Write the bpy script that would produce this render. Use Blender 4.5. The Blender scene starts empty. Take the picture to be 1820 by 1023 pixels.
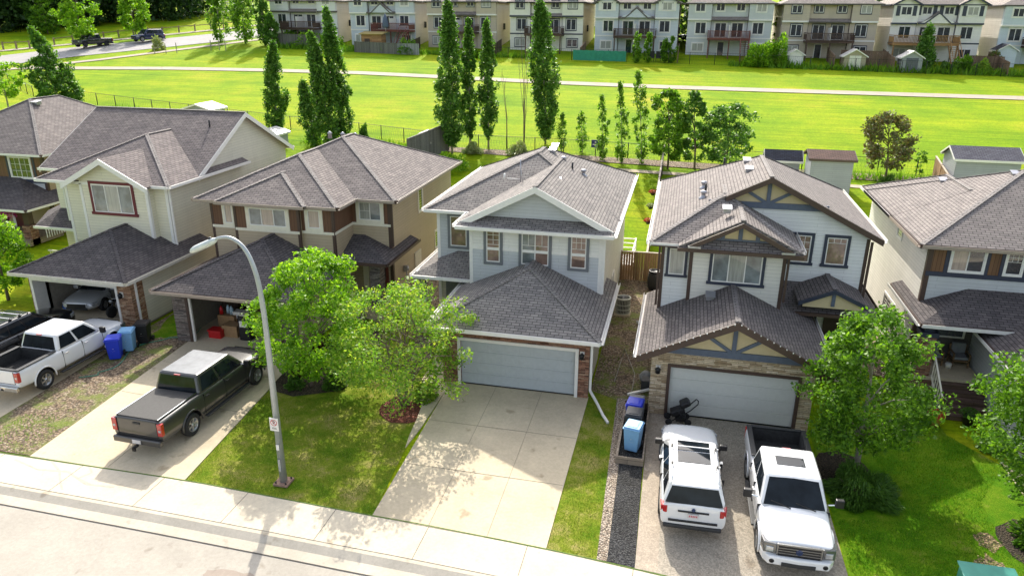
import bpy, bmesh, math, random
import numpy as np
from mathutils import Vector, Matrix, noise
R_ = math.radians
S = bpy.context.scene
COL = S.collection

# ---------------------------------------------------------------- camera
def make_camera():
    cd = bpy.data.cameras.new('camera'); cam = bpy.data.objects.new('camera', cd); COL.objects.link(cam)
    p, y, r = 0.35287194, 0.22453937, -0.00635459
    f = Vector((-math.sin(y)*math.cos(p), math.cos(y)*math.cos(p), -math.sin(p)))
    rt = Vector((math.cos(y), math.sin(y), 0)); dn = f.cross(rt)
    c, s = math.cos(r), math.sin(r)
    r2 = c*rt + s*dn; d2 = -s*rt + c*dn
    m = Matrix((r2, -d2, -f)).transposed().to_4x4()
    m.translation = Vector((0, 0, 14.7))
    cam.matrix_world = m
    cd.sensor_width = 36; cd.lens = 36*1311.24/1820
    cd.clip_start = 0.1; cd.clip_end = 2000
    S.camera = cam
make_camera()
# ---------------------------------------------------------------- world, sun, exposure
SUN_AZ, SUN_EL = 16.5, 36.5        # degrees west of north (+y), elevation
w = bpy.data.worlds.new("World"); S.world = w; w.use_nodes = True
nt = w.node_tree; bg = nt.nodes['Background']
sky = nt.nodes.new('ShaderNodeTexSky'); sky.sky_type = 'NISHITA'; sky.sun_disc = False
sky.sun_elevation = R_(SUN_EL); sky.sun_rotation = R_(-SUN_AZ); sky.air_density = 1.0; sky.dust_density = 3.5; sky.ozone_density = 1.0
hs = nt.nodes.new('ShaderNodeHueSaturation'); hs.inputs['Saturation'].default_value = .52     # desaturated sky, so the fill in shade is less blue
nt.links.new(sky.outputs[0], hs.inputs['Color']); nt.links.new(hs.outputs[0], bg.inputs[0]); bg.inputs[1].default_value = 0.15
sd = bpy.data.lights.new('sun', 'SUN'); sd.energy = 2.9; sd.angle = R_(0.55); sd.color = (1.0, 0.94, 0.83)
so = bpy.data.objects.new('sun', sd); COL.objects.link(so)
tosun = Vector((-math.sin(R_(SUN_AZ))*math.cos(R_(SUN_EL)), math.cos(R_(SUN_AZ))*math.cos(R_(SUN_EL)), math.sin(R_(SUN_EL))))
so.rotation_euler = tosun.to_track_quat('Z', 'Y').to_euler(); so.location = (0, 40, 60)
S.view_settings.view_transform = 'Standard'; S.view_settings.look = 'None'
S.view_settings.exposure = 1.1; S.view_settings.gamma = 1
S.render.engine = 'CYCLES'
S.cycles.max_bounces = 6; S.cycles.transparent_max_bounces = 6

# ---------------------------------------------------------------- terrain height
def T(x): return .015*max(0., -x-8)
def gz(x, y):
    a = min(max((y-42)/20, 0), 1)
    base = 0 if y < 42 else (3.4*(y-42)/20 if y < 62 else 3.4+.121*(y-62))
    return base+(1-a)*T(x)+a*(-.012*x)

# ---------------------------------------------------------------- materials
def srgb(h):
    h = h.lstrip('#'); o = []
    for i in (0, 2, 4):
        c = int(h[i:i+2], 16)/255; o.append(c/12.92 if c <= .04045 else ((c+.055)/1.055)**2.4)
    return tuple(o)
MATS = {}
class NT:
    """tiny node helper"""
    def __init__(s, name):
        s.m = bpy.data.materials.new(name); s.m.use_nodes = True; s.t = s.m.node_tree; s.b = s.t.nodes['Principled BSDF']
    def n(s, typ, **k):
        nd = s.t.nodes.new(typ)
        for a, v in k.items():
            if a.startswith('i_'):
                key = a[2:]; key = int(key) if key.isdigit() else key.replace('_', ' ')
                nd.inputs[key].default_value = v
            else: setattr(nd, a, v)
        return nd
    def l(s, a, b): s.t.links.new(a, b)
    def ramp(s, fac, stops):
        r = s.n('ShaderNodeValToRGB'); e = r.color_ramp.elements
        while len(e) < len(stops): e.new(0.5)
        for i, (p, c) in enumerate(stops): e[i].position = p; e[i].color = (*c, 1)
        s.l(fac, r.inputs[0]); return r.outputs[0]
    def mix(s, fac, a, b, mode='MIX'):
        m = s.n('ShaderNodeMix', data_type='RGBA', blend_type=mode)
        for i, v in ((0, fac), (6, a), (7, b)):
            if isinstance(v, bpy.types.NodeSocket): s.l(v, m.inputs[i])
            else: m.inputs[i].default_value = v if i == 0 else (*v, 1)
        return m.outputs[2]
    def noise(s, scale, detail=4, rough=.6, vec=None):
        n = s.n('ShaderNodeTexNoise'); n.inputs['Scale'].default_value = scale; n.inputs['Detail'].default_value = detail; n.inputs['Roughness'].default_value = rough
        if vec is not None: s.l(vec, n.inputs['Vector'])
        return n.outputs[0]
    def pos(s, sc=(1, 1, 1), rot=(0, 0, 0)):
        g = s.n('ShaderNodeNewGeometry'); mp = s.n('ShaderNodeMapping'); mp.inputs['Scale'].default_value = sc; mp.inputs['Rotation'].default_value = rot
        s.l(g.outputs['Position'], mp.inputs[0]); return mp.outputs[0]
    def uv(s, sc=(1, 1, 1)):
        g = s.n('ShaderNodeUVMap'); mp = s.n('ShaderNodeMapping'); mp.inputs['Scale'].default_value = sc
        s.l(g.outputs[0], mp.inputs[0]); return mp.outputs[0]
    def bump(s, h, strength=.3, dist=.02):
        b = s.n('ShaderNodeBump'); b.inputs['Strength'].default_value = strength; b.inputs['Distance'].default_value = dist
        s.l(h, b.inputs['Height']); s.l(b.outputs[0], s.b.inputs['Normal'])
    def col(s, c):
        if isinstance(c, bpy.types.NodeSocket): s.l(c, s.b.inputs['Base Color'])
        else: s.b.inputs['Base Color'].default_value = (*c, 1)
    def rough(s, v): s.b.inputs['Roughness'].default_value = v
def sc(c, k): return tuple(min(1, v*k) for v in c)

def m_plain(name, c, rough=.6, metal=0, var=.12, scale=6, coat=0, spec=.5):
    if name in MATS: return MATS[name]
    t = NT(name); n = t.noise(scale, 5, .65, t.pos())
    t.col(t.ramp(n, [(.3, sc(c, 1-var)), (.7, sc(c, 1+var))])); t.rough(rough)
    t.b.inputs['Metallic'].default_value = metal; t.b.inputs['Coat Weight'].default_value = coat; t.b.inputs['Specular IOR Level'].default_value = spec
    t.b.inputs['Coat Roughness'].default_value = .05
    MATS[name] = t.m; return t.m
def m_shingle(name, c, c2):
    if name in MATS: return MATS[name]
    t = NT(name); uv = t.uv()
    br = t.n('ShaderNodeTexBrick', offset=.5, squash=1.0); t.l(uv, br.inputs[0])
    br.inputs['Scale'].default_value = 1; br.inputs['Brick Width'].default_value = .33; br.inputs['Row Height'].default_value = .145
    br.inputs['Mortar Size'].default_value = .013; br.inputs['Mortar Smooth'].default_value = .3; br.inputs['Bias'].default_value = -.1
    br.inputs['Color1'].default_value = (*c, 1); br.inputs['Color2'].default_value = (*c2, 1); br.inputs['Mortar'].default_value = (*sc(c, .18), 1)
    n1 = t.noise(1.6, 5, .7, uv); n2 = t.noise(55, 3, .8, uv)
    a = t.mix(.75, br.outputs[0], t.ramp(n1, [(.3, (.72, .70, .70)), (.7, (1.18, 1.16, 1.12))]), 'MULTIPLY')
    a = t.mix(.6, a, t.ramp(n2, [(.3, (.55, .55, .55)), (.75, (1.45, 1.42, 1.4))]), 'MULTIPLY')
    t.col(a); t.rough(.92); t.b.inputs['Specular IOR Level'].default_value = .25
    bw = t.n('ShaderNodeMath', operation='SUBTRACT', i_0=1.0); t.l(br.outputs[1], bw.inputs[1])
    t.bump(bw.outputs[0], .6, .03)
    MATS[name] = t.m; return t.m
def m_siding(name, c, rough=.55, dirt=.1):
    """vinyl lap siding: the laps are real geometry, this adds weathering and butt joints"""
    if name in MATS: return MATS[name]
    t = NT(name); n = t.noise(.8, 5, .7, t.pos((1, 1, .35)))
    br = t.n('ShaderNodeTexBrick', offset=.37); t.l(t.uv(), br.inputs[0]); br.inputs['Scale'].default_value = 1
    br.inputs['Brick Width'].default_value = 3.6; br.inputs['Row Height'].default_value = .15; br.inputs['Mortar Size'].default_value = .004
    br.inputs['Color1'].default_value = (*c, 1); br.inputs['Color2'].default_value = (*sc(c, .94), 1); br.inputs['Mortar'].default_value = (*sc(c, .5), 1)
    t.col(t.mix(1, br.outputs[0], t.ramp(n, [(.3, (1-dirt,)*3), (.7, (1.03,)*3)]), 'MULTIPLY')); t.rough(rough)
    MATS[name] = t.m; return t.m
def m_batten(name, c):
    if name in MATS: return MATS[name]
    t = NT(name); br = t.n('ShaderNodeTexBrick', offset=0); t.l(t.uv(), br.inputs[0]); br.inputs['Scale'].default_value = 1
    br.inputs['Brick Width'].default_value = .15; br.inputs['Row Height'].default_value = 30; br.inputs['Mortar Size'].default_value = .01
    br.inputs['Color1'].default_value = (*c, 1); br.inputs['Color2'].default_value = (*sc(c, .8), 1); br.inputs['Mortar'].default_value = (*sc(c, .4), 1)
    t.col(br.outputs[0]); t.rough(.6); bw = t.n('ShaderNodeMath', operation='SUBTRACT', i_0=1.0); t.l(br.outputs[1], bw.inputs[1]); t.bump(bw.outputs[0], .5, .03)
    MATS[name] = t.m; return t.m
def m_stone(name, cols, w=.34, h=.06, mortar=.35):
    """ledge stone veneer"""
    if name in MATS: return MATS[name]
    t = NT(name); uv = t.uv()
    nz = t.noise(3, 2, .5, uv); ad = t.n('ShaderNodeMixRGB', blend_type='ADD', i_Fac=.06); t.l(uv, ad.inputs[1]); t.l(nz, ad.inputs[2])
    br = t.n('ShaderNodeTexBrick', offset=.43, offset_frequency=2, squash=1.5, squash_frequency=3); t.l(ad.outputs[0], br.inputs[0]); br.inputs['Scale'].default_value = 1
    br.inputs['Brick Width'].default_value = w; br.inputs['Row Height'].default_value = h; br.inputs['Mortar Size'].default_value = .006; br.inputs['Mortar Smooth'].default_value = .3
    br.inputs['Color1'].default_value = (0, 0, 0, 1); br.inputs['Color2'].default_value = (1, 1, 1, 1); br.inputs['Mortar'].default_value = (.5, .5, .5, 1); br.inputs['Bias'].default_value = 0
    stops = [(i/(len(cols)-1), c) for i, c in enumerate(cols)]
    a = t.ramp(br.outputs[0], stops)
    a = t.mix(1, a, t.ramp(t.noise(7, 4, .7, uv), [(.3, (.72,)*3), (.7, (1.25,)*3)]), 'MULTIPLY')
    a = t.mix(br.outputs[1], a, sc(cols[0], mortar))
    t.col(a); t.rough(.9); bw = t.n('ShaderNodeMath', operation='SUBTRACT', i_0=1.0); t.l(br.outputs[1], bw.inputs[1])
    hh = t.n('ShaderNodeMath', operation='MULTIPLY'); t.l(bw.outputs[0], hh.inputs[0]); t.l(br.outputs[0], hh.inputs[1])
    hb = t.n('ShaderNodeMath', operation='ADD'); t.l(hh.outputs[0], hb.inputs[0]); t.l(bw.outputs[0], hb.inputs[1]); t.bump(hb.outputs[0], .9, .03)
    MATS[name] = t.m; return t.m
def m_concrete(name, c, stain=.25, spk=0):
    if name in MATS: return MATS[name]
    t = NT(name); p = t.pos()
    a = t.ramp(t.noise(.55, 6, .65, p), [(.3, sc(c, 1-stain)), (.7, sc(c, 1.08))])
    a = t.mix(.5, a, t.ramp(t.noise(9, 6, .7, p), [(.35, (.82,)*3), (.65, (1.1,)*3)]), 'MULTIPLY')
    a = t.mix(.8, a, t.ramp(t.noise(1.7, 3, .5, t.pos((1, 1, 1), (0, 0, 1.1))), [(.26, (.62, .58, .54)), (.36, (1, 1, 1))]), 'MULTIPLY')
    if spk:
        v = t.n('ShaderNodeTexVoronoi'); v.inputs['Scale'].default_value = 26; t.l(p, v.inputs[0])
        b = t.ramp(v.outputs['Color'], [(0, (.35, .33, .3)), (.45, (.9, .85, .78)), (.8, (1.5, 1.4, 1.3))])
        a = t.mix(spk, a, b, 'MULTIPLY')
    else:
        a = t.mix(.35, a, t.ramp(t.noise(120, 2, .7, p), [(.35, (.7,)*3), (.65, (1.25,)*3)]), 'MULTIPLY')
    t.col(a); t.rough(.9); t.b.inputs['Specular IOR Level'].default_value = .2; t.bump(t.noise(60, 4, .7, p), .2, .02)
    MATS[name] = t.m; return t.m
def m_gravel(name, cols, scale=16):
    if name in MATS: return MATS[name]
    t = NT(name); p = t.pos(); v = t.n('ShaderNodeTexVoronoi'); v.inputs['Scale'].default_value = scale; t.l(p, v.inputs[0])
    sp = t.n('ShaderNodeSeparateColor'); t.l(v.outputs['Color'], sp.inputs[0])
    a = t.ramp(sp.outputs[0], [(i/(len(cols)-1), c) for i, c in enumerate(cols)])
    a = t.mix(1, a, t.ramp(v.outputs['Distance'], [(.25, (1.1,)*3), (.7, (.3,)*3)]), 'MULTIPLY')
    a = t.mix(.8, a, t.ramp(t.noise(.9, 5, .7, p), [(.35, (.68, .66, .6)), (.65, (1.15,)*3)]), 'MULTIPLY')
    t.col(a); t.rough(.95); iv = t.n('ShaderNodeMath', operation='SUBTRACT', i_0=1.0); t.l(v.outputs['Distance'], iv.inputs[1]); t.bump(iv.outputs[0], 1.0, .06)
    MATS[name] = t.m; return t.m
def m_wood(name, c, w=.14, vert=True):
    if name in MATS: return MATS[name]
    t = NT(name); uv = t.uv(); br = t.n('ShaderNodeTexBrick', offset=0 if vert else .4); t.l(uv, br.inputs[0]); br.inputs['Scale'].default_value = 1
    br.inputs['Brick Width'].default_value = w if vert else 2.4; br.inputs['Row Height'].default_value = 30 if vert else w; br.inputs['Mortar Size'].default_value = .007
    br.inputs['Color1'].default_value = (*sc(c, 1.25), 1); br.inputs['Color2'].default_value = (*sc(c, .7), 1); br.inputs['Mortar'].default_value = (*sc(c, .2), 1)
    g = t.noise(6, 5, .7, t.uv((8, .6, 1) if vert else (.6, 8, 1)))
    t.col(t.mix(1, br.outputs[0], t.ramp(g, [(.3, (.65,)*3), (.7, (1.3,)*3)]), 'MULTIPLY')); t.rough(.8)
    bw = t.n('ShaderNodeMath', operation='SUBTRACT', i_0=1.0); t.l(br.outputs[1], bw.inputs[1]); t.bump(bw.outputs[0], .6, .03)
    MATS[name] = t.m; return t.m
def m_glass(name, c=(.02, .025, .03), rough=.04, curtain=None, tilt=0):
    """a pane: dark interior, or a pale blind just behind the glass"""
    if name in MATS: return MATS[name]
    t = NT(name)
    if curtain:
        n = t.noise(3, 3, .6, t.pos((4, 4, .3))); t.col(t.ramp(n, [(.35, sc(curtain, .7)), (.65, curtain)]))
    else:
        n = t.noise(1.7, 3, .6, t.pos()); t.col(t.ramp(n, [(.35, c), (.7, sc(c, 2.4))]))
    t.rough(.35 if curtain else rough); t.b.inputs['Specular IOR Level'].default_value = .5
    t.b.inputs['Coat Weight'].default_value = 1; t.b.inputs['Coat Roughness'].default_value = .02; t.b.inputs['Coat IOR'].default_value = 1.6
    MATS[name] = t.m; return t.m
def m_leaf(name, cols, trans=.45, tcol=None):
    if name in MATS: return MATS[name]
    t = NT(name); g = t.n('ShaderNodeNewGeometry'); 
    a = t.ramp(g.outputs['Random Per Island'], [(i/(len(cols)-1), c) for i, c in enumerate(cols)])
    a = t.mix(.7, a, t.ramp(t.noise(.8, 2, .5, t.pos()), [(.3, (.75, .8, .8)), (.7, (1.2, 1.15, 1.1))]), 'MULTIPLY')
    t.col(a); t.rough(.5); t.b.inputs['Specular IOR Level'].default_value = .3
    tr = t.n('ShaderNodeBsdfTranslucent'); 
    tc = t.mix(1, a, tcol or (1.25, 1.3, .55), 'MULTIPLY'); t.l(tc, tr.inputs[0])
    mx = t.n('ShaderNodeMixShader', i_0=trans); t.l(t.b.outputs[0], mx.inputs[1]); t.l(tr.outputs[0], mx.inputs[2])
    out = [n for n in t.t.nodes if n.type == 'OUTPUT_MATERIAL'][0]; t.l(mx.outputs[0], out.inputs[0])
    MATS[name] = t.m; return t.m
def m_grass(name, field=False, dry=False):
    if name in MATS: return MATS[name]
    t = NT(name); p = t.pos()
    if field:
        sw = t.pos((.05, .55, .05), (0, 0, R_(-1.5)))
        base = t.ramp(t.noise(.12, 7, .68, p), [(.28, (.125, .25, .003)), (.42, (.19, .325, .003)), (.55, (.265, .37, .004)), (.66, (.35, .385, .014)), (.8, (.40, .34, .08))])
        sep = t.n('ShaderNodeSeparateXYZ'); t.l(p, sep.inputs[0])
        st = t.ramp(t.noise(1.0, 6, .75, t.pos((.045, 1.1, .05), (0, 0, R_(-1.2)))), [(.33, (.66, .74, .62)), (.47, (.95, .97, .95)), (.56, (1.05, 1.02, 1)), (.7, (1.35, 1.16, 1.6))])
        a = t.mix(.85, base, st, 'MULTIPLY')
        s3 = t.ramp(t.noise(1.0, 3, .6, t.pos((.02, 3.2, .02), (0, 0, R_(-1.8)))), [(.36, (.72, .80, .7)), (.5, (1, 1, 1)), (.66, (1.18, 1.06, 1.15))])
        a = t.mix(.8, a, s3, 'MULTIPLY')
        f2 = t.ramp(t.noise(5, 6, .85, t.pos((1, .7, 1))), [(.3, (.55, .62, .5)), (.7, (1.4, 1.32, 1.4))])
        a = t.mix(.85, a, f2, 'MULTIPLY')
    else:
        base = t.ramp(t.noise(.8, 7, .72, p), [(.25, (.045, .16, .004)), (.45, (.10, .25, .006)), (.58, (.17, .29, .012)), (.70, (.33, .30, .09)), (.82, (.42, .33, .16))])
        if dry: base = t.ramp(t.noise(.55, 7, .75, p), [(.30, (.06, .15, .006)), (.42, (.13, .23, .012)), (.52, (.24, .29, .03)), (.62, (.38, .34, .11)), (.74, (.42, .32, .17))])
        f2 = t.ramp(t.noise(28, 4, .8, p), [(.28, (.45, .5, .4)), (.7, (1.4, 1.35, 1.3))])
        a = t.mix(.9, base, f2, 'MULTIPLY')
    t.col(a); t.rough(.95); t.b.inputs['Specular IOR Level'].default_value = .1; t.bump(t.noise(24 if not field else 8, 5, .8, p), .9, .06)
    MATS[name] = t.m; return t.m

def m_patchy(name, cols, scale=16):
    """gravel with weeds and thin grass growing through in patches"""
    if name in MATS: return MATS[name]
    t = NT(name); p = t.pos(); v = t.n('ShaderNodeTexVoronoi'); v.inputs['Scale'].default_value = scale; t.l(p, v.inputs[0])
    sp = t.n('ShaderNodeSeparateColor'); t.l(v.outputs['Color'], sp.inputs[0])
    a = t.ramp(sp.outputs[0], [(i/(len(cols)-1), c) for i, c in enumerate(cols)])
    a = t.mix(1, a, t.ramp(v.outputs['Distance'], [(.25, (1.1,)*3), (.7, (.35,)*3)]), 'MULTIPLY')
    g = t.ramp(t.noise(22, 5, .85, p), [(.3, (.07, .13, .01)), (.5, (.20, .27, .03)), (.68, (.42, .36, .17))])
    m = t.ramp(t.noise(.75, 7, .76, p), [(.50, (0, 0, 0)), (.62, (.9, .9, .9))])
    t.col(t.mix(m, a, g)); t.rough(.95); t.bump(t.noise(26, 5, .8, p), 1.0, .06)
    MATS[name] = t.m; return t.m

# ---------------------------------------------------------------- mesh builder
class MB:
    def __init__(s): s.v = []; s.f = []; s.mi = []; s.mats = []; s.sm = []; s.pc = []
    def m(s, mat):
        if mat not in s.mats: s.mats.append(mat)
        return s.mats.index(mat)
    def poly(s, pts, mat, smooth=False):
        s.pc.append((len(s.v), len(s.v)+len(pts))); b = len(s.v); s.v += [tuple(p) for p in pts]; s.f.append(tuple(range(b, b+len(pts)))); s.mi.append(s.m(mat)); s.sm.append(smooth)
    def mesh(s, vs, fs, mat, smooth=False):
        s.pc.append((len(s.v), len(s.v)+len(vs)))
        b = len(s.v); s.v += [tuple(p) for p in vs]; k = s.m(mat)
        for f in fs: s.f.append(tuple(b+i for i in f)); s.mi.append(k); s.sm.append(smooth)
    def box(s, x0, x1, y0, y1, z0, z1, mat):
        vs = [(x, y, z) for z in (z0, z1) for y in (y0, y1) for x in (x0, x1)]
        s.mesh(vs, [(0, 2, 3, 1), (4, 5, 7, 6), (0, 1, 5, 4), (2, 6, 7, 3), (0, 4, 6, 2), (1, 3, 7, 5)], mat)
    def obox(s, o, ax, ay, az, mat):
        """box: origin corner o and three edge vectors"""
        o, ax, ay, az = map(Vector, (o, ax, ay, az))
        vs = [o+ax*i+ay*j+az*k for k in (0, 1) for j in (0, 1) for i in (0, 1)]
        s.mesh(vs, [(0, 2, 3, 1), (4, 5, 7, 6), (0, 1, 5, 4), (2, 6, 7, 3), (0, 4, 6, 2), (1, 3, 7, 5)], mat)
    def beam(s, p, q, w, h, mat, up=(0, 0, 1), off=0):
        p, q = Vector(p), Vector(q); d = (q-p); sd = d.cross(Vector(up)).normalized(); u = sd.cross(d).normalized()
        s.obox(p-sd*w/2+u*(off-h/2), d, sd*w, u*h, mat)
    def prism(s, pts, vec, mat):
        """polygon pts extruded by vec"""
        n = len(pts); pts = [Vector(p) for p in pts]; vec = Vector(vec)
        vs = pts+[p+vec for p in pts]
        fs = [tuple(range(n-1, -1, -1)), tuple(range(n, 2*n))]+[(i, (i+1) % n, n+(i+1) % n, n+i) for i in range(n)]
        s.mesh(vs, fs, mat)
    def tube(s, pts, rad, mat, n=8, cap=True, smooth=True):
        pts = [Vector(p) for p in pts]; rs = rad if isinstance(rad, (list, tuple)) else [rad]*len(pts)
        vs = []; fs = []; ref = None
        for i, p in enumerate(pts):
            d = (pts[min(i+1, len(pts)-1)]-pts[max(i-1, 0)]).normalized()
            if ref is None: ref = d.orthogonal().normalized()
            a = (ref-d*ref.dot(d)).normalized(); ref = a; b = d.cross(a)
            for k in range(n):
                t = 2*math.pi*k/n; vs.append(p+(a*math.cos(t)+b*math.sin(t))*rs[i])
        for i in range(len(pts)-1):
            for k in range(n): fs.append((i*n+k, i*n+(k+1) % n, (i+1)*n+(k+1) % n, (i+1)*n+k))
        if cap: fs += [tuple(range(n-1, -1, -1)), tuple((len(pts)-1)*n+k for k in range(n))]
        s.mesh(vs, fs, mat, smooth)
    def lathe(s, c, prof, mat, axis='z', n=20, smooth=True):
        """prof: list of (radius, height) about axis through c"""
        c = Vector(c); vs = []; fs = []
        for r, h in prof:
            for k in range(n):
                t = 2*math.pi*k/n; u, v = r*math.cos(t), r*math.sin(t)
                vs.append(c+(Vector((u, v, h)) if axis == 'z' else Vector((u, h, v)) if axis == 'y' else Vector((h, u, v))))
        for i in range(len(prof)-1):
            for k in range(n): fs.append((i*n+k, i*n+(k+1) % n, (i+1)*n+(k+1) % n, (i+1)*n+k))
        fs += [tuple(range(n-1, -1, -1)), tuple((len(prof)-1)*n+k for k in range(n))]
        s.mesh(vs, fs, mat, smooth)
    def build_parts(s, name, parent=None, tol=.04, **k):
        """pieces that do not touch one another become parts of their own"""
        n = len(s.pc); A = [np.array(s.v[a:b]) for a, b in s.pc]; lo = [a.min(0)-tol for a in A]; hi = [a.max(0)+tol for a in A]
        par = list(range(n))
        def fi(i):
            while par[i] != i: i = par[i]
            return i
        for i in range(n):
            for j in range(i):
                if (lo[i] <= hi[j]).all() and (lo[j] <= hi[i]).all(): par[fi(i)] = fi(j)
        G = {}
        for i in range(n): G.setdefault(fi(i), []).append(i)
        owner = np.zeros(len(s.v), int)
        for g, L in G.items():
            for i in L: owner[s.pc[i][0]:s.pc[i][1]] = g
        out = []
        for g, L in G.items():
            m = MB(); mp = {}
            for i in L:
                for q in range(*s.pc[i]): mp[q] = len(m.v); m.v.append(s.v[q])
            for f, mi, sm in zip(s.f, s.mi, s.sm):
                if owner[f[0]] == g: m.f.append(tuple(mp[q] for q in f)); m.mi.append(m.m(s.mats[mi])); m.sm.append(sm)
            out.append(m.build(name, parent, **k))
        return out
    def build(s, name, parent=None, bevel=0, world=True, sub=0):
        if not s.v: return None
        me = bpy.data.meshes.new(name); off = Vector((0, 0, 0))
        if parent is not None and world: off = base_of(parent)
        me.from_pydata([tuple(Vector(v)-off) for v in s.v], [], s.f)
        for m in s.mats: me.materials.append(m)
        me.polygons.foreach_set('material_index', s.mi); me.polygons.foreach_set('use_smooth', s.sm)
        me.update(); auto_uv(me, off)
        o = bpy.data.objects.new(name, me); COL.objects.link(o)
        if parent is not None: o.parent = parent
        if bevel:
            md = o.modifiers.new('b', 'BEVEL'); md.width = bevel; md.segments = 2; md.limit_method = 'ANGLE'; md.angle_limit = R_(40)
        if sub:
            md = o.modifiers.new('s', 'SUBSURF'); md.levels = sub; md.render_levels = sub
        return o
def base_of(o):
    v = Vector(o.location)
    return v+base_of(o.parent) if o.parent else v
def auto_uv(me, off=Vector((0, 0, 0))):
    """metric UVs: u along the horizontal of each face, v up its slope"""
    uv = me.uv_layers.new(name='UVMap'); n = len(me.loops)
    co = np.empty(len(me.vertices)*3); me.vertices.foreach_get('co', co); co = co.reshape(-1, 3)+np.array(off)
    nr = np.empty(len(me.polygons)*3); me.polygons.foreach_get('normal', nr); nr = nr.reshape(-1, 3)
    lt = np.empty(len(me.polygons), int); me.polygons.foreach_get('loop_total', lt)
    li = np.empty(n, int); me.loops.foreach_get('vertex_index', li)
    N = np.repeat(nr, lt, axis=0)
    flat = np.abs(N[:, 2]) > .97
    t = np.stack([-N[:, 1], N[:, 0], np.zeros(n)], 1); ln = np.linalg.norm(t, axis=1); ln[ln < 1e-6] = 1; t /= ln[:, None]
    t[flat] = (1, 0, 0); u2 = np.cross(N, t); u2[flat] = (0, 1, 0)
    P = co[li]; out = np.empty((n, 2)); out[:, 0] = (P*t).sum(1); out[:, 1] = (P*u2).sum(1)
    uv.data.foreach_set('uv', out.ravel())
def tag(o, label=None, cat=None, group=None, kind=None):
    if label: o['label'] = label
    if cat: o['category'] = cat
    if group: o['group'] = group
    if kind: o['kind'] = kind
    return o
def thing(name, label, cat, loc=(0, 0, 0), rz=0, group=None):
    o = bpy.data.objects.new(name, None); COL.objects.link(o); o.location = loc; o.rotation_euler = (0, 0, rz); o.empty_display_size = .3
    return tag(o, label, cat, group)
def dup(root, loc, rz=0, label=None, group=None, scale=None):
    r = root.copy(); COL.objects.link(r); r.location = loc; r.rotation_euler = (0, 0, rz)
    if scale: r.scale = (scale,)*3
    if label: r['label'] = label
    if group: r['group'] = group
    for ch in list(root.children):
        c = ch.copy(); COL.objects.link(c); c.parent = r
        for g in ch.children:
            d = g.copy(); COL.objects.link(d); d.parent = c
    return r
# ================================================================ SETTING
CONC = m_concrete('concrete', (.62, .525, .375), .2)
WALK = m_concrete('sidewalk_concrete', (.65, .57, .44), .14)
ASPH = m_concrete('asphalt', (.42, .385, .33), .14)
AGG = m_concrete('exposed_aggregate', (.37, .335, .28), .15, spk=.5)
CRACK = m_plain('joint_dark', (.11, .10, .085), .95)
MOSS = m_plain('joint_moss', (.10, .16, .03), .95, var=.5, scale=20)
GRAV = m_gravel('brown_gravel', [(.20, .14, .09), (.40, .30, .20), (.55, .43, .30), (.34, .25, .17), (.66, .56, .44)], 13)
PAT = m_patchy('weedy_gravel', [(.17, .11, .07), (.34, .24, .15), (.48, .36, .24), (.28, .19, .12), (.60, .49, .36)], 13)
PEB = m_gravel('pale_pebbles', [(.35, .27, .2), (.55, .45, .35), (.7, .6, .5)], 18)
BLKM = m_gravel('black_mulch', [(.02, .02, .022), (.06, .06, .065), (.11, .11, .11), (.035, .035, .035)], 20)
REDM = m_gravel('red_mulch', [(.16, .035, .02), (.30, .08, .045), (.42, .15, .09)], 22)
LAWN = m_grass('lawn_grass'); FIELD = m_grass('field_grass', True)
SOIL = m_gravel('dark_soil', [(.05, .035, .02), (.09, .065, .04), (.13, .1, .06)], 20)

def clip_poly(P, ax, val, keep_less):
    out = []
    for i in range(len(P)):
        a, b = P[i], P[(i+1) % len(P)]
        ia = (a[ax] <= val) == keep_less or a[ax] == val; ib = (b[ax] <= val) == keep_less or b[ax] == val
        if ia: out.append(a)
        if ia != ib:
            t = (val-a[ax])/(b[ax]-a[ax]); out.append(tuple(a[k]+(b[k]-a[k])*t for k in (0, 1)))
    return out
def sheet_to(mb, P, off, mat, skirt=0):
    pieces = [P]
    for ax, vals in ((0, [-8.]), (1, [42., 46., 50., 54., 58., 62.])):
        nxt = []
        for Q in pieces:
            rest = Q
            for v in vals:
                if len(rest) < 3: break
                if min(q[ax] for q in rest) < v-1e-6 and max(q[ax] for q in rest) > v+1e-6:
                    nxt.append(clip_poly(rest, ax, v, True)); rest = clip_poly(rest, ax, v, False)
            if len(rest) >= 3: nxt.append(rest)
        pieces = nxt
    for Q in pieces:
        if len(Q) >= 3: mb.poly([(x, y, gz(x, y)+off) for x, y in Q], mat)
    if skirt:
        for i in range(len(P)):
            a, b = P[i], P[(i+1) % len(P)]
            mb.poly([(a[0], a[1], gz(*a)+off), (a[0], a[1], gz(*a)+off-skirt), (b[0], b[1], gz(*b)+off-skirt), (b[0], b[1], gz(*b)+off)], mat)
def ccw(P):
    A = sum(P[i][0]*P[(i+1) % len(P)][1]-P[(i+1) % len(P)][0]*P[i][1] for i in range(len(P)))
    return P if A > 0 else P[::-1]
def sheet(name, P, off, mat, skirt=0, kind='structure'):
    mb = MB(); sheet_to(mb, ccw(P), off, mat, skirt); o = mb.build(name); return tag(o, kind=kind)
def blob(cx, cy, rx, ry, n=22, j=.08, seed=1):
    rr = random.Random(seed); return [(cx+rx*math.cos(2*math.pi*i/n)*(1+rr.uniform(-j, j)), cy+ry*math.sin(2*math.pi*i/n)*(1+rr.uniform(-j, j))) for i in range(n)]

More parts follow.
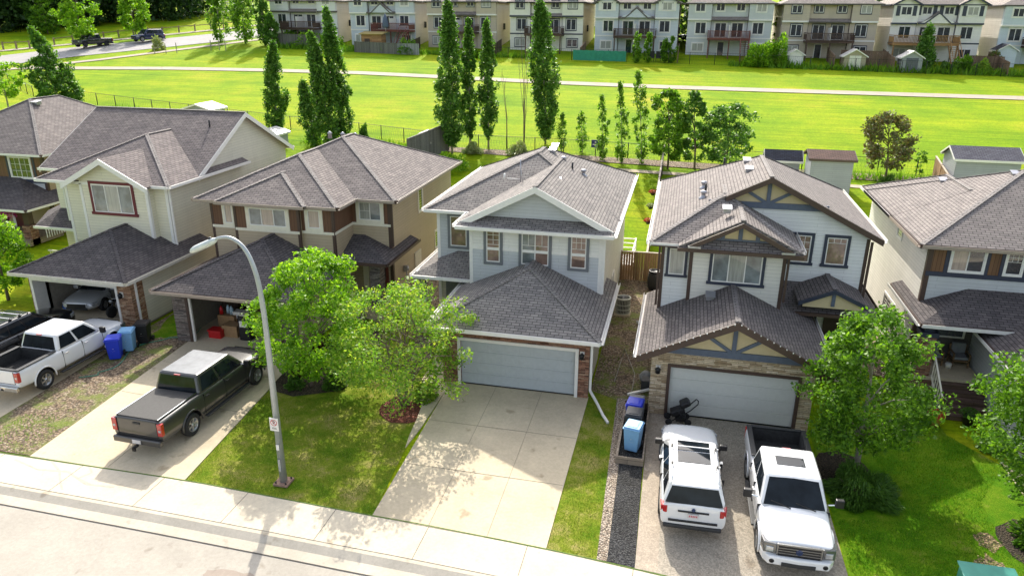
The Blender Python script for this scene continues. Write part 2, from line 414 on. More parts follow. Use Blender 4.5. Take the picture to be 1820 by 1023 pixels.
# ground: one sheet to the horizon, rising behind the near back yards
mb = MB()
xs = [-420, -300, -220, -170]+list(range(-136, 129, 8))+[170, 240, 340]
ys = [-40, 0, 10, 15, 17, 17.4, 20, 26, 34, 42]+[44+2*i for i in range(10)]+[70, 80, 90, 100, 110, 125, 145, 170, 210, 270, 350, 480]
vs = [(x, y, gz(x, y)-.015-(.3 if y < 17.3 else 0)) for y in ys for x in xs]; nx = len(xs)
mb.mesh(vs, [(j*nx+i, j*nx+i+1, (j+1)*nx+i+1, (j+1)*nx+i) for j in range(len(ys)-1) for i in range(nx-1)], FIELD)
tag(mb.build('ground'), kind='structure')

# street, gutter, sidewalk
X = [-70, -45, -30, -22, -15, -9.5, -7, -3, .2, 6, 14, 30, 60]
BK = [14.4, 16.8, 17.6, 17.7, 17.9, 17.75, 17.7, 17.5, 17.2, 16.5, 15.3, 12, 4]
CB = [v-d for v, d in zip(BK, [1.4, 1.4, 1.4, 1.4, 1.6, 1.5, 1.5, 1.45, 1.45, 1.45, 1.45, 1.45, 1.45])]
def itp(x, ys_): return float(np.interp(x, X, ys_))
fine = [x for x in np.arange(-70, 60.1, 1.5)]
def strip(mb, f0, f1, o0, o1, mat, xs_=fine):
    vs = []
    for x in xs_: vs += [(x, f0(x), T(x)+o0), (x, f1(x), T(x)+o1)]
    mb.mesh(vs, [(2*i, 2*i+2, 2*i+3, 2*i+1) for i in range(len(xs_)-1)], mat)
bk = lambda x: itp(x, BK); cb = lambda x: itp(x, CB)
mb = MB(); strip(mb, lambda x: bk(x)-18, lambda x: cb(x)-.75, -.14, -.14, ASPH)
PATCH = m_concrete('asphalt_stain', (.36, .30, .25), .2)
tag(mb.build('road'), kind='structure')
mb = MB()
for bx_, by_, rx_, ry_, sd_ in ((-11.2, 14.4, .9, .3, 3), (-16, 12.6, 1.4, .5, 5), (-6, 12.8, .8, .35, 7)): mb.poly([(x, y, T(x)-.134) for x, y in blob(bx_, by_, rx_, ry_, 18, .35, sd_)], PATCH)
tag(mb.build('road_stains'), kind='structure')
mb = MB()
strip(mb, lambda x: cb(x), bk, .02, .02, WALK)
strip(mb, lambda x: cb(x)-.14, lambda x: cb(x), 0.0, .02, WALK)
strip(mb, lambda x: cb(x)-.40, lambda x: cb(x)-.14, -.105, 0.0, m_concrete('curb_concrete', (.50, .455, .38), .18))
strip(mb, lambda x: cb(x)-.78, lambda x: cb(x)-.40, -.125, -.105, m_concrete('gutter_concrete', (.54, .485, .395), .18))
tag(mb.build('sidewalk'), kind='structure')
mb = MB()
k = 0
for x in np.arange(-69, 58, 1.56):
    mb.box(x-.008, x+.008, cb(x)-.02, bk(x), T(x)+.015, T(x)+.024, CRACK) if k % 2 == 0 else None
    k += 1
for a in fine[:-1]:
    mb.beam((a, cb(a)-.01, T(a)+.0215), (a+1.5, cb(a+1.5)-.01, T(a+1.5)+.0215), .012, .006, CRACK)
    mb.beam((a, cb(a)-.79, T(a)-.128), (a+1.5, cb(a+1.5)-.79, T(a+1.5)-.128), .03, .012, CRACK)
    mb.beam((a, bk(a)+.01, T(a)+.026), (a+1.5, bk(a+1.5)+.01, T(a+1.5)+.026), .045, .012, MOSS)
for q in ([(-21.6, 17.5), (-20.4, 17.2), (-19.3, 17.35), (-18.2, 16.9), (-17.2, 17.0)], [(-20.6, 17.9), (-19.6, 17.3), (-19.0, 16.7), (-18.7, 16.45)], [(-19.0, 17.9), (-18.5, 17.5), (-18.7, 17.1), (-18.0, 16.9)]):
    for a, b in zip(q[:-1], q[1:]): mb.beam((*a, T(a[0])+.021), (*b, T(b[0])+.021), .07, .004, m_plain('crack_sealer', (.46, .40, .33), .9))
tag(mb.build('pavement_joints'), kind='structure')

# driveways
DJ = m_plain('driveway_joint', (.27, .235, .18), .95)
def joints(segs, w=.011, off=.034, mat=DJ):
    mb = MB()
    for a, b in segs: mb.beam((*a, gz(*a)+off), (*b, gz(*b)+off), w, .006, mat)
    tag(mb.build('driveway_joints'), kind='structure')
sheet('driveway', [(-8.8, 27.0), (-2.9, 27.0), (-2.92, 17.50), (-8.49, 17.73)], .03, CONC, .1)
sheet('front_walk', [(-8.78, 31.2), (-8.78, 23.2), (-8.86, 21.6), (-9.0, 22.4), (-9.15, 23.6), (-9.3, 24.6), (-10.0, 25.9), (-10.3, 31.2)], .034, CONC, .1)
joints([((-6.8, 26.9), (-6.62, 17.65)), ((-4.85, 26.9), (-4.75, 17.6)), ((-8.7, 23.7), (-2.95, 23.7)), ((-8.6, 20.7), (-2.95, 20.7))])
sheet('driveway', [(-21.95, 27.9), (-16.3, 27.9), (-15.87, 24.4), (-15.24, 17.9), (-21.26, 17.78)], .03, CONC, .1)
joints([((-18.6, 27), (-18.2, 17.9)), ((-21.5, 22.6), (-15.7, 22.3)), ((-21.7, 25.4), (-15.95, 25.2))])
sheet('driveway', [(-31.3, 28.1), (-24.8, 28.1), (-24.34, 17.72), (-30.6, 17.6)], .03, CONC, .1)
sheet('driveway', [(.22, 26.3), (5.45, 26.3), (5.55, 16.6), (.32, 17.22)], .034, AGG, .1)
sheet('driveway_border', [(-.42, 26.3), (.22, 26.3), (.32, 17.22), (-.32, 17.27)], .038, m_concrete('border_concrete', (.42, .36, .29), .2, spk=.35), .1)
sheet('driveway', [(11.9, 25.7), (18.2, 25.7), (18.2, 14.6), (11.9, 15.7)], .03, CONC, .1)
# planting, gravel and lawns
sheet('front_lawn', [(-15.2, 17.95), (-8.49, 17.78), (-8.84, 21.6), (-9.2, 24.6), (-10.0, 25.9), (-10.3, 32), (-13.9, 33.2), (-16.2, 27.8), (-15.85, 24.4)], .01, m_grass('dry_lawn_grass', dry=True))
sheet('grass_strip', [(-2.9, 17.5), (-1.42, 17.4), (-1.75, 27.6), (-2.88, 28.2)], .01, MATS['dry_lawn_grass'])
sheet('front_lawn', [(5.55, 16.62), (11.85, 15.75), (11.9, 25.4), (10.6, 27.2), (10.3, 31), (8.6, 31), (8.4, 27.4), (5.6, 26.4)], .01, LAWN)
sheet('gravel_bed', [(-2.88, 27.6), (-1.75, 27.0), (-.45, 27.0), (-.45, 43.5), (-3.0, 43.5)], .016, PAT)
sheet('pebble_edge', [(-1.42, 17.4), (-1.12, 17.38), (-1.36, 27.2), (-1.75, 27.2)], .022, PEB)
sheet('black_mulch_bed', [(-1.12, 17.38), (-.32, 17.3), (-.42, 22.5), (-1.24, 22.5)], .024, BLKM)
sheet('gravel_bed', [(-24.34, 17.75), (-21.3, 17.82), (-22.0, 28.1), (-22.5, 31), (-22.6, 42), (-24.9, 42), (-24.8, 28.1)], .016, PAT)
sheet('grass_patch', blob(-23.6, 30.0, .95, 2.2, j=.25, seed=5), .024, LAWN)
sheet('gravel_bed', [(-14.1, 33.9), (-11.3, 33.0), (-11.3, 43.5), (-14.0, 43.5)], .016, GRAV)
sheet('gravel_bed', [(8.05, 32.4), (10.25, 31.4), (10.25, 43.5), (8.05, 43.5)], .016, GRAV)
sheet('mulch_ring', blob(-9.85, 24.25, 1.02, 1.12, j=.04, seed=2), .028, REDM)
sheet('planting_bed', [(-16.2, 27.0), (-15.9, 24.3), (-14.6, 24.0), (-12.9, 25.0), (-12.6, 28.2), (-13.6, 31.0), (-15.9, 31.3)], .024, SOIL)
sheet('planting_bed', blob(6.35, 23.6, .95, 1.5, j=.08, seed=3), .024, SOIL)
sheet('planting_bed', [(-11.9, 31.2), (-10.4, 31.2), (-10.4, 28.5), (-11.2, 28.4)], .02, GRAV)
sheet('planting_bed', blob(11.2, 21.0, 1.0, 1.2, j=.1, seed=8), .022, SOIL)
sheet('bare_earth', blob(9.9, 20.9, .35, .45, j=.25, seed=9), .018, m_gravel('bare_soil', [(.3, .2, .1), (.42, .3, .17), (.5, .38, .22)], 14))
sheet('bare_earth', blob(9.6, 19.6, .4, .6, j=.3, seed=10), .018, MATS['bare_soil'])
sheet('planting_bed', [(-20.5, 61.6), (26, 60.4), (26, 61.9), (-20.5, 62.9)], .03, GRAV)
sheet('garden_path', [(-12, 59.6), (26, 58.6), (26, 59.2), (-12, 60.2)], .03, CONC)

# park path, far road and pavements (planar slope)
def ribbon(name, pts, w, off, mat):
    mb = MB(); L = []; n = len(pts)
    for i in range(n):
        a = Vector(pts[max(i-1, 0)]); b = Vector(pts[min(i+1, n-1)]); d = (b-a).normalized(); s = Vector((-d.y, d.x)); p = Vector(pts[i])
        L += [p+s*w/2, p-s*w/2]
    vs = [(v.x, v.y, gz(v.x, v.y)+off) for v in L]
    mb.mesh(vs, [(2*i+1, 2*i+3, 2*i+2, 2*i) for i in range(n-1)], mat); return tag(mb.build(name), kind='structure')
PATHC = m_concrete('path_concrete', (.46, .40, .31), .12)
ribbon('park_path', [(-90, 87.5), (-81, 89), (-68.7, 91), (-55, 92.2), (-41.6, 92.7), (-28, 92), (-16, 91.3), (-2, 91.2), (11.2, 91.6), (35, 92.4), (60, 93.5), (90, 95)], 1.9, .05, PATHC)
ribbon('far_road', [(-140, 62), (-112, 80), (-97, 92), (-92, 100), (-83.5, 110), (-77, 118), (-68, 132), (-60, 150), (-52, 175)], 9.5, .04, m_concrete('far_asphalt', (.40, .38, .37), .12))
ribbon('far_pavement', [(-120, 65), (-92, 84.5), (-83, 95), (-75, 107.5), (-71.5, 113), (-62, 128), (-54, 146)], 1.5, .06, PATHC)
ribbon('far_pavement', [(-150, 66), (-118, 88), (-104, 99), (-96.5, 108), (-89.5, 117), (-83, 125.5), (-74, 139), (-66, 157)], 1.5, .06, PATHC)
SCRUB = m_gravel('clearing_soil', [(.4, .33, .24), (.5, .43, .33), (.3, .33, .12)], 2)
sheet('clearing', blob(-72, 168, 12, 10, j=.2, seed=12), .05, SCRUB)
ribbon('far_lane', [(-82, 196), (-74, 176), (-62, 160)], 4, .09, PATHC)
# ================================================================ HOUSE KIT
def FR(y): return (Vector((0, y, 0)), Vector((1, 0, 0)), Vector((0, -1, 0)))
def BKF(y): return (Vector((0, y, 0)), Vector((1, 0, 0)), Vector((0, 1, 0)))
def RT(x): return (Vector((x, 0, 0)), Vector((0, 1, 0)), Vector((1, 0, 0)))
def LF(x): return (Vector((x, 0, 0)), Vector((0, 1, 0)), Vector((-1, 0, 0)))
def fb(mb, fr, a0, a1, d0, d1, z0, z1, mat):
    o, t, n = fr; mb.obox(o+t*a0+n*d0+Vector((0, 0, z0)), t*(a1-a0), n*(d1-d0), (0, 0, z1-z0), mat)
def clap(mb, fr, a0, a1, z0, z1, mat, expo=.15, lap=.022, clip=None):
    o, t, n = fr; z = z0
    while z < z1-1e-4:
        zz = min(z+expo, z1); A0, A1, B0, B1 = a0, a1, a0, a1
        if clip: A0, A1 = clip(z); B0, B1 = clip(zz)
        if A1 > A0:
            p = lambda a, d, h: o+t*a+n*d+Vector((0, 0, h))
            q = [p(A0, lap, z), p(A1, lap, z), p(B1, .004, zz), p(B0, .004, zz)]
            u = [p(A0, 0, z), p(A1, 0, z), p(A1, lap, z), p(A0, lap, z)]
            if t.cross(Vector((0, 0, 1))).dot(n) < 0: q = q[::-1]; u = u[::-1]
            mb.poly(q, mat); mb.poly(u, mat)
        z = zz
def flat(mb, fr, a0, a1, z0, z1, mat, d=.0):
    o, t, n = fr; p = lambda a, h: o+t*a+n*d+Vector((0, 0, h)); q = [p(a0, z0), p(a1, z0), p(a1, z1), p(a0, z1)]
    if t.cross(Vector((0, 0, 1))).dot(n) < 0: q = q[::-1]
    mb.poly(q, mat)
def hip_polys(x0, x1, y0, y1, z, p, f, b):
    w_ = (x1-x0)/2; xm = (x0+x1)/2; zr = z+p*w_
    ya = y0+(w_ if f == 'hip' else 0); yb = y1-(w_ if b == 'hip' else 0)
    L = [(x0, y1, z), (x0, y0, z), (xm, ya, zr), (xm, yb, zr)]
    Rr = [(x1, y0, z), (x1, y1, z), (xm, yb, zr), (xm, ya, zr)]
    out = [L, Rr]; caps = [((xm, ya, zr), (xm, yb, zr))]
    if f == 'hip': out.append([(x0, y0, z), (x1, y0, z), (xm, ya, zr)]); caps += [((x0, y0, z), (xm, ya, zr)), ((x1, y0, z), (xm, ya, zr))]
    if b == 'hip': out.append([(x1, y1, z), (x0, y1, z), (xm, yb, zr)]); caps += [((x0, y1, z), (xm, yb, zr)), ((x1, y1, z), (xm, yb, zr))]
    return out, caps
class Roof:
    def __init__(s, mat, cap=None): s.mb = MB(); s.cap = MB(); s.fa = MB(); s.gu = MB(); s.mat = mat; s.capm = cap or mat
    def slab(s, P, th=.10):
        P = [Vector(q) for q in P]; dn = Vector((0, 0, -th)); n = len(P)
        s.mb.mesh(P+[q+dn for q in P], [tuple(range(n)), tuple(range(2*n-1, n-1, -1))]+[(i, n+i, n+(i+1) % n, (i+1) % n) for i in range(n)], s.mat)
    def edge(s, p, q, out, fm, gm=None, h=.17, th=.035):
        p, q, out = Vector(p), Vector(q), Vector(out); up = Vector((0, 0, 1))
        s.fa.obox(p+out*.002-up*(h-.0), q-p, out*th, up*(h-.012), fm)
        if gm is not None:
            s.gu.obox(p+out*(th+.004)-up*.13, q-p, out*.11, up*.02, gm); s.gu.obox(p+out*(th+.10)-up*.13, q-p, out*.02, up*.14, gm)
    def add(s, x0, x1, y0, y1, z, p, f='hip', b='hip', ax='y', eaves='FLRB', fm=None, gm=None, caps=True, rakeh=.22, lift=0):
        z += lift
        polys, cp = hip_polys(x0, x1, y0, y1, z, p, f, b) if ax == 'y' else hip_polys(y0, y1, x0, x1, z, p, f, b)
        if ax == 'x': polys = [[(q[1], q[0], q[2]) for q in P[::-1]] for P in polys]; cp = [tuple((q[1], q[0], q[2]) for q in c) for c in cp]
        for P in polys: s.slab(P)
        if caps:
            for c in cp:
                s.cap.beam(c[0], c[1], .2, .03, s.capm, off=.008)
        if ax == 'y': ed = {'L': ((x0, y0), (x0, y1), (-1, 0)), 'R': ((x1, y0), (x1, y1), (1, 0)), 'F': ((x0, y0), (x1, y0), (0, -1)), 'B': ((x0, y1), (x1, y1), (0, 1))}
        else: ed = {'L': ((x0, y0), (x0, y1), (-1, 0)), 'R': ((x1, y0), (x1, y1), (1, 0)), 'F': ((x0, y0), (x1, y0), (0, -1)), 'B': ((x0, y1), (x1, y1), (0, 1))}
        gab = {('y', 'F'): f == 'gable', ('y', 'B'): b == 'gable', ('x', 'L'): f == 'gable', ('x', 'R'): b == 'gable'}
        for k in eaves:
            (a, c, o) = ed[k]; o3 = (*o, 0)
            if gab.get((ax, k)):
                if ax == 'y':
                    xm = (x0+x1)/2; zr = z+p*(x1-x0)/2; ap = (xm, a[1], zr)
                else:
                    ym = (y0+y1)/2; zr = z+p*(y1-y0)/2; ap = (a[0], ym, zr)
                s.edge((*a, z), ap, o3, fm, None, rakeh); s.edge(ap, (*c, z), o3, fm, None, rakeh)
            else: s.edge((*a, z), (*c, z), o3, fm, gm)
    def build(s, house):
        r = s.mb.build('roof', house); s.cap.build('ridge_cap', r)
        s.fa.build_parts('fascia', house); s.gu.build_parts('gutter', house); return r
def vent(mb, x, y, z, w=.35, mat=None, kind='box'):
    if kind == 'box':
        mb.box(x-w*.42, x+w*.42, y-w*.42, y+w*.42, z-.14, z+.07, mat); mb.prism([(x-w*.55, y-w*.6, z+.03), (x+w*.55, y-w*.6, z+.03), (x+w*.55, y+w*.6, z+.13), (x-w*.55, y+w*.6, z+.13)], (0, 0, .03), mat)
    elif kind == 'pipe': mb.tube([(x, y, z-.15), (x, y, z+.42)], .05, mat); mb.tube([(x, y, z-.1), (x, y, z+.02)], [.16, .10], mat)
    else:
        mb.lathe((x, y, z-.1), [(.20, 0), (.20, .1), (.10, .16), (.09, .30), (.15, .32), (.13, .40), (.02, .43)], mat)
WHT = m_plain('white_vinyl', (.80, .78, .74), .45, var=.05); CREAM = m_plain('cream_trim', (.78, .73, .60), .5, var=.06)
DGREY = m_plain('dark_grey_trim', (.16, .17, .185), .5, var=.08); NAVY = m_plain('navy_trim', (.035, .042, .07), .45, var=.1)
BRN = m_plain('brown_trim', (.075, .045, .033), .5, var=.1); BURG = m_plain('burgundy_trim', (.14, .015, .028), .5, var=.08)
SLATE = m_plain('slate_blue_beam', (.105, .13, .18), .6, var=.12)
GLASS = m_glass('dark_window_glass'); GLR = m_glass('brownish_window_glass', (.14, .09, .07), .05); BLIND = m_glass('blind_behind_glass', curtain=(.42, .42, .38)); BLINDP = m_glass('pink_blind_behind_glass', curtain=(.50, .40, .33))
SCREEN = m_glass('insect_screen', (.11, .125, .13), .3)
METAL = m_plain('galvanised_metal', (.42, .42, .45), .35, .7, .08); BLACK = m_plain('black_plastic', (.012, .012, .014), .45, var=.2)
BLACKM = m_plain('black_metal', (.02, .02, .022), .4, .3, .1)
def window(house, fr, a0, a1, z0, z1, cas, cw=.12, panes=1, gm=GLASS, sash=WHT, gmats=None, grille=None, sill=0, d=.03, label=None):
    """casing > sash (white vinyl frame and mullions), pane"""
    mb = MB()
    if cas is not None:
        for (p, q, r, s_) in ((a0, a0+cw, z0+cw, z1-cw), (a1-cw, a1, z0+cw, z1-cw), (a0, a1, z1-cw, z1), (a0-sill, a1+sill, z0, z0+cw)):
            fb(mb, fr, p, q, -.02, d+.025+(sill*.4 if r == z0 else 0), r, s_, cas)
    else: cw = 0; fb(mb, fr, a0, a1, -.02, .012, z0, z1, sash)
    wn = mb.build('window', house); 
    if label: wn['label'] = label
    b0, b1, c0, c1 = a0+cw, a1-cw, z0+cw, z1-cw; f = .045
    mb = MB()
    for (p, q, r, s_) in ((b0, b0+f, c0, c1), (b1-f, b1, c0, c1), (b0+f, b1-f, c1-f, c1), (b0+f, b1-f, c0, c0+f)): fb(mb, fr, p, q, 0, d+.012, r, s_, sash)
    pw = (b1-b0)/panes
    for i in range(1, panes): fb(mb, fr, b0+pw*i-f/2, b0+pw*i+f/2, 0, d+.01, c0+f, c1-f, sash)
    if grille:
        for (ga0, ga1, gz0, gz1, nx_, nz_) in grille:   # fractions
            A0, A1 = b0+(b1-b0)*ga0, b0+(b1-b0)*ga1; Z0, Z1 = c0+(c1-c0)*gz0, c0+(c1-c0)*gz1
            for i in range(1, nx_): x = A0+(A1-A0)*i/nx_; fb(mb, fr, x-.009, x+.009, 0, d-.002, Z0, Z1, sash)
            for i in range(0 if gz0 > .02 else 1, nz_): x = Z0+(Z1-Z0)*i/nz_; fb(mb, fr, A0, A1, 0, d-.004, x-.009, x+.009, sash)
    mb.build('sash', wn)
    for i in range(panes):
        mb = MB(); fb(mb, fr, b0+pw*i+.01, b0+pw*(i+1)-.01, 0, d-.012, c0+.01, c1-.01, (gmats[i] if gmats else gm)); mb.build('pane', wn)
    return wn
def garage_door(house, fr, a0, a1, z0, z1, mat, frame, fw=.13, cols=8):
    mb = MB(); 
    for (p, q, r, s_) in ((a0-fw, a0, z0, z1+fw), (a1, a1+fw, z0, z1+fw), (a0, a1, z1, z1+fw)): fb(mb, fr, p, q, -.02, .05, r, s_, frame)
    mb.build_parts('door_frame', house)
    mb = MB(); fb(mb, fr, a0, a1, -.16, -.12, z0, z1, mat)
    nz_ = 4; ph = (z1-z0)/nz_; pw = (a1-a0)/cols
    for j in range(nz_):
        fb(mb, fr, a0, a1, -.12, -.10, z0+ph*j+.012, z0+ph*(j+1)-.004, mat)
        for i in range(cols):
            for (u0, u1, v0, v1) in ((.1, .9, .14, .2), (.1, .9, .8, .86), (.1, .14, .2, .8), (.86, .9, .2, .8)):
                fb(mb, fr, a0+pw*(i+u0), a0+pw*(i+u1), -.10, -.092, z0+ph*(j+v0), z0+ph*(j+v1), mat)
    gd = mb.build('garage_door', house)
    mb = MB(); fb(mb, fr, a0, a1, -.12, -.085, z0, z0+.05, BLACK); mb.build('weather_strip', gd)
    return gd
def wall_lamp(house, fr, a, z):
    mb = MB(); fb(mb, fr, a-.09, a+.09, 0, .03, z-.12, z+.14, WHT); o, t, n = fr; c = o+t*a+n*.14+Vector((0, 0, z))
    mb.tube([c-n*.12+Vector((0, 0, .08)), c+Vector((0, 0, .14))], .018, BLACKM); mb.lathe(c+Vector((0, 0, -.16)), [(.05, 0), (.09, .04), (.10, .16), (.12, .2), (.02, .28)], BLACKM, n=10)
    lp = mb.build('wall_lamp', house); return lp
def downspout(house, pts, mat=WHT, r=.045):
    mb = MB()
    for a, b in zip(pts[:-1], pts[1:]): mb.beam(a, b, r*2, r*1.6, mat, up=(0, 1, 0) if abs(Vector(b)[2]-Vector(a)[2]) > .8*(Vector(b)-Vector(a)).length else (0, 0, 1))
    return mb.build('downspout', house)
def corner(mb, x, y, z0, z1, mat, sx=1, sy=-1, w=.12, t=.035):
    """L-shaped corner board outside corner (x,y); sx, sy are the outward directions"""
    mb.box(min(x-sx*w, x+sx*t), max(x-sx*w, x+sx*t), min(y, y+sy*t), max(y, y+sy*t), z0, z1, mat)
    mb.box(min(x, x+sx*t), max(x, x+sx*t), min(y-sy*w, y-sy*.001), max(y-sy*w, y-sy*.001), z0, z1, mat)

# roofs
SH_B = m_shingle('brown_shingles', (0.269, 0.238, 0.227), (0.181, 0.162, 0.159)); SH_A = m_shingle('mauve_brown_shingles', (0.254, 0.221, 0.214), (0.170, 0.151, 0.152))
SH_C = m_shingle('grey_brown_shingles', (0.307, 0.286, 0.271), (0.212, 0.201, 0.196)); SH_D = m_shingle('warm_grey_shingles', (0.285, 0.258, 0.246), (0.219, 0.200, 0.193))
SH_K = m_shingle('shade_dark_shingles', (0.148, 0.132, 0.133), (0.095, 0.087, 0.091))  # lower roofs: the upper storeys' cast shade is put into this dark colour
P = .45
sheet('garage_floor', [(-22.4, 27.6), (-16.3, 27.6), (-16.3, 33.6), (-22.4, 33.6)], .036, CONC); sheet('garage_floor', [(-30.95, 28.0), (-25.05, 28.0), (-25.05, 33.7), (-30.95, 33.7)], .036, CONC)
# ================================================================ HOUSE C : grey and cream, the middle of the row
hC = thing('house', 'two-storey grey and cream vinyl house with white front gable over a brown ledgestone double garage', 'house', (-6, 30, 0), group='houses along the street')
S_GREY = m_siding('grey_blue_siding', (.55, .57, .58)); S_CRM = m_siding('cream_siding', (.80, .79, .74)); S_BEI = m_siding('beige_side_siding', (.62, .59, .50))
ST_BR = m_stone('brown_ledgestone', [(.10, .05, .035), (.28, .13, .08), (.42, .22, .14), (.22, .12, .085), (.50, .33, .22)])
w_ = MB()
w_.box(-11.25, -3.0, 33.0, 43.0, 0, 5.98, S_BEI); w_.box(-9.0, -3.001, 30.85, 33.0, 2.2, 5.98, S_BEI)
clap(w_, FR(33.0), -11.25, -9.0, 2.6, 5.98, S_GREY)
clap(w_, FR(30.85), -9.0, -3.0, 2.6, 4.80, S_GREY); clap(w_, FR(30.85), -9.0, -3.0, 4.92, 5.98, S_CRM)
clap(w_, RT(-3.0), 30.85, 43.0, .25, 5.98, S_BEI); clap(w_, LF(-11.25), 33.0, 43.0, .25, 5.98, S_BEI); clap(w_, LF(-9.0), 30.85, 33.0, 3.3, 5.98, S_GREY); clap(w_, BKF(43.0), -11.25, -3.0, .3, 5.98, S_BEI)
# garage box, hollow side walls are not seen
w_.box(-9.05, -2.97, 27.2, 30.85, 0, 2.9, S_BEI); w_.box(-9.05, -8.45, 27.0, 27.2, 0, 2.9, S_BEI); w_.box(-3.38, -2.97, 27.0, 27.2, 0, 2.9, S_BEI); clap(w_, RT(-2.97), 26.95, 30.85, .25, 2.62, S_BEI); clap(w_, LF(-9.05), 26.95, 33, .25, 2.62, S_BEI)
# gable
gz_ = lambda z: (-9.0+(z-6.15)/.52+.1, -3.0-(z-6.15)/.52-.1)
clap(w_, FR(31.0), 0, 0, 6.15, 7.78, S_GREY, clip=gz_)
w_.build('wall', hC)
st = MB(); st.box(-9.10, -8.32, 26.86, 27.06, 0, 2.95, ST_BR); st.box(-3.49, -2.93, 26.86, 27.06, 0, 2.95, ST_BR); st.box(-8.32, -3.49, 26.86, 27.06, 2.07, 2.95, ST_BR)
st.build_parts('stone_veneer', hC)
st = MB(); st.box(-12.02, -11.52, 31.55, 32.05, 0, 1.7, ST_BR); st.box(-12.08, -11.46, 31.49, 32.11, 1.7, 1.84, WHT); st.box(-11.98, -11.56, 31.59, 32.01, 1.84, 3.2, DGREY)
st.build('porch_column', hC)
st = MB(); st.box(-12.0, -9.05, 31.4, 33.0, .1, .42, CONC); st.box(-10.6, -9.4, 31.05, 31.4, .0, .22, CONC); st.build('porch_slab', hC)
tr = MB(); fb(tr, FR(30.85), -9.0, -3.0, 0, .04, 4.80, 4.93, WHT)
corner(tr, -9.0, 30.85, 2.5, 5.98, WHT, -1, -1); corner(tr, -3.0, 30.85, 2.5, 5.98, WHT, 1, -1, w=.16); corner(tr, -11.25, 33, .2, 5.98, WHT, -1, -1); corner(tr, -2.97, 26.95, 0, 2.62, WHT, 1, -1, w=.02); corner(tr, -3.0, 43, .2, 5.98, WHT, 1, 1)
fb(tr, FR(30.85), -9.35, -2.65, -.1, .34, 5.93, 5.98, WHT)
tr.build_parts('trim_board', hC)
window(hC, FR(30.85), -8.36, -7.48, 4.12, 5.86, DGREY, .13, 1, GLR, grille=[(0, 1, .55, 1, 2, 3)], d=.05)
window(hC, FR(30.85), -6.74, -5.25, 4.12, 5.86, DGREY, .13, 2, gmats=[SCREEN, GLR], grille=[(0, .5, .6, 1, 2, 1), (.5, 1, .6, 1, 2, 1)], d=.05)
window(hC, FR(30.85), -4.52, -3.58, 4.12, 5.84, DGREY, .13, 1, GLR, grille=[(0, 1, .6, 1, 3, 2)], d=.05)
window(hC, FR(33.0), -10.74, -9.66, 4.05, 5.8, DGREY, .13, 1, GLR, d=.05)
window(hC, RT(-3.0), 36.0, 37.2, 1.2, 2.2, WHT, .08, 2, GLASS)
garage_door(hC, FR(26.86), -8.32, -3.49, .03, 2.07, m_plain('grey_garage_door', (.44, .48, .50), .5, var=.05), WHT)
wall_lamp(hC, FR(26.86), -3.22, 1.95)
mb = MB(); fb(mb, FR(33.0), -10.9, -9.95, .0, .05, .45, 2.5, DGREY); dd = mb.build('front_door', hC)
rf = Roof(SH_C, SH_C)
rf.add(-11.75, -2.5, 32.55, 43.4, 6.05, P+.01, eaves='FLRB', fm=WHT, gm=WHT)
rf.add(-9.5, -2.5, 30.55, 38.2, 6.06, .515, f='gable', b='gable', eaves='', caps=True, lift=0)
# rakes of the front gable, its pent skirt and eaves
for a, b in (((-9.45, 30.55, 6.10), (-6.0, 30.55, 7.87)), ((-6.0, 30.55, 7.87), (-2.55, 30.55, 6.10))): rf.edge(a, b, (0, -1, 0), WHT, None, .30, .05)
rf.slab([(-9.5, 30.25, 6.0), (-2.5, 30.25, 6.0), (-2.95, 31.0, 6.34), (-9.05, 31.0, 6.34)], .06)
rf.edge((-9.5, 30.25, 6.0), (-2.5, 30.25, 6.0), (0, -1, 0), WHT, WHT, .18); rf.edge((-9.5, 30.25, 6.03), (-9.5, 32.5, 6.05), (-1, 0, 0), WHT, WHT, .18); rf.edge((-2.5, 30.25, 6.03), (-2.5, 32.55, 6.05), (1, 0, 0), WHT, WHT, .18)
rf.add(-9.55, -2.47, 26.2, 33.2, 2.87, P, b='gable', eaves='FLR', fm=WHT, gm=WHT)
rf.add(-12.0, -7.6, 31.25, 35.65, 3.15, P, b='gable', eaves='FL', fm=WHT, gm=WHT, caps=False); 
mb = rf.mb
r_ = rf.build(hC)
mb = MB()
for x, y in ((-7.1, 40.2), (-7.0, 38.9)): vent(mb, x+.35, y-.3, 8.05, .34, METAL)
vent(mb, -5.6, 33.8, 7.45, .34, METAL); vent(mb, -6.15, 30.3, 4.28, .34, METAL)
mb.build_parts('roof_vent', r_)
mb = MB(); vent(mb, -5.9, 37.6, 7.62, kind='cap', mat=METAL); vent(mb, -4.75, 36.9, 7.15, kind='cap', mat=METAL); mb.build_parts('roof_cap', r_)
mb = MB(); vent(mb, -5.3, 36.7, 7.4, kind='pipe', mat=BLACKM); mb.build_parts('vent_pipe', r_)
mb = MB(); mb.tube([(-7.45, 34.3, 7.2), (-7.45, 34.3, 8.3)], .025, METAL); mb.tube([(-8.1, 34.3, 7.35), (-7.45, 34.3, 7.35)], .02, WHT); mb.tube([(-8.25, 34.2, 7.3), (-8.2, 34.2, 7.6)], .05, WHT); mb.tube([(-7.45, 34.3, 7.9), (-7.3, 34.3, 7.0)], .015, METAL); mb.build('antenna', r_)
downspout(hC, [(-2.92, 30.75, 5.85), (-2.92, 30.75, 3.15)]); downspout(hC, [(-2.84, 26.9, 2.6), (-2.84, 26.9, .35), (-2.5, 26.4, .12), (-2.15, 25.5, .1), (-1.9, 25.0, .08)])

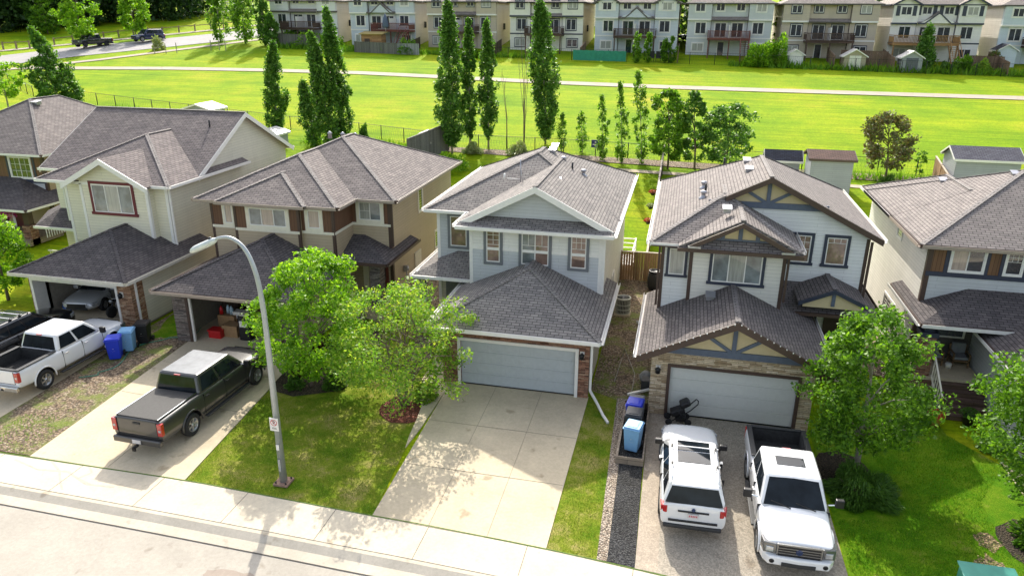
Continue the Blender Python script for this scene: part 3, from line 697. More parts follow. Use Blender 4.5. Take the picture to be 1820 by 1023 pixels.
# ================================================================ HOUSE B : tan and dark brown, open garage
zb = .15
hB = thing('house', 'two-storey tan house with dark brown board panels and hipped roof over an open cluttered garage', 'house', (-19, 31, zb), group='houses along the street')
S_TAN = m_siding('tan_siding', (.47, .375, .255)); BAT = m_batten('dark_brown_battens', (.17, .08, .042)); 
ST_GR = m_stone('grey_brown_ledgestone', [(.09, .08, .075), (.20, .16, .14), (.30, .26, .23), (.14, .11, .1)])
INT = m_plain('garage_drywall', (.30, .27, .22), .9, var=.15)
w_ = MB()
w_.box(-22.85, -14.1, 34.0, 44.1, zb, 6.02, S_TAN); w_.box(-22.85, -16.2, 31.9, 34.0, 2.9, 6.02, S_TAN); w_.box(-21.4, -17.9, 31.65, 31.9, 2.9, 6.02, S_TAN)
for fr, a0, a1 in ((FR(31.9), -22.85, -21.4), (FR(31.65), -21.4, -17.9), (FR(31.9), -17.9, -16.2), (FR(34.0), -16.2, -14.1)):
    clap(w_, fr, a0, a1, .3 if fr[0].y > 33 else 3.0, 4.62, S_TAN); flat(w_, fr, a0, a1, 4.72, 6.02, BAT, .012)
flat(w_, RT(-16.2), 31.9, 34.0, 4.72, 6.02, BAT, .012); clap(w_, RT(-16.2), 31.9, 34.0, 3.0, 4.62, S_TAN)
clap(w_, RT(-14.1), 34.0, 44.1, .3, 6.02, S_TAN); clap(w_, LF(-22.85), 31.9, 44.1, .3, 6.02, S_TAN); clap(w_, BKF(44.1), -22.85, -14.1, .3, 6.02, S_TAN)
# garage shell (open): side walls, back wall, ceiling, head
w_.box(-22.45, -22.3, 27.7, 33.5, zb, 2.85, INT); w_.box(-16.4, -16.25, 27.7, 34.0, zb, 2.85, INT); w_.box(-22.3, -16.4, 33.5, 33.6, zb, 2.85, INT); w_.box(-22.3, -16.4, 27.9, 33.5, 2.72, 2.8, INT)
clap(w_, RT(-16.25), 27.7, 34.0, .3, 2.85, S_TAN); clap(w_, LF(-22.45), 27.7, 33.5, .3, 2.85, S_TAN)
w_.build('wall', hB)
st = MB(); st.box(-22.47, -21.75, 27.55, 27.75, zb-.1, 2.8, ST_GR); st.box(-22.47, -22.3, 27.75, 28.2, zb-.1, 2.8, ST_GR); st.box(-16.95, -16.23, 27.55, 27.75, zb-.1, 2.8, ST_GR); st.box(-21.75, -16.95, 27.56, 27.74, 2.42, 2.82, BRN)
st.build_parts('stone_veneer', hB)
st = MB(); fb(st, FR(27.55), -21.78, -21.66, -.2, .03, zb, 2.42, BRN); fb(st, FR(27.6), -21.66, -21.56, -.1, .0, zb, 2.4, WHT); fb(st, FR(27.55), -17.05, -16.93, -.2, .03, zb, 2.42, BRN); st.build_parts('garage_opening_frame', hB)
st = MB(); st.box(-14.75, -14.2, 32.5, 33.1, zb, 3.2, ST_GR); st.build('porch_column', hB)
st = MB(); st.box(-16.25, -14.1, 32.3, 34.0, zb, .75, CONC); 
for i in range(3): st.box(-16.2, -15.0, 32.3-.3*(i+1), 32.3-.3*i, zb-.1, .6-.18*i, m_wood('weathered_deck', (.30, .24, .17), .14, False))
st.build('porch_steps', hB)
tr = MB()
for fr, a0, a1 in ((FR(31.9), -22.85, -21.4), (FR(31.65), -21.4, -17.9), (FR(31.9), -17.9, -16.2), (FR(34.0), -16.2, -14.1)): fb(tr, fr, a0, a1, 0, .045, 4.60, 4.73, CREAM)
tr.box(-16.2, -16.155, 31.9, 33.95, 4.60, 4.73, CREAM)
for x, y, sx in ((-22.85, 31.9, -1), (-16.2, 31.9, 1)): corner(tr, x, y, 2.9, 6.02, BRN, sx, -1, w=.10)
corner(tr, -14.1, 34.0, .2, 6.02, BRN, 1, -1, w=.14)
corner(tr, -21.4, 31.65, 2.9, 6.02, BRN, -1, -1, w=.10); corner(tr, -17.9, 31.65, 2.9, 6.02, BRN, 1, -1, w=.10)
for x0, x1, y0 in ((-23.3, -15.9, 31.6), ): tr.box(x0, x1, y0, y0+.5, 5.97, 6.01, BRN)
tr.build_parts('trim_board', hB)
window(hB, FR(31.9), -22.22, -21.55, 4.73, 5.95, CREAM, .12, 1, BLINDP, label='single cream-framed window left of the box bay')
window(hB, FR(31.65), -20.75, -18.4, 4.73, 5.97, CREAM, .18, 3, gmats=[SCREEN, BLINDP, SCREEN])
window(hB, FR(31.9), -17.7, -16.75, 4.73, 5.95, CREAM, .16, 1, BLINDP)
window(hB, FR(34.0), -15.95, -14.45, 4.73, 5.98, CREAM, .16, 2, gmats=[BLIND, SCREEN], grille=[(0, .5, .5, 1, 2, 1)])
window(hB, RT(-14.1), 38.0, 38.8, 4.3, 5.8, CREAM, .1, 1, GLASS)
window(hB, RT(-14.1), 40.6, 41.6, 1.4, 2.6, CREAM, .08, 1, GLASS)
mb = MB(); fb(mb, RT(-14.1), 37.1, 38.1, .02, .07, zb+.15, 2.25, m_plain('pale_door', (.62, .58, .47), .5)); mb.build('side_door', hB)
mb = MB(); fb(mb, FR(34.0), -15.3, -14.35, .02, .07, .76, 2.85, m_plain('brick_red_door', (.17, .045, .03), .5)); dB = mb.build('front_door', hB)
mb = MB(); fb(mb, FR(34.0), -15.15, -14.5, .07, .085, 1.75, 2.7, GLASS); mb.build('door_glass', dB)
mb = MB(); fb(mb, FR(34.0), -15.75, -15.45, .02, .08, .76, 2.9, CREAM); mb.build_parts('door_trim', dB)
mb = MB(); mb.tube([(-16.1, 33.2, .75), (-16.1, 33.2, 1.65)], .03, WHT); mb.tube([(-15.0, 32.25, .75), (-15.0, 31.3, .2), (-15.0, 31.3, 1.1), (-15.0, 32.25, 1.65), (-15.0, 32.25, .75)], .03, CREAM); mb.build('porch_railing', hB)
rf = Roof(SH_B, m_shingle('ridge_brown', (0.342, 0.319, 0.304), (0.280, 0.263, 0.252)))
TAU = m_plain('taupe_gutter', (.33, .27, .22), .5)
rf.add(-23.45, -13.6, 33.5, 44.6, 6.1, P, fm=BRN, gm=TAU, eaves='FLRB')
rf.add(-23.45, -15.75, 31.45, 42.0, 6.1, P-.002, fm=BRN, gm=TAU, eaves='FLR', b='gable', lift=.008)
rf.add(-22.1, -17.3, 31.2, 38.0, 6.1, P-.004, fm=BRN, gm=TAU, eaves='F', b='gable', lift=.016)
r_ = rf.build(hB)
rf = Roof(SH_K, SH_K)
rf.add(-22.95, -15.75, 26.95, 34.1, 2.92, P, b='gable', fm=BRN, gm=m_plain('taupe_gutter', (.33, .27, .22), .5), eaves='FLR')
rf.add(-18.2, -13.65, 32.1, 36.65, 3.25, P, b='gable', fm=BRN, gm=BRN, eaves='FR', caps=False)
r2 = rf.build(hB); r2['label'] = 'shade-darkened lower roof over the garage and porch'
mb = MB()
for i in range(3): mb.lathe((-19.6+.5*i, 39.0+.6*i, 8.1-.1*i), [(.12, 0), (.10, .25), (.16, .28), (.02, .4)], METAL, n=10)
mb.build_parts('roof_cap', r_)
mb = MB(); mb.box(-14.07, -13.87, 35.35, 35.6, 1.75, 2.05, METAL); mb.lathe((-13.95, 35.5, 1.9), [(.0, 0), (.12, .01), (.12, .12)], METAL, n=12, axis='x'); mb.tube([(-13.95, 35.5, 1.75), (-13.95, 35.5, .2)], .03, METAL); mb.build('electric_meter', hB)
downspout(hB, [(-13.98, 33.9, 5.9), (-13.98, 33.9, 3.6)], BRN)

# ================================================================ HOUSE A : cream with burgundy window
za = .3
hA = thing('house', 'two-storey cream vinyl house with white-trimmed gable and burgundy-framed window above an open garage', 'house', (-28.5, 32, za), group='houses along the street')
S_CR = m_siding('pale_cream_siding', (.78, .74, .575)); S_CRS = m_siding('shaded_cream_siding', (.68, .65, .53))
ST_OR = m_stone('orange_brown_ledgestone', [(.16, .08, .045), (.36, .19, .11), (.52, .33, .2), (.28, .15, .09), (.62, .45, .3)], w=.28)
w_ = MB(); ZA = 6.45
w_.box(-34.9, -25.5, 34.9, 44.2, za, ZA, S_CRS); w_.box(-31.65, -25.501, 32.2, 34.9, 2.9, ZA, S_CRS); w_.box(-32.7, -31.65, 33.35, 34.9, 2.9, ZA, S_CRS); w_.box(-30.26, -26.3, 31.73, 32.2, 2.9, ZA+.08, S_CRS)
clap(w_, FR(32.2), -31.65, -30.26, 3.2, ZA, S_CR); clap(w_, FR(32.2), -26.3, -25.5, 3.2, ZA, S_CR); clap(w_, FR(31.73), -30.26, -26.3, 3.2, 6.6, S_CR); clap(w_, FR(33.35), -32.7, -31.65, 3.2, ZA, S_CR); clap(w_, FR(34.9), -34.9, -32.7, 3.5, ZA, S_CR)
clap(w_, FR(31.73), 0, 0, 6.6, 7.72, S_CR, clip=lambda z: (-30.9+(z-6.53)/.53+.1, -26.05-(z-6.53)/.53-.1))
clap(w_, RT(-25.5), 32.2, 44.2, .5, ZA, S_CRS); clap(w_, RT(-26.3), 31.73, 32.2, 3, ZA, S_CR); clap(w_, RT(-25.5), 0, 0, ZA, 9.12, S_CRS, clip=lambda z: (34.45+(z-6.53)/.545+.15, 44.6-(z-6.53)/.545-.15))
clap(w_, LF(-31.65), 32.2, 33.35, 3.2, ZA, S_CR)
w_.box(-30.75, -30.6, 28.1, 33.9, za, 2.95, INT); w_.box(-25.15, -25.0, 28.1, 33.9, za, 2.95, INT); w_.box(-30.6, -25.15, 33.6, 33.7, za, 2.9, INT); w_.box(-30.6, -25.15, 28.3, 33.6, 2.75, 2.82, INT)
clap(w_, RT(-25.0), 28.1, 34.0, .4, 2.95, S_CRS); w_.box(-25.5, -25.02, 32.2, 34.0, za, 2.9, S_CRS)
w_.build('wall', hA)
st = MB(); st.box(-30.77, -30.55, 27.95, 28.12, za-.1, 3.0, ST_OR); st.box(-30.77, -30.6, 28.12, 28.9, za-.1, 2.9, ST_OR); st.box(-25.72, -24.97, 27.95, 28.12, za-.1, 3.0, ST_OR); st.box(-30.55, -25.72, 27.96, 28.11, 2.55, 3.0, ST_OR); st.box(-25.15, -24.975, 28.12, 28.8, za-.1, 2.9, ST_OR)
st.build_parts('stone_veneer', hA)
st = MB(); fb(st, FR(27.95), -30.68, -30.54, -.7, .04, za, 2.42, WHT); fb(st, FR(27.95), -25.84, -25.72, -.2, .04, za, 2.42, WHT); fb(st, FR(27.95), -30.68, -25.72, -.15, .04, 2.42, 2.54, WHT); st.build_parts('garage_opening_frame', hA)
wall_lamp(hA, FR(27.95), -25.5, 2.1)
tr = MB()
for x, y, sx in ((-31.65, 32.2, -1), (-25.5, 32.2, 1), (-30.26, 31.73, -1), (-26.3, 31.73, 1), (-32.7, 33.35, -1)): corner(tr, x, y, 2.9, ZA, WHT, sx, -1, w=.12)
tr.box(-33.0, -31.0, 31.85, 32.2, 6.41, 6.45, WHT); tr.build_parts('trim_board', hA)
window(hA, FR(31.73), -29.7, -27.05, 4.86, 6.62, BURG, .14, 3, gmats=[SCREEN, BLIND, SCREEN], sill=.06, d=.04)
rf = Roof(SH_A, m_shingle('ridge_mauve', (.341, .316, .303), (.271, .250, .244)))
rf.add(-35.3, -25.15, 34.4, 44.65, 6.53, .545, ax='x', f='gable', b='gable', eaves='FBLR', fm=WHT, gm=WHT, rakeh=.28)
rf.add(-33.05, -25.1, 31.85, 39.2, 6.53, .475, b='gable', eaves='FLR', fm=WHT, gm=WHT)
rf.add(-31.0, -26.0, 31.35, 36.3, 6.53, .53, f='gable', b='gable', eaves='', caps=False)
for a, b in (((-31.07, 31.35, 6.49), (-28.5, 31.35, 7.86)), ((-28.5, 31.35, 7.86), (-25.93, 31.35, 6.49))): rf.edge(a, b, (0, -1, 0), WHT, None, .30, .05)
r_ = rf.build(hA)
mb = MB(); vent(mb, -26.7, 38.2, 8.55, kind='pipe', mat=BLACKM); mb.build_parts('vent_pipe', r_)
rf = Roof(SH_K, SH_K)
rf.add(-31.05, -24.6, 27.3, 34.3, 3.0, P, b='gable', fm=CREAM, gm=m_plain('white_gutter_weathered', (.6, .57, .5), .5), eaves='FLR')
rf.slab([(-35.4, 33.4, 3.4), (-31.7, 33.4, 3.4), (-31.7, 34.9, 4.1), (-34.9, 34.9, 4.1)]); rf.slab([(-37.4, 36.4, 3.4), (-35.4, 33.4, 3.4), (-34.9, 34.9, 4.1), (-36.2, 37.4, 4.1)])
rf.edge((-35.4, 33.4, 3.4), (-31.7, 33.4, 3.4), (0, -1, 0), WHT, WHT)
r2 = rf.build(hA); r2['label'] = 'shade-darkened lower roof over the garage and porch'
mb = MB()
for i in range(13): mb.box(-35.0+.17*i, -34.96+.17*i, 33.6, 33.64, .95, 1.85, CREAM)
mb.box(-35.1, -32.8, 33.58, 33.66, 1.85, 1.92, CREAM); mb.box(-35.1, -32.8, 33.59, 33.65, .9, .96, CREAM); mb.build('porch_railing', hA)
mb = MB(); mb.box(-35.3, -31.1, 33.5, 34.9, za, .85, CONC); mb.build('porch_slab', hA)
mb = MB()
for i in range(9): mb.lathe((-31.0+.78*i, 27.16, 3.0), [(.0, 0), (.03, .01), (.03, .05), (0, .06)], m_plain('light_bulb', (.8, .8, .75), .2), n=6)
mb.build_parts('light_bulb', hA)
downspout(hA, [(-24.93, 28.25, 2.8), (-24.93, 28.25, .45), (-24.6, 28.0, .36)]); downspout(hA, [(-25.4, 32.25, 6.3), (-25.4, 32.25, 3.3)], WHT); downspout(hA, [(-32.8, 33.25, 6.3), (-32.8, 33.25, 3.9)], WHT)

# ================================================================ HOUSE Z : brown, at the left edge
zz = .6
hZ = thing('house', 'brown and pale grey two-storey house with hipped roof, cut by the left edge', 'house', (-45, 40, zz), group='houses along the street')
BATO = m_batten('rust_brown_battens', (.20, .10, .045)); S_PG = m_siding('pale_grey_siding', (.56, .58, .58)); S_YT = m_siding('yellow_tan_siding', (.45, .34, .20))
w_ = MB(); w_.box(-52, -40.8, 40.1, 52, zz, 6.02, S_YT); flat(w_, FR(40.1), -52, -40.8, 4.3, 6.02, BATO, .012); clap(w_, FR(40.1), -52, -40.8, 2.8, 4.12, S_PG); clap(w_, RT(-40.8), 40.1, 52, .8, 6.02, S_YT)
w_.build('wall', hZ)
tr = MB(); fb(tr, FR(40.1), -52, -40.8, 0, .05, 4.1, 4.32, NAVY); corner(tr, -40.8, 40.1, .6, 6.02, BRN, 1, -1, w=.16)
for x in (-43.6, -41.5): fb(tr, FR(40.1), x-.1, x+.05, 0, .04, 4.32, 6.0, NAVY)
tr.build_parts('trim_board', hZ)
window(hZ, FR(40.1), -43.5, -41.7, 4.33, 5.85, WHT, .1, 2, GLASS, grille=[(0, .5, 0, 1, 2, 3), (.5, 1, 0, 1, 2, 3)]); window(hZ, FR(40.1), -46.1, -44.6, 4.33, 5.85, WHT, .1, 2, GLASS, grille=[(0, .5, 0, 1, 2, 3), (.5, 1, 0, 1, 2, 3)])
mb = MB(); fb(mb, FR(40.1), -43.9, -42.9, .02, .08, 1.0, 2.9, m_plain('dark_red_door', (.09, .012, .015), .4)); mb.build('front_door', hZ)
mb = MB(); fb(mb, FR(40.1), -44.1, -43.9, .02, .1, 1.0, 3.0, WHT); fb(mb, FR(40.1), -42.9, -42.7, .02, .1, 1.0, 3.0, WHT); mb.build_parts('door_trim', hZ)
mb = MB(); mb.box(-40.9, -40.3, 37.6, 38.2, zz, 1.9, ST_BR); mb.box(-40.8, -40.4, 37.7, 38.1, 1.9, 3.2, BRN); mb.build('porch_column', hZ)
mb = MB(); mb.box(-48, -40.3, 37.4, 40.1, zz, 1.0, m_wood('weathered_deck', (.30, .24, .17), .14, False))
for i in range(4): mb.box(-44.5, -41.2, 37.4-.32*(i+1), 37.4-.32*i, .4, .95-.16*i, MATS['weathered_deck'])
mb.build('porch_deck', hZ)
rf = Roof(SH_B, MATS['ridge_brown'])
rf.add(-50.6, -40.3, 39.6, 52.5, 6.1, .56, fm=BRN, gm=WHT); rf.add(-50.6, -36.9, 44.0, 52.5, 6.1, .30, ax='x', fm=BRN, gm=WHT, lift=.01, eaves='')
r_ = rf.build(hZ); mb = MB(); vent(mb, -44.8, 44.6, 8.75, .5, METAL); mb.build_parts('roof_vent', r_)
rf = Roof(SH_K, SH_K); rf.add(-50, -39.6, 36.9, 47, 3.15, .40, b='gable', fm=BRN, gm=WHT, eaves='FR', caps=False); r2 = rf.build(hZ)
mb = MB(); 
for i in range(10): mb.box(-39.75, -39.71, 38.2+.2*i, 38.24+.2*i, 1.0, 1.9, WHT)
mb.box(-39.77, -39.69, 38.1, 40.1, 1.9, 1.97, WHT); mb.build('porch_railing', hZ)

# ================================================================ HOUSE D : white siding, dark trim, timbered gables
hD = thing('house', 'two-storey white-sided house with navy window trim and timbered yellow gables over a pale stone garage', 'house', (3.5, 30, 0), group='houses along the street')
S_WH = m_siding('off_white_siding', (.80, .81, .79)); S_WD = m_siding('warm_white_siding', (.78, .75, .68))
ST_PL = m_stone('pale_ledgestone', [(.30, .21, .12), (.55, .43, .28), (.68, .56, .40), (.42, .31, .19), (.72, .62, .47)], w=.42, h=.075, mortar=.5)
YEL = m_plain('pale_yellow_stucco', (.62, .51, .30), .85, var=.05)
w_ = MB()
w_.box(-.45, 8.0, 32.4, 41.5, 0, 6.02, S_WD); w_.box(-.45, 4.4, 30.0, 32.4, 2.2, 6.02, S_WD); w_.box(.7, 4.4, 29.7, 30.0, 2.2, 6.02, S_WD)
clap(w_, FR(30.0), -.45, .7, 2.7, 6.02, S_WH); clap(w_, FR(29.7), .7, 4.4, 2.7, 6.02, S_WD); clap(w_, FR(32.4), 4.4, 8.0, 2.7, 6.02, S_WH); clap(w_, RT(4.4), 29.7, 32.4, 2.7, 6.02, S_WH); clap(w_, LF(-.45), 30, 41.5, .2, 6.02, S_WD); clap(w_, RT(8.0), 32.4, 41.5, .2, 6.02, S_WH)
clap(w_, FR(32.4), 0, 0, 6.02, 7.75, S_WH, clip=lambda z: (-.5+(z-6.0)/.51, 8.0-(z-6.0)/.51)); clap(w_, BKF(41.5), -.45, 8, .3, 6.02, S_WD)
fl = [(1.75, 32.37, 7.3), (5.75, 32.37, 7.3), (3.75, 32.37, 8.4)]; w_.poly(fl, YEL)
w_.box(-.45, 5.45, 26.5, 30, 0, 2.7, S_WD); w_.box(-.45, .1, 26.4, 26.5, 0, 2.7, S_WD); w_.box(5.1, 5.45, 26.4, 26.5, 0, 2.7, S_WD); clap(w_, LF(-.45), 26.35, 30, .2, 2.7, S_WD)
w_.poly([(-.6, 26.2, 2.75), (5.6, 26.2, 2.75), (2.5, 26.2, 4.25)], YEL)
w_.poly([(.7, 29.55, 6.35), (4.4, 29.55, 6.35), (2.55, 29.55, 7.2)], YEL)
w_.build('wall', hD)
st = MB(); st.box(-.47, .16, 26.24, 26.42, 0, 2.76, ST_PL); st.box(5.04, 5.5, 26.24, 26.42, 0, 2.76, ST_PL); st.box(.16, 5.04, 26.24, 26.42, 2.2, 2.76, ST_PL); st.build_parts('stone_veneer', hD)
tb = MB()
def truss(mb, xa, xb, y, zb_, apex, mat, w_=.16, fan=True, bw=.26):
    mb.box(xa, xb, y-.07, y-.01, zb_-bw/2, zb_+bw/2, mat); xm = (xa+xb)/2
    mb.box(xm-w_/2, xm+w_/2, y-.07, y-.01, zb_+bw/2, apex, mat)
    h = apex-zb_; hw = (xb-xa)/2
    if fan:
        for s_ in (-1, 1): mb.beam((xm+s_*.1, y-.04, zb_+bw/2), (xm+s_*hw*.42, y-.042, zb_+h*.58), .05, w_*.8, mat)
    else:
        for s_ in (-1, 1): mb.box(xm+s_*hw*.42-w_/2, xm+s_*hw*.42+w_/2, y-.07, y-.012, zb_+bw/2, zb_+h*.56, mat)
truss(tb, .0, 5.0, 26.2, 2.88, 4.15, SLATE); truss(tb, 1.3, 6.2, 32.37, 7.2, 8.35, SLATE); truss(tb, .95, 4.15, 29.55, 6.38, 7.15, SLATE, fan=False, bw=.06)
tb.build_parts('gable_timber', hD)
tr = MB(); 
for x, y, sx in ((-.45, 30.0, -1), (.7, 29.7, -1), (4.4, 29.7, 1), (8.0, 32.4, 1)): corner(tr, x, y, 2.6 if x != 8.0 else .2, 6.0, BRN, sx, -1, w=.11)
tr.box(-.9, 4.9, 29.25, 29.7, 5.98, 6.02, BRN); tr.box(-.95, -.47, 26.0, 26.5, 2.55, 2.72, BRN); tr.box(5.45, 5.95, 26.0, 26.5, 2.3, 2.72, BRN)
tr.build_parts('trim_board', hD)
window(hD, FR(30.0), -.25, .6, 4.5, 5.85, NAVY, .11, 1, BLIND, sill=.04, d=.05); window(hD, FR(29.7), 1.47, 3.65, 4.42, 5.88, NAVY, .12, 3, gmats=[SCREEN, BLIND, SCREEN], sill=.05, d=.05)
window(hD, FR(32.4), 4.8, 5.83, 4.68, 6.12, NAVY, .12, 1, GLR, grille=[(0, 1, .5, 1, 3, 2)], sill=.05, d=.05); window(hD, FR(32.4), 6.23, 7.27, 4.67, 6.1, NAVY, .12, 1, GLR, grille=[(0, 1, .8, 1, 3, 1)], sill=.05, d=.05)
window(hD, FR(32.4), 5.5, 6.4, 1.2, 2.6, NAVY, .1, 1, GLASS)
garage_door(hD, FR(26.24), .28, 4.92, .03, 2.14, m_plain('cream_garage_door', (.60, .61, .57), .5, var=.04), BRN, fw=.12)
wall_lamp(hD, FR(26.24), -.2, 2.0); wall_lamp(hD, FR(26.24), 5.28, 2.0)
mb = MB(); mb.box(7.75, 8.2, 31.1, 31.5, .4, 2.9, SLATE); mb.box(7.7, 8.25, 31.05, 31.55, 0, .9, ST_PL); mb.build('porch_column', hD)
mb = MB(); mb.box(5.5, 8.3, 30.9, 32.4, 0, .45, CONC); mb.build('porch_slab', hD)
mb = MB(); fb(mb, FR(32.4), 6.7, 7.6, .02, .07, .46, 2.5, BRN); mb.build('front_door', hD)
rf = Roof(SH_D, m_shingle('ridge_grey', (0.335, 0.314, 0.301), (0.281, 0.264, 0.255)))
rf.add(-.95, 8.45, 32.0, 41.9, 6.1, .51, f='gable', eaves='LRB', fm=BRN, gm=WHT)
for a, b in (((2.0, 32.0, 7.6), (3.75, 32.0, 8.5)), ((3.75, 32.0, 8.5), (8.45, 32.0, 6.1))): rf.edge(a, b, (0, -1, 0), BRN, None, .26, .06)
rf.add(-.95, 4.93, 29.45, 34.2, 6.1, .51, eaves='FLR', fm=BRN, gm=WHT, b='gable', lift=.014)
rf.add(.2, 4.93, 29.1, 33.4, 6.1, .5, f='gable', b='gable', eaves='', lift=.012)
rf.slab([(.15, 29.1, 6.06), (4.95, 29.1, 6.06), (4.5, 29.6, 6.36), (.6, 29.6, 6.36)], .05); rf.edge((.15, 29.1, 6.06), (4.95, 29.1, 6.06), (0, -1, 0), BRN, BRN)
for a, b in (((.55, 28.98, 6.18), (2.565, 28.98, 7.24)), ((2.565, 28.98, 7.24), (4.6, 28.98, 6.18))): rf.edge(a, b, (0, -1, 0), BRN, None, .20, .05)
for x in (.55, 4.1): rf.fa.box(x, x+.5, 28.9, 29.05, 6.1, 6.18, METAL)
r_ = rf.build(hD)
rf2 = Roof(SH_K, m_shingle('ridge_shade_dark', (0.225, 0.210, 0.206), (0.179, 0.169, 0.167)))
rf = Roof(m_shingle('shade_dark_grey_shingles', (0.190, 0.171, 0.166), (0.134, 0.121, 0.121)), MATS['ridge_shade_dark'])  # garage roof colour lowered to carry the shade of the upper house
rf.add(-1.0, 5.98, 25.6, 32.4, 2.8, .475, f='gable', b='gable', eaves='LR', fm=BRN, gm=WHT)
for a, b in (((-1.0, 25.6, 2.8), (2.49, 25.6, 4.46)), ((2.49, 25.6, 4.46), (5.98, 25.6, 2.8))): rf.edge(a, b, (0, -1, 0), BRN, None, .30, .06)
rf.add(2.5, 8.5, 30.6, 36.6, 3.2, .40, b='gable', eaves='FR', fm=BRN, gm=BRN, caps=False)
rf.add(5.2, 7.9, 30.35, 33.2, 3.75, .45, f='gable', b='gable', eaves='', caps=True); 
for a, b in (((5.2, 30.32, 3.75), (6.55, 30.32, 4.36)), ((6.55, 30.32, 4.36), (7.9, 30.32, 3.75))): rf.edge(a, b, (0, -1, 0), NAVY, None, .18, .05)
rf.mb.poly([(5.4, 30.42, 3.5), (7.7, 30.42, 3.5), (7.7, 30.42, 3.8), (6.55, 30.42, 4.3), (5.4, 30.42, 3.8)], YEL); rf.fa.box(6.48, 6.62, 30.36, 30.42, 3.6, 4.3, SLATE)
r2 = rf.build(hD); r2['label'] = 'shade-darkened lower roof over the garage and porch'
mb = MB(); vent(mb, 1.6, 28.9, 4.15, .36, METAL); mb.build_parts('roof_vent', r2)
mb = MB(); vent(mb, 3.1, 37.2, 8.2, .34, METAL); vent(mb, 3.05, 35.0, 8.2, .34, METAL); vent(mb, 2.0, 30.6, 7.35, .34, METAL); mb.build_parts('roof_vent', r_)
mb = MB(); vent(mb, 1.15, 35.5, 7.15, kind='cap', mat=METAL); vent(mb, 1.1, 33.4, 7.15, kind='cap', mat=METAL); mb.build_parts('roof_cap', r_)
mb = MB(); vent(mb, 2.15, 38.9, 7.6, kind='pipe', mat=BLACKM); vent(mb, 1.2, 34.2, 7.2, kind='pipe', mat=BLACKM); mb.build_parts('vent_pipe', r_)
mb = MB(); rr = random.Random(5)
for i in range(15):
    t = (i+.5)/15
    for xa, xb, za_, zb_ in ((-1.0, 2.49, 2.8, 4.46), (2.49, 5.98, 4.46, 2.8)):
        mb.lathe((xa+(xb-xa)*t, 25.5, za_+(zb_-za_)*t-.05), [(0, 0), (.022, .01), (.022, .05), (0, .06)], MATS['light_bulb'], n=6)
for i in range(14): mb.lathe((5.95+.18*i, 30.5, 3.12), [(0, 0), (.022, .01), (.022, .05), (0, .06)], MATS['light_bulb'], n=6)
mb.build_parts('light_bulb', hD)
downspout(hD, [(-.55, 29.95, 5.9), (-.55, 29.95, 3.2)], BRN); downspout(hD, [(4.5, 29.6, 5.9), (4.5, 29.6, 3.9)], BRN); downspout(hD, [(8.1, 32.3, 5.9), (8.1, 32.3, .3)], BRN, .05)

# ================================================================ HOUSE F : right edge
hF = thing('house', 'two-storey house with rust brown panels and pale grey siding cut by the right edge', 'house', (14, 32, 0), group='houses along the street')
w_ = MB(); w_.box(10.3, 21, 32.2, 42.6, 0, 6.02, S_WD); flat(w_, FR(32.2), 10.3, 21, 4.85, 6.02, BATO, .012); clap(w_, FR(32.2), 10.3, 21, 3.0, 4.7, S_PG); clap(w_, LF(10.3), 32.2, 42.6, .2, 6.02, S_WD)
w_.box(12.6, 18.4, 25.6, 32.2, 0, 2.8, S_PG); clap(w_, LF(12.6), 25.6, 32.2, .2, 2.8, S_PG); w_.build('wall', hF)
tr = MB(); fb(tr, FR(32.2), 10.3, 21, 0, .05, 4.68, 4.87, NAVY); corner(tr, 10.3, 32.2, 0, 6.02, BRN, -1, -1, w=.16)
for x in (11.0, 12.5, 13.05, 13.9): fb(tr, FR(32.2), x-.06, x+.08, 0, .04, 4.87, 6.0, NAVY)
corner(tr, 12.6, 25.6, 0, 2.8, BRN, -1, -1); tr.build_parts('trim_board', hF)
window(hF, FR(32.2), 11.1, 12.45, 4.88, 5.92, WHT, .07, 2, gmats=[BLINDP, GLASS]); window(hF, FR(32.2), 13.12, 13.85, 4.88, 5.92, WHT, .07, 1, GLASS, grille=[(0, 1, .6, 1, 3, 2)]); window(hF, FR(32.2), 15, 16.4, 4.88, 5.92, WHT, .07, 2, GLASS)
window(hF, LF(10.3), 36.1, 37.0, 5.0, 5.7, WHT, .06, 1, BLIND); window(hF, LF(10.3), 35.2, 37.2, 1.1, 2.2, WHT, .1, 3, GLASS)
mb = MB(); mb.box(10.0, 12.5, 30.0, 32.2, .93, 1.05, CONC); mb.box(10.05, 12.5, 30.05, 32.2, 0, .93, ST_BR)
for i in range(5): mb.box(10.75, 12.45, 30.0-.3*(i+1), 30.0-.3*i, 0, .95-.19*i, m_wood('dark_deck', (.13, .08, .06), .15, False))
mb.build('porch_steps', hF)
mb = MB(); mb.box(10.0, 10.55, 30.1, 30.65, 0, 2.75, ST_BR); mb.box(9.95, 10.6, 30.05, 30.7, 2.75, 2.95, NAVY); mb.box(10.1, 10.45, 30.2, 30.55, 2.95, 3.3, NAVY); mb.build('porch_column', hF)
mb = MB(); fb(mb, FR(32.2), 10.45, 12.6, .022, .03, 1.05, 3.4, m_plain('porch_shade_tone', (.12, .11, .10), .8)); mb.build('porch_shade_panel', hF)  # added dark panel; deep porch shade painted over the back wall
mb = MB(); fb(mb, FR(32.2), 10.9, 12.3, .02, .06, 2.0, 3.0, WHT); fb(mb, FR(32.2), 11.0, 12.2, .06, .075, 2.08, 2.92, GLASS); mb.build('porch_window', hF)
mb = MB(); 
for i in range(7): mb.box(10.62, 10.66, 30.0-.24*i, 30.04-.24*i, .95-.152*i, 1.85-.152*i, CREAM)
mb.beam((10.64, 30.1, 1.92), (10.64, 28.5, .92), .06, .06, CREAM); mb.beam((10.64, 30.1, 1.12), (10.64, 28.5, .12), .05, .05, CREAM); mb.build('stair_railing', hF)
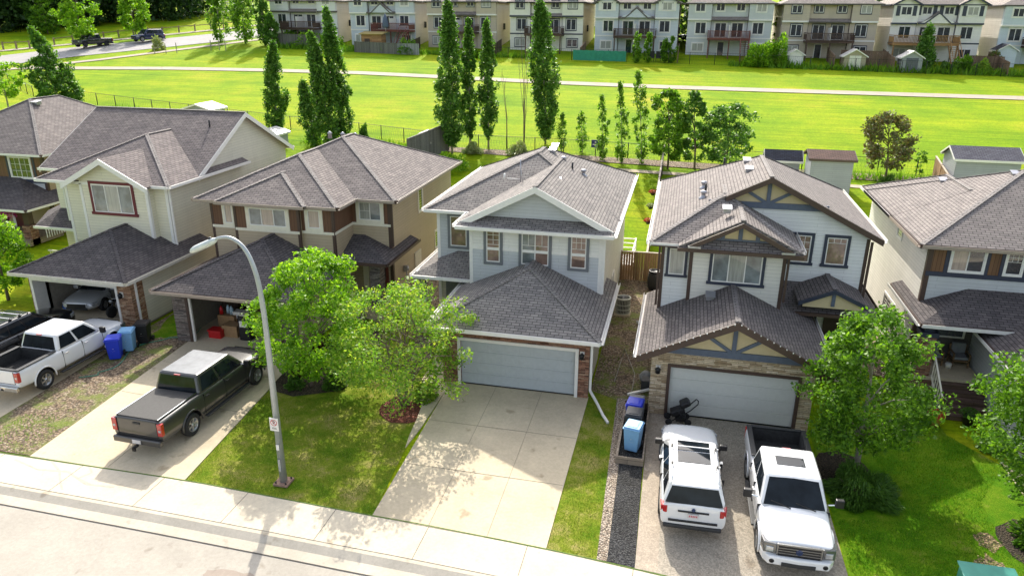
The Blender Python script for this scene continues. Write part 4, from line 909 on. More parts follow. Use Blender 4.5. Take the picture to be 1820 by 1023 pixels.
rf = Roof(SH_D, MATS['ridge_grey'])
rf.add(9.82, 20.2, 31.75, 42.1, 6.1, P, eaves='FLRB', fm=BRN, gm=TAU); rf.add(9.82, 15.9, 36.5, 43.1, 6.1, P, eaves='LRB', fm=BRN, gm=WHT, f='gable', lift=.01); r_ = rf.build(hF)
mb = MB(); vent(mb, 12.5, 39.3, 7.3, .34, METAL); vent(mb, 14.6, 36.9, 8.2, .34, METAL); mb.build_parts('roof_vent', r_)
rf = Roof(SH_K, MATS['ridge_shade_dark']); rf.add(9.85, 16.8, 30.0, 34.9, 3.35, .40, b='gable', eaves='FL', fm=BRN, gm=WHT, caps=False); rf.add(12.2, 18.8, 24.9, 33, 2.95, P, b='gable', eaves='LF', fm=BRN, gm=WHT); r2 = rf.build(hF); r2['label'] = 'shade-darkened lower roof over the garage and porch'
mb = MB()
for i in range(10): mb.lathe((9.95+.25*i, 29.85, 3.3), [(0, 0), (.022, .01), (.022, .05), (0, .06)], MATS['light_bulb'], n=6)
mb.build_parts('light_bulb', hF)
# ================================================================ VEHICLES (local +x is the front)
def paint(name, c, rough=.22, met=.0): 
    return m_plain(name, c, rough, met, .03, 1.5, coat=1.0)
PW = paint('white_car_paint', (.78, .79, .80)); PK = paint('black_car_paint', (.014, .016, .02), .2, .2); PG = paint('charcoal_car_paint', (.034, .033, .033), .4, .1); PS = paint('silver_car_paint', (.55, .57, .58), .3, .3); PN = paint('navy_car_paint', (.02, .03, .09), .25, .3)
CG = m_glass('car_glass', (.008, .011, .014), .03); CG.node_tree.nodes['Principled BSDF'].inputs['Coat Weight'].default_value = .12; CG.node_tree.nodes['Principled BSDF'].inputs['Specular IOR Level'].default_value = .25; TYRE = m_plain('tyre_rubber', (.018, .018, .019), .8, var=.3); RIM = m_plain('alloy_rim', (.42, .43, .44), .3, .8, .05); CHR = m_plain('chrome', (.6, .61, .62), .12, 1, .03)
RED = m_plain('tail_lamp_red', (.45, .01, .012), .15, var=.1, coat=1); LENS = m_plain('headlamp_lens', (.42, .44, .46), .08, .3, .2, coat=1); LENSD = m_plain('smoked_lens', (.10, .105, .11), .1, .2, .1, coat=1); AMB = m_plain('amber_lens', (.5, .16, .02), .2); PLAS = m_plain('grey_plastic', (.03, .031, .033), .6); TON = m_plain('tonneau_vinyl', (.05, .048, .046), .75, var=.15, scale=14)
PLATE = m_plain('licence_plate', (.62, .60, .60), .5); PRED = m_plain('plate_red_text', (.55, .06, .08), .5); BEDL = m_plain('bed_liner', (.03, .03, .03), .9, var=.4, scale=9)
DECAL = m_plain('white_sticker', (.7, .7, .7), .6)
def eval_mesh(o):
    dg = bpy.context.evaluated_depsgraph_get(); dg.update(); return bpy.data.meshes.new_from_object(o.evaluated_get(dg))
def loft_body(name, st, mat, cuts, parent, lv=2):
    """st: list of (x, [(y,z)... half profile from bottom centre to top centre])"""
    vs = []; fs = []; n = len(st[0][1]); ring = 2*n-2
    for x, pr in st:
        full = pr+[(-y, z) for y, z in pr[-2:0:-1]]
        vs += [(x, y, z) for y, z in full]
    for i in range(len(st)-1):
        for k in range(ring): fs.append((i*ring+k, (i+1)*ring+k, (i+1)*ring+(k+1) % ring, i*ring+(k+1) % ring))
    fs += [tuple(range(ring)), tuple((len(st)-1)*ring+k for k in range(ring-1, -1, -1))]
    me = bpy.data.meshes.new(name); me.from_pydata(vs, [], fs); me.materials.append(mat); me.materials.append(BLACK)
    bm = bmesh.new(); bm.from_mesh(me); bmesh.ops.recalc_face_normals(bm, faces=bm.faces); bm.to_mesh(me); bm.free()
    o = bpy.data.objects.new(name, me); COL.objects.link(o)
    ss = o.modifiers.new('s', 'SUBSURF'); ss.levels = lv; ss.render_levels = lv
    tmp = []
    for kind, a in cuts:
        m = MB()
        if kind == 'cyl': x, z, r, y0, y1 = a; m.lathe((x, y0, z), [(r, 0), (r, y1-y0)], BLACK, axis='y', n=28, smooth=False)
        else: m.box(*a, BLACK)
        c = m.build('cut'); bm = bmesh.new(); bm.from_mesh(c.data); bmesh.ops.recalc_face_normals(bm, faces=bm.faces); bm.to_mesh(c.data); bm.free()
        md = o.modifiers.new('c', 'BOOLEAN'); md.operation = 'DIFFERENCE'; md.object = c; md.solver = 'EXACT'; tmp.append(c)
    nm = eval_mesh(o); nm.name = name
    for p in nm.polygons: p.use_smooth = True
    for c in tmp: bpy.data.objects.remove(c, do_unlink=True)
    o.modifiers.clear(); o.data = nm; o.parent = parent
    md = o.modifiers.new('e', 'EDGE_SPLIT'); md.split_angle = R_(32)
    return o
def frustum(mb, b, t, mat):
    """b, t: (x_front, x_rear, half_width, z)"""
    vs = [(b[0], -b[2], b[3]), (b[0], b[2], b[3]), (b[1], b[2], b[3]), (b[1], -b[2], b[3]), (t[0], -t[2], t[3]), (t[0], t[2], t[3]), (t[1], t[2], t[3]), (t[1], -t[2], t[3])]
    mb.mesh(vs, [(0, 3, 2, 1), (4, 5, 6, 7), (0, 1, 5, 4), (1, 2, 6, 5), (2, 3, 7, 6), (3, 0, 4, 7)], mat)
def on_face(c, u, v):
    a, b, cc, d = map(Vector, c); return (a*(1-u)+b*u)*(1-v)+(d*(1-u)+cc*u)*v
def panel(mb, corners, uvs, mat, off=.008, th=.012):
    """flat panel on the quad face corners=(bl, br, tr, tl), outline given in face uv"""
    a, b, c, d = map(Vector, corners); n = (b-a).cross(d-a).normalized()
    mb.prism([on_face(corners, u, v)+n*(off-th) for u, v in uvs], n*th, mat)
def wheel(parent, x, y, r, w_, side, rimmat=RIM, black=False, local=True):
    mb = MB(); s = side
    mb.lathe((x, y-w_/2, r), [(r*.60, w_*.35), (r*.60, 0), (r*.88, -.0), (r*.97, w_*.12), (r, w_*.3), (r, w_*.7), (r*.97, w_*.88), (r*.88, w_), (r*.60, w_), (r*.60, w_*.65)], TYRE, axis='y', n=28)
    wn = mb.build('wheel', parent, world=False)
    mb = MB(); yo = y+s*w_*.5; rm = PLAS if black else rimmat
    mb.lathe((x, yo-s*.05, r), [(r*.62, 0), (r*.62, s*.045), (r*.56, s*.05), (r*.54, s*.0)], rm, axis='y', n=24)
    mb.lathe((x, yo-s*.09, r), [(r*.55, 0), (r*.55, s*.01), (0, s*.01)], BLACKM, axis='y', n=20)
    mb.lathe((x, yo-s*.06, r), [(.07, 0), (.07, s*.05), (0, s*.055)], rm, axis='y', n=12)
    for k in range(6):
        t = 2*math.pi*k/6+.3; d = Vector((math.cos(t), 0, math.sin(t))); c = Vector((x, yo-s*.03, r)); sd = Vector((-d.z, 0, d.x))
        mb.obox(c+d*.05-sd*.035-Vector((0, .012, 0)), d*(r*.54-.05), sd*.07, (0, .024, 0), rm)
    mb.build('rim', wn, world=False)
    return wn
def mirror_pair(v, x, y, z, mat, arm=.12, big=False, mount=BLACK):
    for s in (-1, 1):
        mb = MB(); mb.beam((x, s*(y-.04), z-.02), (x-.02, s*(y+arm), z), .06, .05, mount); h = .26 if big else .18
        mb.box(x-.10, x+.04, min(s*(y+arm), s*(y+arm+.24)), max(s*(y+arm), s*(y+arm+.24)), z-.07, z-.07+h, mat)
        m_ = mb.build('mirror', v, world=False, bevel=.025)
def pickup(label, loc, rz, pm, L=5.9, W=2.02, Hh=1.93, wb=3.68, r=.41, bed='open', roofm=None, detail=True, grille_m=CHR, sunroof=False, rimm=RIM, blackrim=False, group=None, bedrail=None, bumper=None, plate=True, ho=0., ce=0.):
    v = thing('pickup_truck', label, 'pickup truck', loc, rz, group)
    hw = W/2; xf = L/2; xr = -L/2; k = Hh/1.93
    fx = xf-.95; rx = fx-wb                                        # axles
    def pr(w_, zb_, zt, crown, sh=.06): return [(0, zb_), (w_*.86, zb_), (w_*.99, zb_+.10), (w_, (zb_+zt)/2), (w_*.985, zt-.16), (w_*.93, zt-.015), (w_*.6, zt+crown*.7), (0, zt+crown)]
    hz, cz, bz = 1.13*k, 1.28*k, 1.33*k
    st = [(xf-.02, pr(hw*.88, .55, hz-.12, .01)), (xf-.06, pr(hw*.93, .5, hz-.04, .03)), (xf-.35, pr(hw*.985, .45, hz, .045)), (fx-.1, pr(hw, .45, hz+.04, .05)), (xf-1.45-ho, pr(hw, .42, cz-.02, .04)), (xf-1.6-ho, pr(hw, .42, cz, .02)), (xf-2.8-ho, pr(hw, .42, cz+.01, 0)), (xf-3.72-ho-ce, pr(hw, .42, cz+.02, 0)), (xf-3.84-ho-ce, pr(hw, .42, bz, .0)), (rx, pr(hw, .45, bz, .0)), (xr+.15, pr(hw, .5, bz, 0)), (xr+.03, pr(hw*.985, .55, bz-.01, 0)), (xr+.01, pr(hw*.95, .58, bz-.05, 0))]
    cuts = [('cyl', (fx, r+.02, r*1.22, -hw-.3, -hw+.28)), ('cyl', (fx, r+.02, r*1.22, hw-.28, hw+.3)), ('cyl', (rx, r+.02, r*1.22, -hw-.3, -hw+.28)), ('cyl', (rx, r+.02, r*1.22, hw-.28, hw+.3))]
    bx0, bx1 = xr+.10, xf-3.94-ho-ce
    if bed == 'open': cuts.append(('box', (bx0, bx1, -hw+.19, hw-.19, .80, 2.2)))
    body = loft_body('body', st, pm, cuts, v)
    cb = (xf-1.40-ho, xf-3.86-ho-ce, hw*.945, cz-.03); ct = (xf-2.10-ho, xf-3.68-ho-ce, hw*.78, Hh)
    mb = MB(); frustum(mb, cb, ct, pm); cab = mb.build('cab', v, world=False, bevel=.09)
    if roofm is not None:
        mb = MB(); mb.box(ct[1]+.06, ct[0]-.06, -ct[2]+.06, ct[2]-.06, Hh-.02, Hh+.008, roofm); mb.build('roof_sky_sheen_skin', cab, world=False, bevel=.02)
    F_ = ((cb[0], cb[2], cb[3]), (cb[0], -cb[2], cb[3]), (ct[0], -ct[2], ct[3]), (ct[0], ct[2], ct[3]))
    F_ = ((cb[0], -cb[2], cb[3]), (cb[0], cb[2], cb[3]), (ct[0], ct[2], ct[3]), (ct[0], -ct[2], ct[3]))
    B_ = ((cb[1], cb[2], cb[3]), (cb[1], -cb[2], cb[3]), (ct[1], -ct[2], ct[3]), (ct[1], ct[2], ct[3]))
    Rr = ((cb[1], -cb[2], cb[3]), (cb[0], -cb[2], cb[3]), (ct[0], -ct[2], ct[3]), (ct[1], -ct[2], ct[3]))
    Lr = ((cb[0], cb[2], cb[3]), (cb[1], cb[2], cb[3]), (ct[1], ct[2], ct[3]), (ct[0], ct[2], ct[3]))
    mb = MB(); panel(mb, F_, [(.045, .06), (.955, .06), (.93, .90), (.5, .93), (.07, .90)], CG); mb.build('windscreen', v, world=False)
    mb = MB(); panel(mb, B_, [(.06, .10), (.94, .10), (.93, .86), (.07, .86)], CG); mb.build('rear_window', v, world=False)
    mb = MB()
    for P_, fl in ((Rr, False), (Lr, True)):
        for q in ([(.06, .12), (.42, .12), (.42, .84), (.10, .84)], [(.47, .12), (.90, .12), (.90, .20), (.86, .84), (.47, .84)]):
            if fl: q = [(1-a, b) for a, b in q][::-1]
            m2 = MB(); panel(m2, P_, q, CG); m2.build('side_window', v, world=False)
    for s in (-1, 1):
        for x in (fx, rx): wheel(v, x, s*(hw-.13), r, .26, s, rimm, blackrim)
    # bumpers
    bm_ = bumper or pm
    mb = MB(); mb.prism([(xf-.10, -hw*.93, .42), (xf+.10, -hw*.80, .42), (xf+.14, 0, .42), (xf+.10, hw*.80, .42), (xf-.10, hw*.93, .42), (xf-.35, hw*.99, .42), (xf-.35, -hw*.99, .42)], (0, 0, .28), bm_); bf = mb.build('front_bumper', v, world=False, bevel=.05)
    mb = MB(); mb.box(xf+.02, xf+.145, -.45, .45, .44, .56, PLAS)
    for s in (-1, 1): mb.lathe((xf+.06, s*hw*.7, .55), [(.0, .055), (.07, .05), (.08, 0)], BLACK, axis='x', n=14)
    mb.build_parts('bumper_inset', bf, world=False)
    mb = MB(); mb.box(xr-.13, xr+.02, -hw*.95, hw*.95, .45, .68, bumper or CHR); bb = mb.build('rear_bumper', v, world=False, bevel=.04)
    mb = MB(); mb.box(xr-.145, xr-.13, -.17, .17, .5, .64, PLATE); mb.build('licence_plate', bb, world=False)
    if detail: mb = MB(); mb.box(xr-.33, xr-.1, -.04, .04, .38, .45, BLACKM); mb.box(xr-.33, xr-.27, -.06, .06, .3, .42, BLACKM); mb.build('tow_hitch', v, world=False)
    # grille, lamps
    mb = MB(); mb.box(xf-.10, xf+.012, -.57, .57, .68, hz-.07, BLACK); gr = mb.build('grille', v, world=False, bevel=.02)
    mb = MB(); 
    mb.box(xf-.02, xf+.03, -.59, .59, hz-.10, hz-.055, grille_m); mb.box(xf-.02, xf+.03, -.59, .59, .665, .70, grille_m)
    for s in (-1, 1): mb.box(xf-.02, xf+.03, min(s*.56, s*.60), max(s*.56, s*.60), .67, hz-.06, grille_m)
    for i in range(1, 4): z = .70+(hz-.80)*i/4; mb.box(xf, xf+.024, -.56, .56, z-.014, z+.014, grille_m)
    mb.lathe((xf+.015, 0, (.72+hz-.12)/2), [(.0, .02), (.09, .018), (.10, 0)], m_plain('dark_blue_badge', (.02, .035, .1), .3), axis='x', n=16); mb.build('grille_bars', gr, world=False)
    for s in (-1, 1):
        mb = MB(); y0, y1 = s*.56, s*hw*.935
        mb.prism([(xf-.30, y1*1.035, .76), (xf-.05, y1, .76), (xf+.012, y0, .80), (xf+.012, y0, hz-.13), (xf-.05, y1, hz-.12), (xf-.34, y1*1.04, hz-.14)][:5], (0, 0, 0.001), LENS)
        a = [(xf-.34, y1*1.05), (xf-.04, y1*1.0), (xf+.016, s*.61), (xf-.1, s*.61), (xf-.36, y1*.9)]
        mb = MB(); mb.prism([(p[0], p[1], .72) for p in a], (0, 0, hz-.80), LENSD); mb.prism([(xf-.16, y1*.99, .78), (xf-.0, y1*.93, .78), (xf+.022, s*.68, .78), (xf-.05, s*.68, .78)], (0, 0, .16), LENS); mb.build('headlight', v, world=False, bevel=.015)
        mb = MB(); mb.box(xr-.015, xr+.13, min(s*(hw*.99), s*(hw-.20)), max(s*(hw*.995), s*(hw-.20)), .84, bz-.08, RED); tl = mb.build('tail_light', v, world=False, bevel=.015)
        mb = MB(); mb.box(xr-.02, xr, min(s*(hw*.95), s*(hw-.15)), max(s*(hw*.95), s*(hw-.15)), 1.0, 1.08, LENS); mb.build('reversing_lens', tl, world=False)
    mirror_pair(v, xf-1.7-ho, hw, cz+.08, BLACK if pm != PW else BLACK, .16, True, CHR if pm != PK else BLACK)
    # tailgate, doors, handles: proud hairline shut lines
    mb = MB(); mb.box(xr-.002, xr+.02, -hw+.22, hw-.22, .74, .752, BLACK); mb.box(xr-.002, xr+.02, -hw+.215, -hw+.225, .75, bz-.05, BLACK); mb.box(xr-.002, xr+.02, hw-.225, hw-.215, .75, bz-.05, BLACK); mb.box(xr-.012, xr+.01, -.14, .14, bz-.2, bz-.13, PLAS); mb.build('tailgate', v, world=False)
    for s in (-1, 1):
        for x in (xf-1.5-ho, xf-2.62-ho-ce*.5, xf-3.68-ho-ce):
            mb = MB(); mb.box(x-.006, x+.006, min(s*(hw*.9), s*(hw+.002)), max(s*(hw*.9), s*(hw+.002)), .52, cz-.05, BLACK); mb.build('door_gap', v, world=False)
        for x in (xf-2.45-ho-ce*.5, xf-3.5-ho-ce): mb = MB(); mb.box(x-.1, x+.09, min(s*hw*.97, s*(hw+.03)), max(s*hw*.97, s*(hw+.03)), cz-.2, cz-.165, CHR if pm != PG else BLACK); mb.build('door_handle', v, world=False, bevel=.01)
        mb = MB(); mb.box(rx+.75, fx-.65, min(s*(hw-.08), s*(hw+.08)), max(s*(hw-.08), s*(hw+.08)), .36, .42, PLAS); mb.build('running_board', v, world=False, bevel=.02)
        # flares
        for x in (fx, rx):
            mb = MB(); pts = [(x+r*1.25*math.cos(t), s*(hw-.01), r+.02+r*1.25*math.sin(t)) for t in np.linspace(-.1, math.pi+.1, 16)]; mb.tube(pts, .035, pm if not blackrim else PLAS, n=6); mb.build('wheel_flare', v, world=False)
    if bed == 'open':
        mb = MB(); mb.box(bx0, bx1, -hw+.19, hw-.19, .78, .82, BEDL); mb.box(bx0-.02, bx0+.04, -hw+.19, hw-.19, .8, bz-.04, BEDL); mb.box(bx1-.04, bx1+.0, -hw+.19, hw-.19, .8, bz-.04, BEDL)
        for s in (-1, 1): mb.box(bx0, bx1, min(s*(hw-.21), s*(hw-.18)), max(s*(hw-.21), s*(hw-.18)), .8, bz-.04, BEDL)
        for i in range(9): y = -hw+.3+i*(W-.6)/8; mb.box(bx0+.05, bx1-.05, y-.03, y+.03, .82, .835, BEDL)
        mb.build('bed_liner', v, world=False)
        if bedrail: 
            mb = MB()
            for s in (-1, 1): mb.box(bx0-.05, bx1, min(s*(hw-.2), s*(hw*.97)), max(s*(hw-.2), s*(hw*.97)), bz-.02, bz+.035, bedrail)
            mb.box(bx0-.09, bx0+.05, -hw+.18, hw-.18, bz-.02, bz+.035, bedrail); mb.build('bed_rail', v, world=False, bevel=.02)
    else:
        mb = MB(); mb.box(bx0-.02, bx1+.02, -hw+.17, hw-.17, bz-.03, bz+.03, TON); tn = mb.build('tonneau_cover', v, world=False, bevel=.02)
        for s in (-1, 1): mb = MB(); mb.box(bx0-.02, bx1+.02, min(s*(hw-.20), s*(hw-.165)), max(s*(hw-.20), s*(hw-.165)), bz+.028, bz+.045, CHR); mb.build('rail_strip', tn, world=False)
    if sunroof: mb = MB(); mb.box(ct[1]+.55, ct[1]+1.05, -.42, .42, Hh-.0, Hh+.012, CG); mb.build('sunroof', v, world=False, bevel=.01)
    mb = MB(); mb.box(ct[1]-.035, ct[1]+.05, -.13, .13, Hh-.075, Hh-.035, RED); mb.build('brake_light', v, world=False)
    mb = MB()
    for s in (-1, 1): mb.beam((cb[0]+.03, s*.35+.25, cb[3]+.045), (cb[0]-.12, s*.35-.30, cb[3]+.14), .025, .02, BLACK)
    mb.build_parts('wiper', v, world=False)
    return v
def car(label, name, cat, loc, rz, pm, L, W, Hh, hz, bz, cb, ct, wb, fo, r=.36, rails=False, sun=False, kind='suv', group=None):
    """cb, ct: greenhouse base and top as (x_front, x_rear, half_width) measured from the nose"""
    v = thing(name, label, cat, loc, rz, group); hw = W/2; xf = L/2; xr = -L/2; fx = xf-fo; rx = fx-wb
    def pr(w_, zb_, zt, crown): return [(0, zb_), (w_*.84, zb_), (w_*.98, zb_+.12), (w_, (zb_+zt)/2), (w_*.97, zt-.14), (w_*.88, zt-.01), (w_*.55, zt+crown*.7), (0, zt+crown)]
    cf = xf-cb[0]; cr = xf-cb[1]
    st = [(xf, pr(hw*.72, .42, hz-.22, .02)), (xf-.08, pr(hw*.86, .34, hz-.12, .04)), (xf-.4, pr(hw*.96, .30, hz-.03, .06)), (fx-.1, pr(hw, .30, hz+.02, .06)), (cf+.05, pr(hw, .28, bz-.04, .05)), (cf-.4, pr(hw, .28, bz, .0)), ((cf+cr)/2, pr(hw, .28, bz+.01, 0)), (cr+.4, pr(hw, .30, bz+.03, 0)), (min(cr, xr+.35), pr(hw*.985, .34, bz+.02, .02)), (xr+.12, pr(hw*.95, .40, bz-.04, .02)), (xr+.02, pr(hw*.86, .46, bz-.14, .02))]
    st = sorted(st, key=lambda a: -a[0])
    cuts = [('cyl', (x, r, r*1.16, a, b)) for x in (fx, rx) for a, b in ((-hw-.3, -hw+.25), (hw-.25, hw+.3))]
    loft_body('body', st, pm, cuts, v)
    B = (cf, cr, hw*cb[2], bz-.03); Tt = (xf-ct[0], xf-ct[1], hw*ct[2], Hh)
    mb = MB(); frustum(mb, B, Tt, pm); mb.build('cab', v, world=False, bevel=.10)
    F_ = ((B[0], -B[2], B[3]), (B[0], B[2], B[3]), (Tt[0], Tt[2], Tt[3]), (Tt[0], -Tt[2], Tt[3]))
    B_ = ((B[1], B[2], B[3]), (B[1], -B[2], B[3]), (Tt[1], -Tt[2], Tt[3]), (Tt[1], Tt[2], Tt[3]))
    Rr = ((B[1], -B[2], B[3]), (B[0], -B[2], B[3]), (Tt[0], -Tt[2], Tt[3]), (Tt[1], -Tt[2], Tt[3]))
    Lr = ((B[0], B[2], B[3]), (B[1], B[2], B[3]), (Tt[1], Tt[2], Tt[3]), (Tt[0], Tt[2], Tt[3]))
    mb = MB(); panel(mb, F_, [(.05, .06), (.95, .06), (.93, .90), (.5, .93), (.07, .90)], CG); mb.build('windscreen', v, world=False)
    mb = MB(); panel(mb, B_, [(.04, .06), (.5, .02), (.96, .06), (.93, .90), (.07, .90)], CG); mb.build('rear_window', v, world=False)
    wins = [[(.05, .2), (.28, .14), (.28, .84), (.12, .82)], [(.31, .14), (.57, .14), (.57, .86), (.31, .84)], [(.60, .14), (.93, .14), (.82, .84), (.60, .86)]] if kind == 'suv' else [[(.14, .3), (.44, .14), (.44, .84), (.26, .8)], [(.48, .14), (.90, .14), (.78, .84), (.48, .84)]]
    for P_, fl in ((Rr, False), (Lr, True)):
        for q in wins:
            if fl: q = [(1-a, b) for a, b in q][::-1]
            m2 = MB(); panel(m2, P_, q, CG); m2.build('side_window', v, world=False)
    for s in (-1, 1):
        for x in (fx, rx): wheel(v, x, s*(hw-.12), r, .24, s)
        mb = MB(); a = [(xf-.45, s*hw*.975), (xf-.12, s*hw*.86), (xf-.015, s*hw*.55), (xf-.14, s*hw*.52), (xf-.4, s*hw*.8)]; mb.prism([(p[0], p[1], hz-.34) for p in a], (0, 0, .17), LENS); mb.build('headlight', v, world=False, bevel=.02)
        if kind == 'suv':
            mb = MB(); mb.prism([(xr+.34, s*hw*.985, bz-.30), (xr+.08, s*hw*.955, bz-.34), (xr+.012, s*hw*.78, bz-.32), (xr+.16, s*hw*.72, bz-.30)], (0, 0, .23), RED); tl = mb.build('tail_light', v, world=False, bevel=.02)
        mb = MB(); mb.box(cf-.95, cf-.77, min(s*hw*.96, s*(hw+.03)), max(s*hw*.96, s*(hw+.03)), bz-.2, bz-.165, pm); mb.build('door_handle', v, world=False, bevel=.01)
        for x in (cf-.15, cf-1.1, cf-2.0):
            if x > rx+.3: mb = MB(); mb.box(x-.006, x+.006, min(s*(hw*.9), s*(hw+.001)), max(s*(hw*.9), s*(hw+.001)), .42, bz-.06, BLACK); mb.build('door_gap', v, world=False)
        if rails:
            y = s*(Tt[2]-.06); mb = MB(); mb.tube([(Tt[0]-.12, y, Hh-.01), (Tt[0]-.2, y, Hh+.055), (Tt[1]+.2, y, Hh+.055), (Tt[1]+.1, y, Hh-.01)], .02, pm); mb.build('roof_rail', v, world=False)
            for xx in (Tt[0]-.55, Tt[1]+.85):
                mb = MB(); mb.box(xx-.06, xx+.06, y-.03, y+.03, Hh+.0, Hh+.10, BLACK); mb.build('rack_foot', v, world=False)
    if rails:
        for xx in (Tt[0]-.55, Tt[1]+.85): mb = MB(); mb.box(xx-.02, xx+.02, -Tt[2]-.02, Tt[2]+.02, Hh+.08, Hh+.10, m_plain('white_crossbar', (.7, .7, .7), .4)); mb.build('crossbar', v, world=False)
    if sun:
        for x0, x1 in ((Tt[0]-.66, Tt[0]-.08), (Tt[0]-1.34, Tt[0]-.70)): mb = MB(); mb.box(x0, x1, -.50, .50, Hh-.01, Hh+.012, CG); mb.build('sunroof', v, world=False, bevel=.01)
    mb = MB(); mb.box(xf-.04, xf+.015, -hw*.52, hw*.52, hz-.42, hz-.20, BLACK); mb.box(xf-.03, xf+.01, -hw*.6, hw*.6, .36, .48, PLAS); mb.build_parts('grille', v, world=False)
    mb = MB(); mb.box(xr-.02, xr+.10, -hw*.86, hw*.86, .34, .47, PLAS); rb = mb.build('rear_bumper', v, world=False, bevel=.04)
    if kind == 'suv':
        mb = MB(); mb.box(xr-.012, xr+.05, -.45, .45, bz-.225, bz-.185, BLACK); mb.build('tailgate_handle', v, world=False)
        mb = MB(); mb.box(xr-.018, xr+.03, -.16, .16, .76, .90, PLATE); pl = mb.build('licence_plate', v, world=False)
        mb = MB()
        for i in range(5): mb.box(xr-.022, xr-.017, -.12+.052*i, -.09+.052*i, .80, .86, PRED)
        mb.build('plate_characters', pl, world=False)
        mb = MB(); mb.lathe((xr+.01, 0, bz-.135), [(0, -.03), (.05, -.028), (.06, 0)], m_plain('dark_blue_badge', (.02, .035, .1), .3), axis='x', n=16); mb.build('badge', v, world=False)
        mb = MB(); mb.box(xr-.03, xr+.06, -hw*.72, hw*.72, .60, .645, BLACK); mb.build('bumper_pad', v, world=False)
        mb = MB(); frustum(mb, (Tt[1]+.10, Tt[1]-.16, Tt[2]*.93, Hh-.05), (Tt[1]+.08, Tt[1]-.12, Tt[2]*.9, Hh-.012), pm); mb.build('roof_spoiler', v, world=False, bevel=.015)
    mirror_pair(v, cf-.25, hw*.92, bz+.04, pm if pm != PW else BLACK, .03)
    return v
UP = R_(90); DN = R_(-90)
tB = pickup('charcoal crew cab pickup truck with black tonneau cover backed onto the tan house driveway', (-17.55, 22.2, gz(-17.5, 22)+.03), R_(88.5), PG, ho=.22, ce=.42, L=6.65, W=2.05, Hh=2.02, wb=4.15, r=.44, bed='cover', roofm=m_plain('sky_sheen_grey_roof', (.15, .16, .17), .3, .2, .25, 3), blackrim=False, bumper=PG)  # pale cab roof: sky reflection put into the colour
mb = MB(); 0 and mb.box(-1.02, -1.0, -.62, -.42, 1.36, 1.46, DECAL)
tA = pickup('white crew cab pickup truck with open bed in front of the cream house', (-25.42, 23.75, gz(-25.4, 24)+.03), R_(89), PW, L=5.9, W=2.03, Hh=1.92, wb=3.75, r=.42, bedrail=PLAS, bumper=CHR)
tD = pickup('white pickup truck with black bed rails and sunroof facing the street', (4.02, 20.9, .034), R_(-89), PW, grille_m=m_plain('dull_chrome', (.25, .255, .26), .3, .8), L=5.95, W=2.02, Hh=1.93, wb=3.7, r=.42, bedrail=PLAS, sunroof=True)
cD = car('white sport utility vehicle with roof rack, its rear to the street', 'suv', 'suv', (1.14, 21.45, .034), R_(91.8), PW, 5.1, 1.98, 1.77, 1.10, 1.16, (1.45, 5.02, .93), (2.40, 4.80, .74), 3.0, .95, .39, rails=True, sun=True)
cA = car('silver coupe parked nose out inside the open garage of the cream house', 'coupe', 'car', (-29.3, 30.95, gz(-29.3, 31)+.04), R_(-82), PS, 4.65, 1.86, 1.34, .86, .92, (1.35, 3.95, .88), (2.15, 3.25, .62), 2.65, .93, .33, kind='coupe')
cL = car('black sport utility vehicle parked left of the white pickup, cut by the left edge', 'suv', 'suv', (-28.75, 25.1, gz(-28, 25)+.03), R_(90), PK, 4.9, 1.95, 1.70, 1.05, 1.12, (1.4, 4.7, .93), (2.3, 4.2, .72), 2.9, .95, .38, rails=True)
fa = math.atan2(132-110, -68+83.5)
tF = pickup('black pickup truck parked on the far road beside a young tree', (-92.0, 104.6, gz(-92.0, 104.6)+.06), fa+math.pi+R_(22), PK, L=5.8, detail=False, grille_m=PLAS, blackrim=True)
cF = car('navy and silver sport utility vehicle parked farther up the far road', 'suv', 'suv', (-86.7, 110.9, gz(-86.7, 110.9)+.06), fa+math.pi+R_(15), PN, 5.2, 2.0, 1.9, 1.1, 1.2, (1.4, 5.0, .93), (2.1, 4.7, .75), 3.1, .95, .42)
# ================================================================ PLANTS
def LC(*h): return [srgb(x) for x in h]
LF_LIME = m_leaf('lime_leaves', [(.09, .22, .01), (.16, .34, .015), (.25, .45, .03), (.36, .54, .05)], .5)
LF_YEL = m_leaf('yellow_green_leaves', [(.10, .23, .02), (.17, .34, .03), (.26, .44, .05), (.40, .47, .08), (.14, .30, .03)], .5)
LF_MID = m_leaf('mid_green_leaves', [(.05, .13, .01), (.09, .21, .015), (.15, .31, .02), (.24, .42, .04)], .45)
LF_POP = m_leaf('poplar_leaves', [(.045, .12, .018), (.075, .19, .025), (.12, .26, .035), (.20, .36, .07)], .4)
LF_DRK = m_leaf('dark_forest_leaves', [(.015, .045, .012), (.03, .075, .018), (.05, .11, .026), (.08, .15, .035)], .25)
LF_PUR = m_leaf('bronze_leaves', [(.10, .07, .03), (.15, .13, .05), (.10, .17, .04), (.22, .21, .09), (.16, .10, .06)], .35)
LF_SHR = m_leaf('shrub_leaves', [(.05, .12, .018), (.08, .18, .025), (.13, .25, .035)], .35)
LF_GRS = m_leaf('tall_grass_blades', [(.08, .2, .01), (.14, .30, .015), (.20, .36, .03)], .4)
LF_DKR = m_leaf('dark_red_leaves', [(.05, .012, .012), (.09, .02, .02), (.03, .04, .01)], .2)
PINK = m_leaf('pink_petals', [(.55, .03, .30), (.7, .08, .42)], .3); ORNG = m_leaf('orange_petals', [(.55, .10, .02), (.4, .04, .02)], .2); WFL = m_leaf('cream_flowers', [(.45, .45, .25), (.25, .36, .08)], .2)
BARK = m_plain('bark', (.16, .12, .09), .9, var=.35, scale=12); BARKL = m_plain('pale_bark', (.30, .27, .22), .9, var=.3, scale=10)
